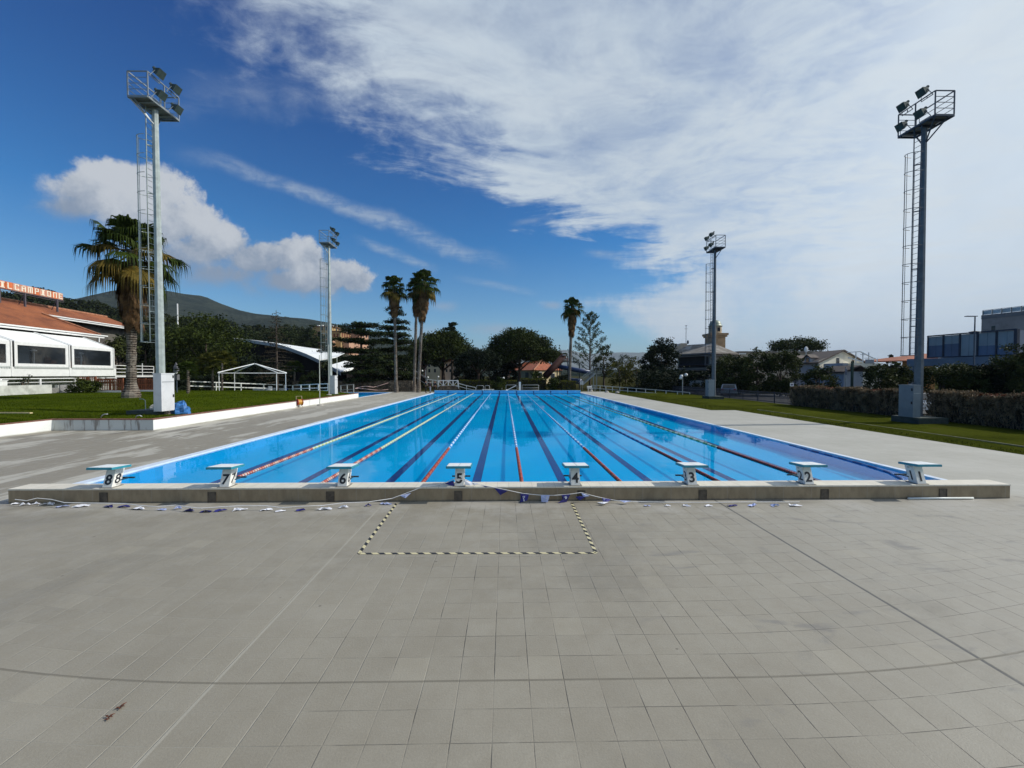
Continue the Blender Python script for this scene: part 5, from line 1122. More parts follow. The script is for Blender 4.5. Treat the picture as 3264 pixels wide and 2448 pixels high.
# gazebo frame
gz_c = W(812, 1190, 50.5); gz = thing('gazebo', 'white open gazebo frame with a bare pitched roof on the lawn edge', 'gazebo', (gz_c.x, 50.5, .35), radians(18.4))
b = MB(); s = 2.95; zE = 2.83-.35; zA = 3.98-.35; cn = [(s, s), (-s, s), (-s, -s), (s, -s)]
b2 = MB()
for i in range(4):
    x, y = cn[i]; x2, y2 = cn[(i+1) % 4]; b2.bar((x, y, zE), (x2, y2, zE), .08); b2.bar((x, y, zE+.05), (0, 0, zA), .09)
    pst = MB().bar((x*.97, y*.97, -.3), (x*.97, y*.97, zE), .07); pst.build('post', m_white, gz)
b2.build('roof_frame', m_white, gz)
# white two-rail fence
m_rail = M('rail_white', (.70, .72, .68), .5, .06, 5, dirt=(.4, .4, .36), damt=(.55, .85))
def railfence(pts, h, label, mids=(.45,), post=.10, rail=.09, group=None, mat=None, npost=None, rails=True):
    P = [Vector(p) for p in pts]; t = thing('rail_fence', label, 'fence', P[0], 0, group); b = MB()
    for a, c_ in zip(P, P[1:]):
        for z in (h,)+tuple(mids): b.bar(a+Vector((0, 0, z)), c_+Vector((0, 0, z)), rail*.6, rail)
    b.build('rails', mat or m_rail, t, world=True)
    for p in P: MB().bar(p-Vector((0, 0, .1)), p+Vector((0, 0, h)), post).build('post', mat or m_rail, t, world=True)
    return t
def interp(a, b, n): a, b = Vector(a), Vector(b); return [a.lerp(b, i/(n-1)) for i in range(n)]
A0, A1 = W(601, 1242, 50), W(907, 1249, 60)
railfence(interp(A0, A1, 5), 1.0, 'white two-rail fence along the back of the left lawn', rail=.12, post=.12)
B0, B1 = W(909, 1250, 60), W(1046, 1247, 52)
railfence(interp(B0, B1, 6), .95, 'white two-rail fence continuing towards the distant left tower', rail=.11, post=.11)
p = W(1086, 1256, 47); q = W(1127, 1253, 46.9)
railfence(interp(p, q, 3), .98, 'pale grey rail at the end of the white retaining wall', mat=M('rail_grey', (.42, .44, .43), .5, .1, 5), rail=.06, post=.09)
w0, w1 = W(806, 1246, 62), W(905, 1246, 58)
t = thing('kerb_wall', 'low white wall seen through the fence under the gazebo', 'low wall', (w0.x, 60, 0)); MB().slab([(w0.x, 62, .75), (w1.x, 58, .70), (w1.x, 58.3, .70), (w0.x, 62.3, .75)], .9).build('body', m_white, t, world=True)
w0, w1 = W(928, 1252, 58), W(1046, 1247, 50)
t = thing('kerb_wall', 'low white wall below the fence left of the distant left tower', 'low wall', (w0.x, 58, 0)); MB().slab([(w0.x, w0.y, .42), (w1.x, w1.y, .75), (w1.x+.3, w1.y, .75), (w0.x+.3, w0.y, .42)], .7).build('body', m_white, t, world=True)
p = W(911, 1240, 59.5); t = thing('litter_bin', 'small blue bin hanging by the white fence corner', 'bin', (p.x, 59.5, p.z-.25)); MB().lathe([(.18, -.1), (.24, .35), (.26, .38)], 8).build('bucket', M('bin_blue', (.02, .12, .40), .5), t); MB().bar((.0, .2, -.5), (.0, .2, .4), .05).build('post', m_galv, t)
p = W(858, 1240, 57); t = thing('garden_chair', 'white plastic chair beside the gazebo post', 'chair', (p.x, 57, .1)); MB().box(-.25, .25, -.25, .25, .40, .45).build('seat', m_white, t); MB().box(-.25, .25, .22, .27, .45, .95).build('backrest', m_white, t)
for a, c_ in ((-.22, -.22), (.22, -.22), (-.22, .22), (.22, .22)): MB().bar((a, c_, 0), (a, c_, .4), .05).build('leg', m_white, t)
# slim poles by the wall
m_slim = M('slim_pole', (.50, .52, .46), .4, .2, 2)
for sx, sb, st_, Y, x, z0, lab in ((1018, 1290, 1132, 35.4, None, 0, 'slim pole with a round foot at the base of the white retaining wall'), (1047, 1262, 1098, 42, None, .55, 'slim white pole on the lawn just left of the distant left tower'), (1074, 1257, 1137, 45, None, .5, 'slim brownish pole right of the cabinet of the distant left tower')):
    p = W(sx, st_, Y); t = thing('slim_pole', lab, 'pole', (p.x, Y, z0), 0, 'slim line poles near the retaining wall'); MB().tube([(0, 0, 0), (0, 0, p.z-z0)], .035, 8).build('shaft', m_slim, t); MB().lathe([(.26, 0), (.24, .08), (.08, .12)], 12).build('foot', m_conc, t)
# hose reel on its trolley
p = W(951, 1298, 33.6); t = thing('hose_reel', 'red and yellow hose reel with a metal handle against the white wall', 'hose reel', (p.x+.2, 33.4, 0), radians(50))
m_rr = M('reel_red', (.30, .025, .015), .45, .2, 6); m_hy = M('hose_yellow', (.55, .26, .03), .5, .2, 14)
def disc(x0, x1, r, n=18, cz=.42): b = MB(); b.tube([(x0, 0, cz), (x1, 0, cz)], r, n); return b
disc(-.20, -.16, .27).build('flange', m_rr, t); disc(.16, .20, .27).build('flange', m_rr, t); disc(-.155, .155, .22).build('hose', m_hy, t)
b = MB(); b.tube([(-.22, .1, .1), (-.22, .1, .9), (.22, .1, .9), (.22, .1, .1)], .022, 6).tube([(-.22, -.2, .03), (-.22, .1, .1), (.22, .1, .1), (.22, -.2, .03)], .022, 6); b.build('frame', M('reel_frame', (.5, .4, .3), .4), t)
# bags beside the cabinet
def heap(name, label, cat, loc, rx, ry, rz, mat, seed):
    n, m_ = 18, 9; vs = []; fs = []
    for i in range(m_+1):
        for j in range(n):
            th_ = pi/2*i/m_; a = 2*pi*j/n; r = cos(th_); q = Vector((r*cos(a), r*sin(a), sin(th_))); k_ = 1+.35*mn.noise(q*2.2+Vector((seed, 0, 0)))+.12*mn.noise(q*7)
            vs.append((q.x*rx*k_, q.y*ry*k_, q.z*rz*k_))
    for i in range(m_):
        for j in range(n): a0 = i*n+j; a1 = i*n+(j+1) % n; fs.append((a0, a1, a1+n, a0+n))
    b = MB(); b.v = vs; b.f = fs; o_ = b.build(name, mat, smooth=False); o_.location = loc; return tag(o_, label, cat)
gb = G(545, 1318, .60)
heap('tarpaulin', 'crumpled blue tarpaulin heaped on the grass beside the pale cabinet', 'tarpaulin', (gb.x+.05, gb.y+.5, .55), .55, .4, .62, M('tarp_blue', (.025, .14, .38), .5, .25, 5), 1)
heap('sack', 'grubby white sack slumped between the cabinet and the blue tarpaulin', 'sack', (gb.x-.85, gb.y+.35, .58), .45, .35, .55, M('sack_white', (.48, .46, .41), .8, .25, 6), 4)
o_ = heap('sack', 'brownish white bag lying in front of the blue tarpaulin', 'sack', (gb.x-.40, gb.y+.05, .54), .30, .25, .36, M('sack_brownish', (.33, .27, .24), .8, .3, 6), 9)
# metal hoops on the lawn
def hoop(pts, label, r=.018, mat=None):
    P = [Vector(p) for p in pts]; t = thing('metal_hoop', label, 'hoop', P[0]); MB().tube(P, r, 6).build('tube', mat or m_galv, t, world=True, smooth=True)
h0 = G(462, 1318, .62); H0 = h0.y
hoop([W(444, 1272, H0), W(456, 1272, H0), W(463, 1276, H0), W(465, 1315, H0), W(457, 1318, H0-.1), W(436, 1317, H0-.2)], 'tall thin metal hoop standing on the lawn left of the near left tower')
hoop([W(322, 1331, 19.9), W(326, 1324, 19.9), W(334, 1320, 19.9), W(344, 1320, 19.95)], 'small bent metal tube on the coping farther from the cabinet', .022)
hoop([W(433, 1331, 19.9), W(437, 1325, 19.9), W(446, 1324, 19.9), W(453, 1328, 19.95)], 'small bent metal tube on the coping nearer the cabinet', .022)
p = W(30, 1321, 22); a = thing('plank', 'pale wooden plank lying on the lawn at the left edge', 'plank', (G(-30, 1322, .8).x, G(-30, 1322, .8).y, .86)); MB().box(0, 1.9, 0, .12, 0, .05, Matrix.Rotation(-.06, 4, 'Z')).build('board', M('wood_pale', (.5, .42, .22), .7, .15, 8), a)
p = W(562, 1156, 42); t = thing('bird_house', 'small hooded lamp box on a dark post behind the near left cabinet', 'post box', (p.x, 42, .8)); b = MB(); b.bar((0, 0, 0), (0, 0, 1.4), .08); b.build('post', m_dsteel, t); MB().add([(-.17, -.17, 1.3), (.17, -.17, 1.3), (.17, .17, 1.3), (-.17, .17, 1.3), (-.17, -.17, 2.6), (.17, -.17, 2.6), (.17, .17, 2.6), (-.17, .17, 2.6), (-.05, 0, 3.1)], ((0, 3, 2, 1), (0, 1, 5, 4), (1, 2, 6, 5), (2, 3, 7, 6), (3, 0, 4, 7), (4, 5, 8), (5, 6, 8), (6, 7, 8), (7, 4, 8))).build('hood', M('hood_grey', (.13, .13, .14), .6), t); MB().sphere((.15, -.16, 2.0), .12, 8, 6).build('globe', m_white, t)
p = W(566, 970+.0, 300)
t = thing('antenna_mast', 'thin white mast rising above the trees right of the near left tower', 'mast', (W(566, 1000, 90).x, 90, 0)); MB().tube([(0, 0, 0), (0, 0, W(566, 968, 90).z)], .12, 6).build('shaft', m_white, t)

# stone wall, ropes, steps and gate behind the left end of the pool
m_stone, k, b, o = new_mat('rubble_stone'); co = k.node('ShaderNodeTexCoord').outputs['Object']
vo = k.node('ShaderNodeTexVoronoi'); vo.inputs['Scale'].default_value = 3.0; k.l.new(co, vo.inputs['Vector']); ve = k.node('ShaderNodeTexVoronoi', feature='DISTANCE_TO_EDGE'); ve.inputs['Scale'].default_value = 3.0; k.l.new(co, ve.inputs['Vector'])
c = k.mix(k.xyz(vo.outputs['Color'])[0], (.055, .042, .03, 1), (.20, .155, .105, 1)); c = k.mix(k.ss(ve.outputs['Distance'], .02, .08, .8, 0), c, (.02, .016, .012, 1)); k.l.new(c, b.inputs['Base Color']); b.inputs['Roughness'].default_value = .95
sw = thing('stone_wall', 'low rubble stone wall behind the left deck', 'wall', (W(1200, 1240, 64.5).x, 64.5, 0))
x0, x1, x2 = W(1075, 1194, 64).x, W(1238, 1194, 64).x, W(1312, 1194, 64).x
MB().box(x0-8, x1, 66.0, 66.8, -.3, 1.62).build('rear_stretch', m_stone, sw, world=True); MB().box(x1, x2, 64.3, 65.6, -.3, 1.66).build('front_stretch', m_stone, sw, world=True)
bt = thing('barrier_tape', 'pair of slack pinkish barrier tapes strung in front of the stone wall', 'barrier tape', (W(1140, 1240, 60).x, 60, 0))
for pts in (((1132, 1238), (1150, 1233), (1170, 1231), (1190, 1234), (1210, 1229), (1238, 1220)), ((1132, 1238), (1150, 1238), (1170, 1240), (1195, 1243), (1215, 1244), (1238, 1241))):
    P = [W(x, y, 60+i*.7) for i, (x, y) in enumerate(pts)]; b = MB()
    for a, c_ in zip(P, P[1:]): b.bar(a, c_, .03, .08)
    b.build('tape', M('tape_pink', (.45, .30, .27), .6, .1, 4), bt, world=True)
ste = thing('stone_steps', 'low stone steps below the crossed white gate', 'steps', (W(1430, 1240, 64).x, 64, 0)); xa, xb = W(1392, 1194, 64).x, W(1468, 1194, 64).x
for i in range(4): MB().box(xa+i*.1, xb-i*.1-(.6 if i == 3 else 0), 63.6+i*.5, 64.2+i*.5 if i < 3 else 67, -.1, .22*(i+1)).build('step', m_stone, ste, world=True)
gt_ = thing('crossed_gate', 'white timber gate with diagonal braces above the stone steps', 'gate', (W(1428, 1230, 65.6).x, 65.6, 0)); b = MB(); ga = [W(x, 1194, 65.6).x for x in (1397, 1413, 1429, 1444, 1460)]; zt, zb_ = W(1430, 1213, 65.6).z, W(1430, 1230, 65.6).z
for x in ga: b.bar((x, 65.6, zb_-.2), (x, 65.6, zt), .15)
b.bar((ga[0], 65.6, zt), (ga[4], 65.6, zt), .14).bar((ga[0], 65.6, zb_), (ga[4], 65.6, zb_), .14)
b.bar((ga[0], 65.58, zt), (ga[1], 65.58, zb_), .08).bar((ga[1], 65.58, zb_), (ga[2], 65.58, zt), .08).bar((ga[2], 65.58, zt), (ga[3], 65.58, zb_), .08).bar((ga[3], 65.58, zb_), (ga[4], 65.58, zt), .08); b.build('timbers', m_white, gt_, world=True)
def toprail(pts, Y, label, dz=.45):
    P = [W(x, y, Y) for x, y in pts]; t = thing('handrail', label, 'handrail', (P[0].x, Y, 0)); b = MB()
    for a, c_ in zip(P, P[1:]): b.bar(a, c_, .09).bar(a-Vector((0, 0, dz)), c_-Vector((0, 0, dz)), .07)
    b.build('rails', m_rail, t, world=True)
    for p in P: MB().bar((p.x, p.y, max(0, p.z-1.0)), p, .08).build('post', m_rail, t, world=True)
toprail([(1361, 1209), (1379, 1211), (1396, 1214)], 65.7, 'sloping white handrail left of the crossed white gate')
toprail([(1462, 1222), (1487, 1229), (1516, 1235)], 64.5, 'sloping white handrail descending right of the crossed white gate')
# stairs with dark canopy behind the palms
t = thing('covered_stairs', 'dark sloping stair flight with pale rails behind the close pair of palms', 'stairs', (W(1340, 1200, 72).x, 72, 0)); b = MB(); a, c_ = W(1318, 1183, 72), W(1362, 1212, 72); b.slab([a, c_, c_+Vector((0, 2, 0)), a+Vector((0, 2, 0))], 1.0); b.build('flight', m_hall, t, world=True); b = MB(); b.bar(a+Vector((0, -.1, .3)), c_+Vector((0, -.1, .3)), .12).bar(a+Vector((0, -.1, -.8)), c_+Vector((0, -.1, -.8)), .1); b.build('rails', M('rail_dull', (.22, .24, .25), .5), t, world=True)
# low rails, white post, bench at the far end
m_tube = M('tube_grey', (.36, .38, .38), .4, .1, 4, metal=.3)
def tuberail(x0, x1, yt, Y, label, n=2, mids=(.35,)):
    a, c_ = W(x0, yt, Y), W(x1, yt, Y); t = thing('tube_rail', label, 'rail', (a.x, Y, 0), 0, 'low tubular rails behind the far end of the pool'); b = MB(); b.tube([(a.x, Y, 0), (a.x, Y, a.z-.08), (a.x+.08, Y, a.z), (c_.x-.08, Y, a.z), (c_.x, Y, a.z-.08), (c_.x, Y, 0)], .04, 6)
    for z in mids: b.tube([(a.x, Y, z*a.z), (c_.x, Y, z*a.z)], .03, 6)
    b.build('tube', m_tube, t, world=True, smooth=True)
tuberail(1519, 1541, 1229, 61.5, 'short low tubular rail right of the sloping white handrail'); tuberail(1546, 1560, 1229, 61.5, 'narrow tubular rail beside the low bench'); tuberail(1613, 1648, 1227, 61.5, 'tubular rail left of the white post with a slanting board'); tuberail(1664, 1717, 1227, 61.3, 'wide two-bar tubular rail right of the white post', mids=(.3, .6))
p = W(1657, 1218, 61.4); t = thing('white_post', 'square white post standing behind the far blue wall', 'post', (p.x, 61.4, 0)); MB().box(-.15, .15, -.1, .1, 0, p.z).box(-.17, .17, -.12, .12, p.z, p.z+.04).build('column', m_white, t)
a, c_ = W(1617, 1243, 61), W(1645, 1229, 61); t = thing('slanting_board', 'white board leaning across the tubular rail left of the white post', 'board', (a.x, 61, 0)); MB().bar(a, c_, .12, .10).build('board', m_white, t, world=True); MB().sphere((a.x-.1, 61, .2), .22, 8, 6).build('foot', m_white, t, world=True)
a = W(1556, 1238, 61.2); t = thing('low_bench', 'low white bench behind the far blue wall', 'bench', (a.x, 61.2, 0)); MB().box(-.9, .9, -.2, .2, .40, .46).build('seat', m_white, t); MB().box(-.75, -.65, -.15, .15, 0, .4).build('leg', m_white, t); MB().box(.65, .75, -.15, .15, 0, .4).build('leg', m_white, t)
# right rail
R0, R1 = Vector((13.9, 66, .0)), Vector((24.0, 53, -.05)); pts_ = []
for i in range(13): q = i/12; p = R0.lerp(R1, q**1.25); p.z = .02 - .62*q**1.3; pts_.append(p)
railfence(pts_, .92, 'long white two-rail fence along the far end of the right lawn', rail=.07, post=.08)
p = W(1882, 1236, 64); t = thing('white_bench', 'white bench end beside the first post of the long white rail', 'bench', (p.x, 64, 0)); MB().box(-.5, .3, -.2, .2, .40, .47).build('seat', m_white, t); MB().box(-.5, .3, .15, .2, .6, .85).build('backrest', m_white, t); MB().box(-.4, -.3, -.2, .2, 0, .4).build('leg', m_white, t); MB().box(.15, .25, -.2, .2, 0, .4).build('leg', m_white, t)
for sx, sy, lab in ((1884, 1248, 'small grey concrete block on the deck by the corner of the rail'), (1934, 1251, 'small grey concrete block on the deck along the white rail, middle one'), (1967, 1253, 'small grey concrete block at the corner of the right lawn')):
    p = G(sx, sy, 0); t = thing('concrete_block', lab, 'block', (p.x, p.y, 0), 0, 'concrete feet on the far right deck'); MB().lathe([(.33, 0), (.30, .12), (.15, .26)], 8, sq=True).build('body', m_conc, t)

# ---------------------------------------------------------------- water slide
sl = thing('water_slide', 'water slide tower with a dark red chute and blue tube behind the lone palm', 'water slide', (W(1810, 1200, 78).x, 78, 0)); m_sred = M('slide_red', (.022, .005, .004), .8, .2, 1, spec=.2); m_sblue = M('slide_blue', (.012, .035, .11), .4, .2, 1); m_post = M('slide_steel', (.04, .055, .05), .5, .2, 2)
b = MB(); P0, P1, P2_ = W(1738, 1200, 74), W(1765, 1170, 75.5), W(1795, 1137, 78); b.tube([P0, P1, P2_], [.62, .62, .62], 10); b.build('red_chute', m_sred, sl, world=True, smooth=True)
b = MB(); b.tube([W(1768, 1165, 78), W(1790, 1170, 77), W(1830, 1178, 76), W(1880, 1187, 75)], .42, 10); b.tube([W(1815, 1212, 80), W(1830, 1214, 78), W(1850, 1216, 76)], .5, 10); b.build('blue_tube', m_sblue, sl, world=True, smooth=True)
p = W(1800, 1152, 78); MB().box(p.x-.95, p.x+2.4, 77, 79.4, p.z-.12, p.z).build('platform', m_post, sl, world=True)
b = MB()
for x in (-.8, .75): b.bar((p.x+x, 77.2, 0), (p.x+x, 77.2, p.z+1.1), .16).bar((p.x+x, 79.2, 0), (p.x+x, 79.2, p.z+1.1), .16)
for sx in (1776, 1784, 1847, 1902, 1892): q = W(sx, 1160, 77.5); b.bar((q.x, 77.5, 0), (q.x, 77.5, min(q.z, 4.7) if sx != 1847 else 4.9), .18)
b.bar(W(1776, 1167, 77.5), W(1795, 1152, 77.5), .1).bar(W(1816, 1153, 77.5), W(1847, 1157, 77.5), .12).bar(W(1847, 1157, 77.5), W(1883, 1189, 77.5), .12).bar(W(1776, 1168, 77.5), W(1785, 1168, 77.5), .12); b.build('supports', m_post, sl, world=True)
p1 = W(1792, 1141, 77); MB().box(p1.x-.1, p1.x+.5, 76.9, 77.0, p1.z-.6, p1.z).box(p1.x+.75, p1.x+1.15, 76.9, 77, p1.z-.6, p1.z).build('side_panels', M('panel_pinkish', (.28, .17, .14), .6), sl, world=True)
p1 = W(1793, 1131.5, 77.2); MB().box(p1.x, p1.x+.65, 77, 77.6, p1.z-.06, p1.z+.06).build('canopy', m_white, sl, world=True)
p1 = W(1822, 1145, 76.5); sgp = MB().box(p1.x-.26, p1.x+.22, 76.45, 76.52, p1.z-.42, p1.z+.4).build('notice_board', m_white, sl, world=True)
b = MB(); [b.bar((p1.x+x0, 76.44, p1.z+z0), (p1.x+x1, 76.44, p1.z+z1), .05) for x0, z0, x1, z1 in ((-.15, .2, -.15, -.2), (-.15, -.25, .05, -.3), (.08, .25, .12, -.05), (.0, .28, .1, .28))]; b.build('notice_marks', m_black, sgp, world=False) if False else b.build('notice_marks', m_black, sl, world=True)
stt = thing('metal_stairs', 'grey metal stair flight with landing right of the water slide', 'stairs', (W(1880, 1200, 73).x, 73, 0)); b = MB(); a, c_ = W(1858, 1226, 73), W(1898, 1190, 73)
for dy in (0, 1.2): b.bar(a+Vector((0, dy, 0)), c_+Vector((0, dy, 0)), .06, .22)
for i in range(12): q = a.lerp(c_, (i+.5)/12); b.box(q.x-.12, q.x+.12, q.y, q.y+1.2, q.z+.05, q.z+.08)
l2 = W(1917, 1192, 73); b.box(c_.x, l2.x, 73, 74.3, c_.z-.05, c_.z+.02); b.build('flight', m_galv, stt, world=True)
b = MB(); up = Vector((0, 0, 1.05)); a2 = W(1843, 1211, 73); c2 = W(1885, 1178, 73)
for dy in (-.05, 1.25): b.bar(a+up+Vector((0, dy, 0)), c_+up+Vector((0, dy, 0)), .05); b.bar(a+up*.5+Vector((0, dy, 0)), c_+up*.5+Vector((0, dy, 0)), .04); b.bar(c_+up+Vector((0, dy, 0)), Vector((l2.x, 73+dy, c_.z+1.05)), .05); b.bar(Vector((l2.x, 73+dy, c_.z)), Vector((l2.x, 73+dy, c_.z+1.05)), .05)
b.bar(a2, c2, .06).bar(a2-Vector((0, 0, .5)), c2-Vector((0, 0, .5)), .05)
for sx in (1894, 1904): q = W(sx, 1192, 73); b.bar((q.x, 73.6, 0), (q.x, 73.6, c_.z), .14)
b.build('railing', m_galv, stt, world=True)
for sx, lab in ((1851, 'left of the two small white notices at the foot of the metal stairs'), (1857, 'right of the two small white notices at the foot of the metal stairs')):
    p = W(sx, 1221, 70); t = thing('notice_sign', lab, 'sign', (p.x, 70, 0)); MB().box(-.14, .14, -.02, .02, p.z-.3, p.z+.35).build('panel', m_white, t); MB().bar((0, .04, 0), (0, .04, p.z), .05).build('post', m_galv, t)
def flag_bits(sx, sy, Y, w_, h_, label):
    p = W(sx, sy, Y); t = thing('folded_parasol', label, 'parasol', (p.x, Y, 0)); cs = MB(); cs.sphere((0, 0, p.z), w_, 8, 5, (1, .5, h_/w_)); cs.build('cloth', M('cloth_blue', (.03, .08, .35), .7, .4, 4), t); c2_ = MB(); c2_.sphere((w_*.6, -.1, p.z+.1), w_*.4, 7, 5).sphere((-w_*.9, -.1, p.z), w_*.35, 7, 5, (1.6, 1, .6)); c2_.build('white_cloth', m_white, t); MB().bar((0, 0, 0), (0, 0, p.z), .06).build('pole', m_galv, t)
flag_bits(1763, 1224, 66, .42, .25, 'blue and white folded cloth hanging beside the clipped hedge'); 
# globe lamps
def globe_lamp(sx, sbase, Y, globes, label, z0=0., r=.24, group='globe lamps'):
    p = W(sx, 1200, Y); t = thing('globe_lamp', label, 'lamp', (p.x, Y, z0), 0, group); top = max(W(gx_, gy_, Y).z for gx_, gy_ in globes)-z0; MB().tube([(0, 0, 0), (0, 0, top+.1)], .05, 6).build('post', m_galv, t)
    for gx_, gy_ in globes:
        q = W(gx_, gy_, Y); arm = MB().bar((0, 0, q.z-z0-.15), (q.x-p.x, 0, q.z-z0-.2), .04); arm.build('arm', m_dsteel, t); g_ = MB().sphere((q.x-p.x, -.02, q.z-z0), r, 12, 8); g_.build('globe', m_white, t, smooth=True)
globe_lamp(2176, 1258, 53, ((2171.5, 1199.5), (2170, 1205), (2187, 1195)), 'white three-globe lamp in front of the villa on the right', r=.21, z0=-.4)
globe_lamp(1357, 1214, 72, ((1346, 1182), (1364, 1203)), 'white globe lamp behind the sloping handrail, leftmost of the far ones', r=.17)
globe_lamp(1395, 1214, 74, ((1397, 1201),), 'single white globe lamp above the left end of the crossed gate', r=.17)
globe_lamp(1600, 1215, 72, ((1594, 1206), (1605, 1205)), 'twin white globe lamp in front of the small pink house', r=.19)
# street lamp and a few posts on the right
p = W(3108, 1010, 36); t = thing('street_lamp', 'slim street lamp with flat head in front of the blue-grey building', 'street lamp', (p.x, 36, 0)); MB().tube([(0, 0, 0), (0, 0, p.z)], [.075, .045], 8).build('post', m_dsteel, t); MB().box(-.85, .12, -.12, .12, p.z+.02, p.z+.08, Matrix.Identity(4)).build('lamp_head', m_dsteel, t)
p = W(2717, 1151, 44); t = thing('timber_post', 'dark green timber post standing in front of the pale house', 'post', (p.x, 44, 0)); MB().box(-.09, .09, -.09, .09, 0, p.z).box(-.14, .14, -.14, .14, p.z*.80, p.z*.84).build('column', M('post_green', (.04, .07, .05), .7), t)
p = W(2696, 1170, 45); t = thing('road_sign_post', 'thin grey post with a small rectangular sign right of the timber shrub', 'sign', (p.x, 45, 0)); MB().tube([(0, 0, 0), (0, 0, p.z)], .045, 6).build('post', m_galv, t); MB().box(-.12, .12, -.06, -.04, p.z-.9, p.z-.2).build('panel', M('panel_bluegrey', (.14, .16, .22), .5), t)
p = W(2584, 1228, 33); t = thing('no_parking_sign', 'small square white sign with a round emblem above the hedge', 'sign', (p.x, 35.2, 0)); MB().box(-.15, .15, -.02, .02, p.z-.14, p.z+.14).build('panel', m_white, t); b = MB(); b.tube([(0, -.022, p.z), (0, -.03, p.z)], .09, 14); b.build('emblem', M('emblem_blue', (.06, .07, .16), .5), t); MB().bar((0, .03, 0), (0, .03, p.z+.1), .04).build('post', m_galv, t)
# metal fence behind the right lawn
m_fence = M('fence_blue_black', (.022, .032, .055), .5, .2, 3)
t = thing('metal_fence', 'low dark blue metal fence between the right lawn and the car park', 'fence', (24.6, 34.5, 0)); b = MB(); y = 34.5
while y < 60: b.bar((24.6, y, .05), (24.6, y, .98), .032); y += .15
b.bar((24.6, 34.5, .16), (24.6, 60, .16), .05).bar((24.6, 34.5, 1.0), (24.6, 60, 1.0), .05); b.build('bars', m_fence, t, world=True)
for i in range(11): MB().bar((24.6, 34.6+i*2.5, 0), (24.6, 34.6+i*2.5, 1.08), .07).build('post', m_fence, t, world=True)
b = MB(); 
for yy_ in np.arange(34.8, 59.8, .34): b.box(24.56, 24.575, yy_, yy_+.10, .70, .76)
b.build('clips', M('clip_grey', (.25, .27, .3), .5), t, world=True)
struct(MB().quad((24.4, -5, -.012), (60, -5, -.012), (60, 66, -.012), (24.4, 66, -.012)).build('car_park', M('asphalt', (.03, .031, .034), .9, .2, 3), fix=False))
# parked cars
def car(loc, rz, paint, label, wagon=True):
    t = thing('parked_car', label, 'car', loc, rz, 'cars parked behind the fence'); pr = [(-2.1, .35), (-2.12, .75), (-2.0, .95), (-1.55, 1.42), (.35, 1.46), (1.0, 1.0), (1.9, .85), (2.1, .62), (2.08, .32)]
    hw = .86; b = MB(); n = len(pr); vs = [(x, -hw + (.12 if z > 1.2 else 0), z) for x, z in pr] + [(x, hw - (.12 if z > 1.2 else 0), z) for x, z in pr]; fs = [tuple(range(n)), tuple(reversed(range(n, 2*n)))] + [(i, i+n, (i+1) % n+n, (i+1) % n) for i in range(n)]; b.add(vs, fs); b.build('body', paint, t)
    b = MB()
    for s in (-1, 1): b.slab([(-1.75, s*(hw+.005), .98), (.85, s*(hw+.005), .98), (.30, s*(hw-.07), 1.38), (-1.5, s*(hw-.07), 1.36)], .02, (0, s, 0))
    b.slab([(1.0, -.74, 1.02), (1.0, .74, 1.02), (.42, .66, 1.43), (.42, -.66, 1.43)], .02, (1, 0, 1)); b.slab([(-2.0, -.7, 1.0), (-2.0, .7, 1.0), (-1.62, .62, 1.38), (-1.62, -.62, 1.38)], .02, (-1, 0, .6)); b.build('windows', m_dwin, t)
    for x in (-1.3, 1.3):
        for s in (-1, 1): w2 = MB(); w2.tube([(x, s*.70, .32), (x, s*.90, .32)], .32, 14); wo = w2.build('wheel', m_black, t); w3 = MB(); w3.tube([(x, s*.895, .32), (x, s*.912, .32)], .19, 10); w3.build('rim', m_galv, wo)
    for s in (-1, 1): MB().box(2.0, 2.10, s*.62-.17, s*.62+.17, .62, .76).build('headlight', m_glass, t); MB().box(-2.13, -2.05, s*.66-.12, s*.66+.12, .72, .9).build('tail_light', M('lamp_red', (.35, .02, .02), .3), t)
car((28.6, 52, -.01), radians(60), M('car_silver', (.22, .26, .30), .3, .05, 1, metal=.5), 'silver-grey estate car parked behind the dark blue fence')
car((28.0, 28.5, -.01), radians(80), M('car_white', (.6, .62, .62), .3, .05, 1), 'pale car glimpsed through the brown hedge beside the near right tower')

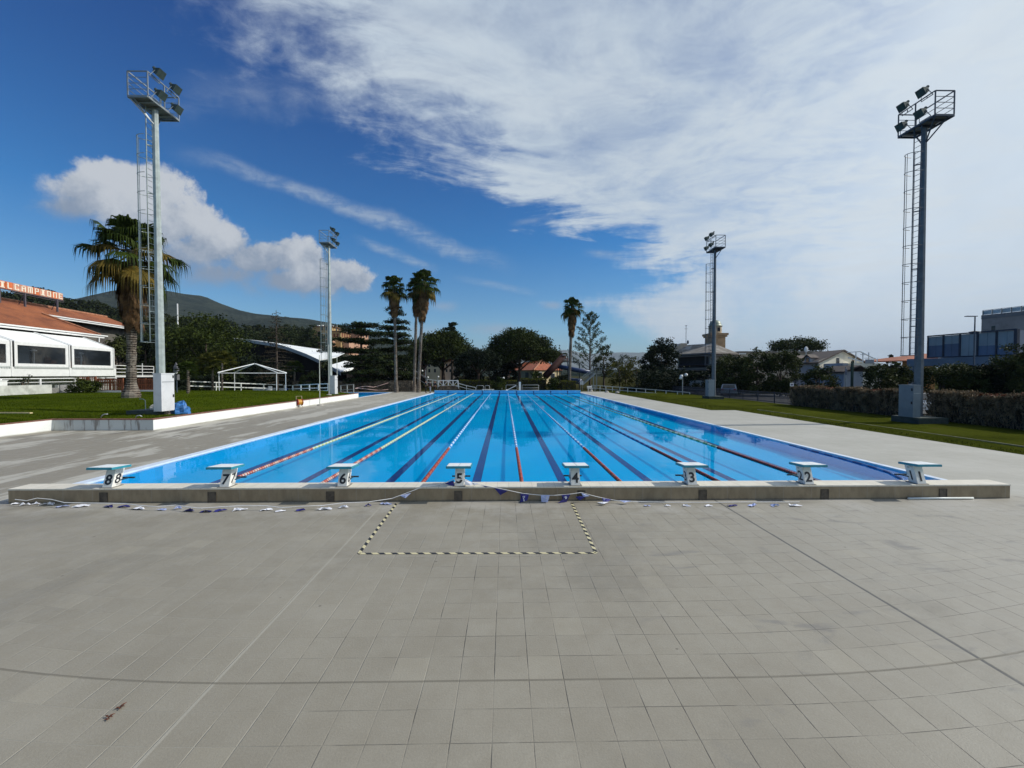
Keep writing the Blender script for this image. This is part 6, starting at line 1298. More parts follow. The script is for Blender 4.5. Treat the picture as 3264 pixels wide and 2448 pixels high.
# ---------------------------------------------------------------- houses, right to left generic helper
def V3(sx, sy, Y): return W(sx, sy, Y)
def walls(parent, foot, z0, z1, mat, name='wall'):
    """foot: list of (photo x, depth)"""
    P = [W(x, 1194, y) for x, y in foot]; b = MB(); n = len(P); vs = [(p.x, p.y, z0) for p in P] + [(p.x, p.y, z1) for p in P]
    b.add(vs, [(i, (i+1) % n, (i+1) % n+n, i+n) for i in range(n)] + [tuple(range(n, 2*n))]); return b.build(name, mat, parent, world=True)
def onface(parent, a, b_, boxes, mat, name, out=.05, frame=None):
    """boxes on the vertical face from a to b_ (each (x, y) world); each (s0, s1, z0, z1), s in 0..1"""
    a = Vector((a[0], a[1], 0)); b_ = Vector((b_[0], b_[1], 0)); d_ = b_-a; n = Vector((d_.y, -d_.x, 0)).normalized()
    if n.dot(Vector((0, 0, 0))-a) < 0: n = -n
    for (s0, s1, z0, z1) in boxes:
        p, q = a+d_*s0, a+d_*s1; up = Vector((0, 0, 1)); m_ = MB().slab([p+up*z0+n*out, q+up*z0+n*out, q+up*z1+n*out, p+up*z1+n*out], out+.02, -n); w_ = m_.build(name, mat, parent, world=True)
        if frame:
            f_ = MB(); e = .07; dn = d_.normalized()*e
            for (p1, p2) in ((p-dn+up*(z0-e), q+dn+up*(z0-e)), (p-dn+up*(z1+e), q+dn+up*(z1+e)), (p-dn+up*(z0-e), p-dn+up*(z1+e)), (q+dn+up*(z0-e), q+dn+up*(z1+e))): f_.bar(p1+n*out, p2+n*out, .08)
            f_.v = [tuple(Vector(v_)-Vector(parent.location)) for v_ in f_.v]; f_.build('window_frame', frame, w_)
# villa with the domed turret
m_vw = M('villa_wall', (.46, .40, .32), .8, .12, .6); m_vr = M('villa_roof', (.16, .145, .125), .85, .35, .9, dirt=(.32, .31, .29), dscale=.35, damt=(.50, .62)); m_eave = M('villa_eave', (.20, .17, .15), .7, .1, 1); m_tur = M('turret_brick', (.42, .27, .15), .85, .2, 1.5); m_dark2 = M('loggia_dark', (.022, .02, .022), .9, .3, 1)
vi = thing('villa', 'grey-brown villa with overhanging hipped roof and a domed turret', 'building', (W(2265, 1200, 80).x, 84, 0))
def z_at(sy, Y): return W(1632, sy, Y).z
wz = z_at(1131, 79)
walls(vi, [(2160, 88), (2268, 79.5), (2345, 83), (2345, 96), (2200, 100)], -.2, wz, m_vw)
a, b_ = W(2160, 1194, 88), W(2268, 1194, 79.5); c_ = W(2345, 1194, 83)
onface(vi, a, b_, [(.04, .93, z_at(1172, 84), z_at(1133, 84))], m_dark2, 'loggia', .03); onface(vi, a, b_, [(.04, .93, z_at(1212, 84), z_at(1181, 84))], m_dark2, 'loggia', .03)
onface(vi, a, b_, [(0, .96, z_at(1180, 83), z_at(1175, 83))], m_eave, 'balcony_slab', .9); onface(vi, a, b_, [(0, .96, z_at(1163.5, 83), z_at(1162, 83))], m_fence, 'balcony_rail', .9)
b = MB()
for i in range(34):
    p = a.lerp(b_, .01+.95*i/33); p2 = p + Vector((0, -.9, 0)); b.bar((p2.x, p2.y, z_at(1175, 83)), (p2.x, p2.y, z_at(1162, 83)), .04)
b.build('balcony_bars', m_fence, vi, world=True)
onface(vi, b_, c_, [(.55, .72, z_at(1165, 80), z_at(1145, 80))], m_dwin, 'window', .04, m_white); onface(vi, b_, c_, [(.12, .34, z_at(1160, 80), z_at(1150, 80))], M('ac_unit', (.3, .3, .29), .6), 'air_unit', .4)
e0, e1, e2, e3, e4 = W(2140, 1131, 88), W(2266, 1123, 78), W(2353, 1124, 81), W(2360, 1128, 99), W(2190, 1128, 103)
ze = e1.z; E = [Vector((p.x, p.y, ze)) for p in (e0, e1, e2, e3, e4)]; rA, rB = W(2190, 1104, 90), W(2276, 1095, 86); zr = rB.z; rA = Vector((rA.x, rA.y, zr)); rB = Vector((rB.x, rB.y, zr))
b = MB(); b.poly([E[0], E[1], rB, rA]).poly([E[1], E[2], rB]).poly([E[2], E[3], rB]).poly([E[3], E[4], rA, rB]).poly([E[4], E[0], rA]); b.build('roof', m_vr, vi, world=True)
b = MB()
for i in range(5): p, q = E[i], E[(i+1) % 5]; b.bar(p-Vector((0, 0, .16)), q-Vector((0, 0, .16)), .25, .26).bar(p.lerp(rB, .04)-Vector((0, 0, .62)), q.lerp(rB, .04)-Vector((0, 0, .62)), .2, .22)
b.build('eaves', m_eave, vi, world=True)
tc_w = W(2278, 1194, 88.5); hw = px(22, 88)
tz0, tz1, tz2, tz3 = z_at(1107, 88), z_at(1074, 88), z_at(1062, 88), z_at(1039, 88)
MB().box(tc_w.x-hw, tc_w.x+hw, 88.5-hw, 88.5+hw, 5, tz1).build('turret', m_tur, vi, world=True)
b = MB(); b.box(tc_w.x-hw*1.18, tc_w.x+hw*1.18, 88.5-hw*1.18, 88.5+hw*1.18, tz1, tz1+.35).box(tc_w.x-hw*1.3, tc_w.x+hw*1.3, 88.5-hw*1.3, 88.5+hw*1.3, tz1+.35, tz2); b.build('turret_cornice', m_tur, vi, world=True)
MB().lathe([(1.28, 0), (1.28, tz3-tz2)], 16, (tc_w.x, 88.5, tz2)).build('turret_drum', M('drum_plaster', (.42, .34, .23), .8, .15, 1), vi, world=True)
MB().lathe([(1.45, 0), (1.45, .12), (1.25, .14), (1.2, .55), (1.0, .98), (.65, 1.28), (.2, 1.42), (.05, 1.45)], 16, (tc_w.x, 88.5, tz3)).build('dome', M('dome_green', (.20, .24, .18), .45, .2, 1, metal=.1), vi, world=True, smooth=True)
onface(vi, (tc_w.x-.3, 87.22), (tc_w.x+.5, 87.22), [(.2, .9, tz2+.4, tz2+1.2)], m_dark2, 'turret_opening', .03)
b = MB(); p = W(2170, 1098, 96); q = W(2190, 1098, 96); b.slab([W(2150, 1112, 94), W(2172, 1094, 94), W(2190, 1094, 94), W(2190, 1118, 94), W(2150, 1118, 94)], 4, (0, 1, 0)); b.build('chimney_block', m_vw, vi, world=True)
ant = W(2186.5, 1091, 90); b = MB(); b.tube([(ant.x, 90, ant.z-2), (ant.x, 90, z_at(1036, 90))], .05, 6); b.bar((ant.x-.35, 90, z_at(1047, 90)), (ant.x+.35, 90, z_at(1047, 90)), .05).bar((ant.x-.25, 90, z_at(1037, 90)), (ant.x+.25, 90, z_at(1037, 90)), .08); b.sphere((ant.x+.25, 89.6, ant.z), .45, 10, 6, (.5, .5, 1)); b.build('antenna', m_dsteel, vi, world=True)
t = thing('long_building', 'long low flat-roofed building right of the villa, behind the trees', 'building', (W(2420, 1200, 100).x, 100, 0)); walls(t, [(2348, 95), (2640, 95), (2640, 106), (2348, 106)], 0, z_at(1124, 95), m_vw); p = W(2352, 1194, 94.7); q = W(2640, 1194, 94.7); MB().box(p.x, q.x, 94.6, 106.4, z_at(1124, 95), z_at(1119, 95)).build('roof', M('flat_roof', (.22, .19, .16), .8), t, world=True)
onface(t, (p.x, 95), (q.x, 95), [(.01, .09, z_at(1129, 95), z_at(1124.5, 95))], m_white, 'sill', .3)
# pale duplex house
m_pg = M('pale_wall', (.72, .69, .58), .75, .08, .8); m_gd = M('roof_brown', (.055, .040, .034), .8, .3, 1.5); m_gw = M('grey_wall', (.30, .33, .37), .75, .08, .8)
du = thing('pale_house', 'pale two-storey house with brown gabled roof, dormers and white pergola', 'building', (W(2640, 1200, 72).x, 72, 0))
Fc, Fl, Fr = (2609, 70), (2527, 78), (2757, 75.5)
pc, pl, pr_ = [Vector((W(x, 1194, y).x, y, 0)) for x, y in (Fc, Fl, Fr)]; ze = z_at(1150, 70); zr = z_at(1116, 73)
d1 = (pl-pc); d2 = (pr_-pc); back = pr_ + d1
MBw = MB(); vs = [Vector((p.x, p.y, z)) for z in (-.2, ze) for p in (pc, pr_, back, pl)]; MBw.add(vs, ((0, 1, 5, 4), (1, 2, 6, 5), (2, 3, 7, 6), (3, 0, 4, 7)))
g1 = pc.lerp(pr_, .49); g2 = g1 + d1; G1 = Vector((g1.x, g1.y, zr)); G2 = Vector((g2.x, g2.y, zr)); MBw.add([vs[4], vs[5], G1], ((0, 1, 2),)).add([vs[7], vs[6], G2], ((0, 1, 2),)); MBw.build('wall', m_pg, du, world=True)
ov = d1.normalized()*-.5; dn = Vector((0, 0, -.25)); e_l = vs[4] - d2.normalized()*.6 + dn; e_r = vs[5] + d2.normalized()*.6 + dn; e_lb = vs[7] - d2.normalized()*.6 + dn; e_rb = vs[6] + d2.normalized()*.6 + dn; rg = Vector((0, 0, .12))
b = MB(); b.slab([e_l+ov, G1+ov+rg, G2-ov+rg, e_lb-ov], .22).slab([e_r+ov, e_rb-ov, G2-ov+rg, G1+ov+rg], .22); b.build('roof', m_gd, du, world=True)
onface(du, pc, pr_, [(.36, .42, z_at(1172, 71), z_at(1139, 71)), (.70, .745, z_at(1160, 73), z_at(1139, 73))], m_dwin, 'window', .05)
MB().slab([Vector((p.x, p.y-.02, z)) for p, z in ((pc.lerp(pl, .0), -.1), (pc.lerp(pl, 1), -.1), (pc.lerp(pl, 1), ze-.2), (pc.lerp(pl, 0), ze-.2))], .06, (d2.normalized()*-1)).build('side_wall_shade', m_gw, du, world=True)  # shade of the long side painted in as a grey facing
for s_ in (.40, .86):
    q = pc.lerp(pl, s_); b = MB(); nl = -d2.normalized(); al = d1.normalized(); w_ = .85; o_ = q + nl*.06
    P = [o_-al*w_, o_+al*w_]; z0_, z1_ = ze-.7, ze+.85; inn = d2.normalized()*2.6
    b.slab([P[0]+Vector((0, 0, z0_)), P[1]+Vector((0, 0, z0_)), P[1]+Vector((0, 0, z1_)), P[0]+Vector((0, 0, z1_))], 2.0, d2.normalized()); b.build('dormer', m_gw, du, world=True)
    onface(du, (o_-al*.45)[:2], (o_+al*.45)[:2], [(0, 1, z0_+.2, z1_-.15)], m_dwin, 'dormer_window', .05)
    for sg_ in (-1, 1):
        rl_ = MB(); p0 = o_ + al*sg_*1.15 + nl*.3 + Vector((0, 0, z1_-.15)); p1 = o_ + nl*.3 + Vector((0, 0, z1_+.45)); rl_.slab([p0, p1, p1+inn, p0+inn], .14); rl_.build('dormer_roof', m_gd, du, world=True)
f0 = W(2634, 1194, 66); f1 = W(2718, 1194, 66.5)
MB().box(f0.x, f1.x, 66, 70, -.2, z_at(1172, 66)).box(W(2685, 1194, 66).x, W(2702, 1194, 66).x, 65.98, 70, 2.5, z_at(1157, 66)).build('front_block', m_gw, du, world=True)
onface(du, (f0.x, 66), (f1.x, 66), [(.17, .25, z_at(1198, 66), z_at(1187, 66)), (.53, .68, .3, z_at(1189, 66)), (.80, .97, .3, z_at(1187, 66))], m_dwin, 'window', .04)
b = MB(); MB().box(W(2700, 1194, 72).x, W(2792, 1194, 72).x, 71, 78, -.2, z_at(1158, 72)).build('terrace_block', m_pg, du, world=True)
for sx in (2716, 2738, 2756, 2783): p = W(sx, 1128 if sx < 2750 else 1143, 72); b.bar((p.x, 71.2, z_at(1158, 72)), (p.x, 71.2, z_at(1123 if sx < 2757 else 1143, 72)), .12)
b.bar(W(2700, 1123, 71.2), W(2742, 1121, 71.2), .14).bar(W(2742, 1121, 71.2), W(2790, 1145, 71.2), .14).bar(W(2742, 1130, 71.2), W(2760, 1130, 71.2), .1).bar(W(2755, 1142, 71.2), W(2790, 1142, 71.2), .1).bar(W(2704, 1140, 71.2), W(2750, 1154, 71.2), .22); b.build('pergola', m_white, du, world=True)
onface(du, (W(2757, 1194, 71).x, 71), (W(2784, 1194, 71).x, 71), [(0, 1, z_at(1158, 71), z_at(1145, 71))], m_gw, 'terrace_wall', .08)
b = MB(); r0, r1, r2 = W(2690, 1184, 62), W(2743, 1164, 62), W(2770, 1180, 62); b.slab([r0, r1, r1+Vector((0, 5, 0)), r0+Vector((0, 5, 0))], .2).slab([r1, r2, r2+Vector((0, 5, 0)), r1+Vector((0, 5, 0))], .2); b.build('porch_roof', m_gd, du, world=True)
MB().box(W(2700, 1194, 62).x, W(2762, 1194, 62).x, 62.6, 66, -.2, z_at(1184, 62)).build('porch_wall', m_gw, du, world=True)
sdz = W(2557, 1115, 76); MB().sphere((sdz.x, 75, sdz.z), .55, 12, 6, (.7, .25, 1)).bar((sdz.x, 75, sdz.z-1.2), (sdz.x, 75, sdz.z), .06).build('satellite_dish', m_white, du, world=True)
# orange-roofed house far right
oh = thing('orange_house', 'small ochre house with an orange roof behind the near right tower', 'building', (W(2920, 1200, 72).x, 72, 0)); walls(oh, [(2875, 72), (2980, 72), (2980, 80), (2875, 80)], 0, z_at(1150, 72), M('ochre_wall', (.42, .20, .06), .8, .15, 1)); b = MB(); q0, q1, q2, q3 = W(2862, 1149, 71), W(2990, 1149, 71), W(2990, 1128, 76), W(2945, 1127, 76); b.slab([q0, q1, q2, q3], .2); b.slab([q0, q3, q0+Vector((0, 10, 0))], .2); b.build('roof', M('roof_orange', (.30, .095, .045), .85, .25, 2), oh, world=True)
onface(oh, (W(2875, 1194, 72).x, 72), (W(2980, 1194, 72).x, 72), [(.1, .2, 1.6, 2.8)], m_dwin, 'window', .05)
# modern blue-grey building
m_scr = M('screen_panel', (.32, .35, .36), .35, .12, .5); m_scrd = M('screen_panel_dark', (.12, .15, .22), .3, .15, .5); m_slab = M('slab_grey', (.18, .205, .24), .8, .12, .6); m_up = M('render_brown_grey', (.34, .29, .265), .85, .1, .5, dirt=(.11, .10, .10), dscale=.3)
mo = thing('modern_building', 'blue-grey modern building with panelled upper storey and roof block at the right edge', 'building', (W(3100, 1200, 46).x, 46, 0))
a, b_ = W(2957, 1194, 52), W(3240, 1194, 43.6); zt, zb_ = 7.55, 4.80; d_ = (b_-a); n_ = Vector((-d_.y, d_.x, 0)).normalized(); n_ = -n_ if n_.y > 0 else n_
far_ = b_ + d_*.5; a.z = b_.z = far_.z = 0
bk = -n_*9
MB().slab([a+Vector((0, 0, zb_)), b_+Vector((0, 0, zb_)), b_+bk+Vector((0, 0, zb_)), a+bk+Vector((0, 0, zb_))], zt-zb_-.1, (0, 0, 1)).build('upper_storey', m_scrd, mo, world=True)
for i in range(5):
    for j in range(2):
        s0 = (i+.04+j*.48)/5; s1 = (i+.04+j*.48+.455)/5; dkz = {0: .56, 1: .60, 2: 0, 3: .42, 4: .38}[i]; zm = zb_+.08+(zt-zb_-.2)*dkz
        if dkz: onface(mo, (a)[:2], (b_)[:2], [(s0, s1, zb_+.08, zm)], m_scrd if dkz > .5 else M('screen_panel_mid', (.12, .17, .26), .3, .12, .5), 'facade_panel', .03)
        onface(mo, (a)[:2], (b_)[:2], [(s0, s1, zm+.003, zt-.14)], m_scr, 'facade_panel', .03)
b = MB(); b.bar(a+n_*.1+Vector((0, 0, zt)), b_+n_*.1+Vector((0, 0, zt)), .25, .14).bar(a+n_*.1+Vector((0, 0, zb_)), b_+n_*.1+Vector((0, 0, zb_)), .25, .12).bar(b_+n_*.1+Vector((0, 0, zb_)), b_+n_*.1+Vector((0, 0, zt)), .3).bar(a+n_*.1+Vector((0, 0, zb_)), a+n_*.1+Vector((0, 0, zt)), .1)
for i in range(1, 5): p = a.lerp(b_, i/5)+n_*.08; b.bar(p+Vector((0, 0, zb_)), p+Vector((0, 0, zt)), .14)
b.build('mullions', m_fence, mo, world=True)
s0 = a.lerp(b_, -.24)+n_*.6; s1 = far_+n_*.6; MB().slab([s0+Vector((0, 0, 3.75)), s1+Vector((0, 0, 3.75)), s1+bk+Vector((0, 0, 3.75)), s0+bk+Vector((0, 0, 3.75))], .95, (0, 0, 1)).build('floor_slab', m_slab, mo, world=True)
b = MB()
for s_ in (-.18, .3, .65): p = a.lerp(b_, s_)+n_*.2; b.box(p.x-.35, p.x+.35, p.y-.3, p.y+.3, 0, 3.74)
b.build('columns', m_slab, mo, world=True); MB().slab([a.lerp(b_, -.22)+bk*.5, s1+bk*.5, s1+bk*.5+Vector((0, 0, 3.7)), a.lerp(b_, -.22)+bk*.5+Vector((0, 0, 3.7))], .3, (0, 1, 0)).build('ground_floor_wall', m_hall, mo, world=True)
u0, u1 = W(3124, 1194, 62), W(3330, 1194, 55.5); MB().slab([Vector((u0.x, u0.y, 4)), Vector((u1.x, u1.y, 4)), Vector((u1.x+14, u1.y, 4)), Vector((u0.x+14, u0.y, 4))], 11.72-4, (0, 0, 1)).build('roof_block', m_up, mo, world=True)
onface(mo, (u0.x, u0.y), (u1.x, u1.y), [(.175, .235, z_at(1051, 61), z_at(1036.5, 61))], m_dwin, 'window', .04)
onface(mo, (u0.x, u0.y), (u1.x, u1.y), [(-.002, 1.0, 11.1, 11.72)], M('parapet_band', (.20, .185, .185), .8, .06, 1), 'parapet', .06)
b = MB(); gp = MB()
for i in range(7):
    p = Vector((u0.x, u0.y, 11.72)).lerp(Vector((u1.x, u1.y, 11.72)), .045+i*.155); q = Vector((u0.x, u0.y, 11.72)).lerp(Vector((u1.x, u1.y, 11.72)), .045+(i+1)*.155); b.bar(p+Vector((0, .2, 0)), p+Vector((0, .2, .72)), .07); b.bar(p+Vector((0, .2, .72)), q+Vector((0, .2, .72)), .05); gp.slab([p+Vector((0.1, .2, .05)), q+Vector((-.1, .2, .05)), q+Vector((-.1, .2, .66)), p+Vector((0.1, .2, .66))], .02, (0, 1, 0))
b.build('roof_railing', m_dsteel, mo, world=True); gp.build('glass_panels', M('glass_pale', (.42, .50, .54), .2, .15, .6), mo, world=True)
p = W(3245, 1194, 47); MB().box(p.x+.4, p.x+5, 46, 52, 4.7, 7.2).build('white_wing', m_wallw, mo, world=True)
t = thing('roof_vent', 'small dark vents on the roof of the blue-grey building', 'roof vents', (W(3105, 1060, 52).x, 52, 7.4)); MB().box(-1.2, .8, -.3, .3, 0, .35).lathe([(.3, .3), (.45, .6), (.5, .75), (.1, .85)], 10, (0, 0, 0)).build('housing', m_gd, t)

# houses left of centre
m_tile2 = M('roof_terracotta', (.30, .085, .035), .85, .25, 1.2, dirt=(.15, .05, .03), dscale=1.0)
oa = thing('orange_roof_house', 'cream house with orange hipped roof below the largest stone pine', 'building', (W(1702, 1200, 108).x, 108, 0))
pc, pl, pr_ = [Vector((W(x, 1194, y).x, y, 0)) for x, y in ((1702, 104), (1637, 112), (1786, 112))]; bk_ = pl+pr_-pc; zE_, zR = z_at(1180, 108), z_at(1147, 112)
b = MB(); vs = [Vector((p.x, p.y, z)) for z in (0, zE_) for p in (pc, pr_, bk_, pl)]; b.add(vs, ((0, 1, 5, 4), (1, 2, 6, 5), (2, 3, 7, 6), (3, 0, 4, 7))); b.build('wall', M('cream_wall', (.46, .38, .22), .8, .1, .6), oa, world=True)
cc = (pc+bk_)/2; e_ = [cc + (v_-cc)*1.1 for v_ in (pc, pr_, bk_, pl)]; e_ = [Vector((v_.x, v_.y, zE_)) for v_ in e_]; ra = Vector((W(1668, 1194, 113).x, 113, zR-.7)); rb = Vector((W(1728, 1194, 114).x, 114, zR))
b = MB(); b.poly([e_[0], e_[1], rb]).poly([e_[1], e_[2], rb]).poly([e_[2], e_[3], ra, rb]).poly([e_[3], e_[0], rb, ra]); b.build('roof', m_tile2, oa, world=True); MB().tube([e_[0], rb], .18, 6).build('hip_tiles', M('ridge_tile', (.34, .15, .08), .8, .3, 3), oa, world=True)
onface(oa, pc[:2], pr_[:2], [(.15, .28, 1.6, 3.2), (.62, .76, 1.5, 2.9)], m_dwin, 'window', .05, m_white); onface(oa, pc[:2], pl[:2], [(.25, .4, 1.6, 3.2), (.65, .78, 1.6, 3.2)], M('shutter_dark', (.07, .075, .05), .7), 'window', .05)
ob_ = thing('apartment_house', 'old cream and pink apartment house glimpsed through the left stone pine', 'building', (W(1380, 1200, 130).x, 130, 0))
walls(ob_, [(1312, 130), (1342, 130), (1342, 140), (1312, 140)], 0, z_at(1146, 130), M('apt_greyish', (.30, .28, .22), .8, .1, .5)); walls(ob_, [(1343, 129), (1360, 129), (1360, 140), (1343, 140)], 0, z_at(1144, 130), M('apt_pink', (.36, .19, .15), .8, .1, .5), 'pink_wall'); walls(ob_, [(1361, 128), (1402, 128), (1402, 140), (1361, 140)], 0, z_at(1152, 130), M('apt_cream', (.42, .37, .25), .8, .1, .5), 'cream_wall'); walls(ob_, [(1403, 130), (1462, 130), (1462, 142), (1403, 142)], 0, z_at(1150, 130), M('apt_rose', (.48, .36, .28), .8, .1, .5), 'rose_wall')
p, q = W(1380, 1146, 127.6), W(1412, 1146, 127.6); MB().box(p.x, q.x, 127.6, 134, z_at(1154, 128), z_at(1142, 128)).build('attic', M('attic_white', (.5, .48, .45), .8), ob_, world=True); b = MB(); r0, r1 = W(1376, 1141, 127), W(1418, 1141, 127); r2 = W(1400, 1134, 131); b.slab([r0, r1, r1+Vector((0, 8, 1.4)), r0+Vector((0, 8, 1.4))], .3); r0, r1 = W(1420, 1148, 129), W(1464, 1148, 129); b.slab([r0, r1, r1+Vector((0, 8, 1.4)), r0+Vector((0, 8, 1.4))], .3); r0, r1 = W(1310, 1146, 129), W(1374, 1146, 129); b.slab([r0, r1, r1+Vector((0, 8, .6)), r0+Vector((0, 8, .6))], .3); b.build('roof', m_tile2, ob_, world=True)
onface(ob_, W(1361, 1194, 128)[:2], W(1402, 1194, 128)[:2], [(.10, .26, z_at(1170, 128), z_at(1158, 128)), (.10, .26, z_at(1187, 128), z_at(1176, 128)), (.55, .7, z_at(1170, 128), z_at(1158, 128)), (.55, .7, z_at(1187, 128), z_at(1176, 128))], m_dwin, 'window', .05); onface(ob_, W(1312, 1194, 130)[:2], W(1342, 1194, 130)[:2], [(.6, .8, z_at(1170, 130), z_at(1160, 130)), (.6, .8, z_at(1190, 130), z_at(1180, 130))], m_dwin, 'window', .05); onface(ob_, W(1403, 1194, 130)[:2], W(1462, 1194, 130)[:2], [(.1+.2*i, .2+.2*i, z_at(zz0, 130), z_at(zz0-9, 130)) for i in range(4) for zz0 in (1168, 1186)], m_dwin, 'window', .05)
onface(ob_, W(1380, 1194, 127.6)[:2], W(1412, 1194, 127.6)[:2], [(.2, .8, z_at(1152, 128), z_at(1145, 128))], m_dwin, 'window', .05)
op = thing('pink_house', 'tiny pink house glimpsed left of the orange hipped roof', 'building', (W(1612, 1200, 125).x, 125, 0)); walls(op, [(1600, 125), (1626, 125), (1626, 132), (1600, 132)], 0, z_at(1186, 125), M('house_pink', (.60, .40, .28), .8, .1, .5)); MB().slab([W(1598, 1186, 124.5), W(1628, 1186, 124.5), W(1628, 1182, 129), W(1598, 1182, 129)], .2).build('roof', m_tile2, op, world=True); onface(op, W(1600, 1194, 125)[:2], W(1626, 1194, 125)[:2], [(.35, .7, z_at(1200, 125), z_at(1192, 125))], m_dwin, 'window', .05)
# ochre villa on the slope
ov_ = thing('hillside_villa', 'ochre hillside villa with arched loggia above the curved white roof', 'building', (W(1080, 1100, 190).x, 190, 15)); m_och = M('villa_ochre', (.42, .29, .13), .8, .15, .25); m_pk = M('villa_pink', (.45, .26, .17), .8, .12, .25); m_yel = M('villa_yellow', (.55, .42, .20), .8, .1, .25)
def vbox(x0, x1, Y, dep, y0, y1, mat, name, roof=True):
    a, c_ = W(x0, 1194, Y), W(x1, 1194, Y); z0, z1 = z_at(y1, Y), z_at(y0, Y); MB().box(a.x, c_.x, Y, Y+dep, z0-6, z1).build(name, mat, ov_, world=True)
    if roof: MB().box(a.x-.5, c_.x+.6, Y-.6, Y+dep+.5, z1, z1+.35).build('roof', M('villa_roof_edge', (.20, .12, .07), .8), ov_, world=True)
    return a.x, c_.x
x0, x1 = vbox(998, 1060, 190, 11, 1043, 1092, m_och, 'main_block')
onface(ov_, (x0, 190), (x1, 190), [(.20+.22*i, .30+.22*i, z_at(yb, 190), z_at(yt_, 190)) for i in range(4) for yt_, yb in ((1042, 1054), (1063, 1074))][2:], m_dwin, 'window', .08)
onface(ov_, (x0, 190), (x1, 190), [(.24, .42, z_at(1076, 190), z_at(1056, 190))], m_pk, 'arch', .12); onface(ov_, (x0, 190), (x1, 190), [(.26, .40, z_at(1076, 190), z_at(1058, 190))], m_dwin, 'arch_opening', .16)
b = MB()
for s_, zz_ in ((.3, 192), (.75, 193)): MB().box(x1+.02, x1+.08, 192+s_*7, 193.2+s_*7, z_at(1054, 193), z_at(1044, 193)).build('window', m_dwin, ov_, world=True)
x0, x1 = vbox(1050, 1087, 184, 12, 1058, 1077, m_och, 'loggia_wing')
for i in range(4): y = 185+i*2.8; MB().box(x1+.02, x1+.10, y, y+1.7, z_at(1076, 188), z_at(1063, 188)).build('arch_opening', M('arch_red', (.16, .05, .025), .8), ov_, world=True)
onface(ov_, (x0, 184), (x1, 184), [(.1+.28*i, .26+.28*i, z_at(1076, 184), z_at(1064, 184)) for i in range(3)], M('arch_red', (.16, .05, .025), .8), 'arch_opening', .08)
vbox(1008, 1052, 178, 8, 1080, 1112, m_pk, 'lower_wing', False); vbox(1090, 1113, 186, 12, 1084, 1100, m_pk, 'salmon_wing'); x0, x1 = vbox(1118, 1144, 198, 14, 1051, 1078, m_pk, 'east_tower')
for i in range(3): MB().box(x1+.02, x1+.1, 200+i*4, 201.4+i*4, z_at(1072, 200), z_at(1064, 200)).build('window', m_dwin, ov_, world=True)
for sx in (1014, 1026, 1060, 1070): p = W(sx, 1036, 191); MB().box(p.x-.4, p.x+.4, 191, 192, z_at(1042, 191), p.z).build('chimney', m_wallw, ov_, world=True)

# ---------------------------------------------------------------- people at the far left corner
def skin(pts, edges, mat, name, parent, lvl=1):
    me = bpy.data.meshes.new(name); me.from_pydata([p[:3] for p in pts], edges, []); ob = bpy.data.objects.new(name, me); COL.objects.link(ob)
    md = ob.modifiers.new('s', 'SKIN'); sk_ = me.skin_vertices[0].data
    for i, p in enumerate(pts): sk_[i].radius = (p[3], p[3] if len(p) < 5 else p[4])
    sk_[0].use_root = True; ss_ = ob.modifiers.new('u', 'SUBSURF'); ss_.levels = lvl; ss_.render_levels = lvl
    dg = bpy.context.evaluated_depsgraph_get(); m2 = bpy.data.meshes.new_from_object(ob.evaluated_get(dg)); bpy.data.objects.remove(ob); bpy.data.meshes.remove(me); m2.name = name
    m2.materials.clear(); return link(name, m2, mat, parent, True)
m_skin = M('skin', (.38, .20, .13), .6, .05, 5); m_hair = M('hair_dark', (.012, .009, .007), .7, .3, 20)
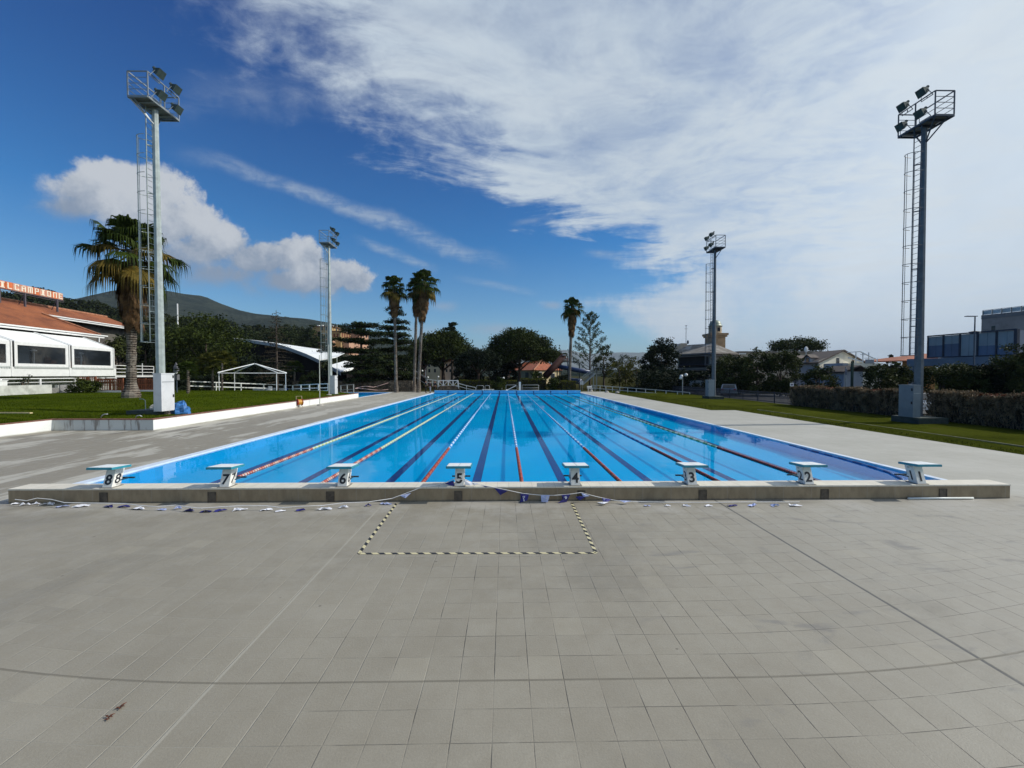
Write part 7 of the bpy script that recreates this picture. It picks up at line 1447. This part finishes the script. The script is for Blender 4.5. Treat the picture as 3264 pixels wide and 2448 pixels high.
def person(loc, rz, h, top, legs, label, arms):
    t = thing('person', label, 'person', loc, rz, 'people standing at the pool corner'); s = h/1.75
    P = [(0, 0, .95, .14, .10), (0, 0, 1.18, .12, .09), (0, .01, 1.42, .16, .09), (0, .01, 1.50, .05), (0, -.01, 1.60, .075), (0, -.01, 1.70, .07),
         (.09, 0, .88, .085), (.10, -.01, .50, .055), (.10, .02, .09, .04), (.10, -.12, .04, .035), (-.09, 0, .88, .085), (-.11, .02, .50, .055), (-.12, .05, .09, .04), (-.12, -.10, .04, .035)]
    E_ = [(0, 1), (1, 2), (2, 3), (3, 4), (4, 5), (0, 6), (6, 7), (7, 8), (8, 9), (0, 10), (10, 11), (11, 12), (12, 13)]; k_ = len(P)
    for sd in (1, -1):
        e_, h_ = arms[0 if sd > 0 else 1]; i0 = len(P); P += [(sd*.20, 0, 1.40, .05), (sd*e_[0], e_[1], e_[2], .038), (sd*h_[0], h_[1], h_[2], .030)]; E_ += [(2, i0), (i0, i0+1), (i0+1, i0+2)]
        w_ = Vector((sd*h_[0], h_[1], h_[2])); dr = (w_-Vector((sd*e_[0], e_[1], e_[2]))).normalized(); sdv = Vector((0, 1, 0)) if abs(dr.y) < .8 else Vector((1, 0, 0))
        for f_ in range(5): off = sdv*(f_-2)*.016; q = w_+dr*(.05 if f_ else .03)+off; q2 = w_+dr*((.11, .15, .16, .15, .13)[f_] if f_ else .08)+off*1.3 + (Vector((0, -.03, 0)) if f_ == 0 else Vector((0, -.01, 0))); i1 = len(P); P += [(q.x, q.y, q.z, .010), (q2.x, q2.y, q2.z, .007)]; E_ += [(i0+2, i1), (i1, i1+1)]
    P = [tuple(c_*s for c_ in p) for p in P]; skin(P, E_, m_skin, 'body', t)
    L = [(0, 0, .96, .165, .125), (.09, 0, .86, .105), (.10, -.01, .50, .08), (.10, .02, .11, .065), (-.09, 0, .86, .105), (-.11, .02, .50, .08), (-.12, .05, .11, .065)]
    skin([tuple(c_*s for c_ in p) for p in L], [(0, 1), (1, 2), (2, 3), (0, 4), (4, 5), (5, 6)], legs, 'trousers', t)
    J = [(0, 0, .92, .165, .125), (0, 0, 1.18, .15, .115), (0, .01, 1.40, .19, .115), (0, .01, 1.49, .07)]; Ej = [(0, 1), (1, 2), (2, 3)]
    for sd in (1, -1): e_, h_ = arms[0 if sd > 0 else 1]; i0 = len(J); J += [(sd*.20, 0, 1.40, .07), (sd*e_[0], e_[1], e_[2], .058), (sd*(e_[0]*.2+h_[0]*.8), e_[1]*.2+h_[1]*.8, e_[2]*.2+h_[2]*.8, .045)]; Ej += [(2, i0), (i0, i0+1), (i0+1, i0+2)]
    skin([tuple(c_*s for c_ in p) for p in J], Ej, top, 'jacket', t)
    hb = MB(); hb.sphere((0, .015*s, 1.685*s), .098*s, 12, 8, (.95, 1.05, .95)); hb.v = [v_ for v_ in hb.v]; hb.build('hair', m_hair, t, smooth=True)
    for sd in (-1, 1): MB().sphere((sd*.032*s, -.098*s, 1.655*s), .011*s, 6, 4).build('eye', m_black, t)
    MB().sphere((0, -.098*s, 1.635*s), .016*s, 6, 4, (.8, 1, 1.3)).build('nose', m_skin, t); MB().box(-.02*s, .02*s, -.092*s, -.085*s, 1.598*s, 1.605*s).build('mouth', M('lips', (.25, .08, .06), .6), t)
    for sd in (-1, 1): MB().box((sd*.10-.045)*s, (sd*.10+.045)*s, -.19*s, .07*s, 0, .07*s).build('shoe', m_black, t)
rel = (((.26, .02, 1.14), (.25, -.06, .90)), ((.26, .02, 1.14), (.25, -.06, .90))); fold = (((.25, -.06, 1.13), (.10, -.22, 1.16)), ((.25, -.06, 1.13), (.08, -.24, 1.12)))
m_jn = M('jeans_light', (.24, .27, .34), .8, .15, 10); m_jk = M('jacket_black', (.008, .008, .010), .8, .2, 8); m_jp = M('jacket_plum', (.03, .018, .032), .8, .2, 8); m_jb = M('jacket_navy', (.012, .014, .028), .8, .2, 8)
Yp = 59.4
person((W(1357, 1194, Yp).x, Yp, .012), radians(100), 1.78, m_jk, m_jk, 'person all in black standing at the far left pool corner', fold)
person((W(1371, 1194, 59.2).x, 59.2, .012), radians(-60), 1.70, m_jp, m_jn, 'person in dark plum jacket and pale jeans, middle of the three', rel)
person((W(1386, 1194, 62).x, 62, .0), radians(-20), 1.72, m_jb, m_jk, 'person in navy clothes standing farther back, right of the three', rel)
# garden edging line in the right lawn
t = thing('garden_edging', 'thin pale edging line running through the grass of the right lawn', 'edging', (18.6, 14, 0)); MB().box(18.60, 18.65, 8, 30, .0, .085).build('strip', M('edging_grey', (.22, .21, .12), .8, .4, 1.2), t, world=True)

# ---------------------------------------------------------------- haze (air between here and the hills)
m = bpy.data.materials.new('haze_air'); m.use_nodes = True; m.node_tree.nodes.clear(); k = NT(m.node_tree); o = k.node('ShaderNodeOutputMaterial'); vol = k.node('ShaderNodeVolumePrincipled')
vol.inputs['Color'].default_value = (.62, .74, .90, 1); vol.inputs['Density'].default_value = .00008; vol.inputs['Anisotropy'].default_value = 0.0; k.l.new(vol.outputs[0], o.inputs['Volume'])
hz = struct(MB().box(-14500, 14500, -300, 9500, -3, 620).build('haze', m), 'stuff')
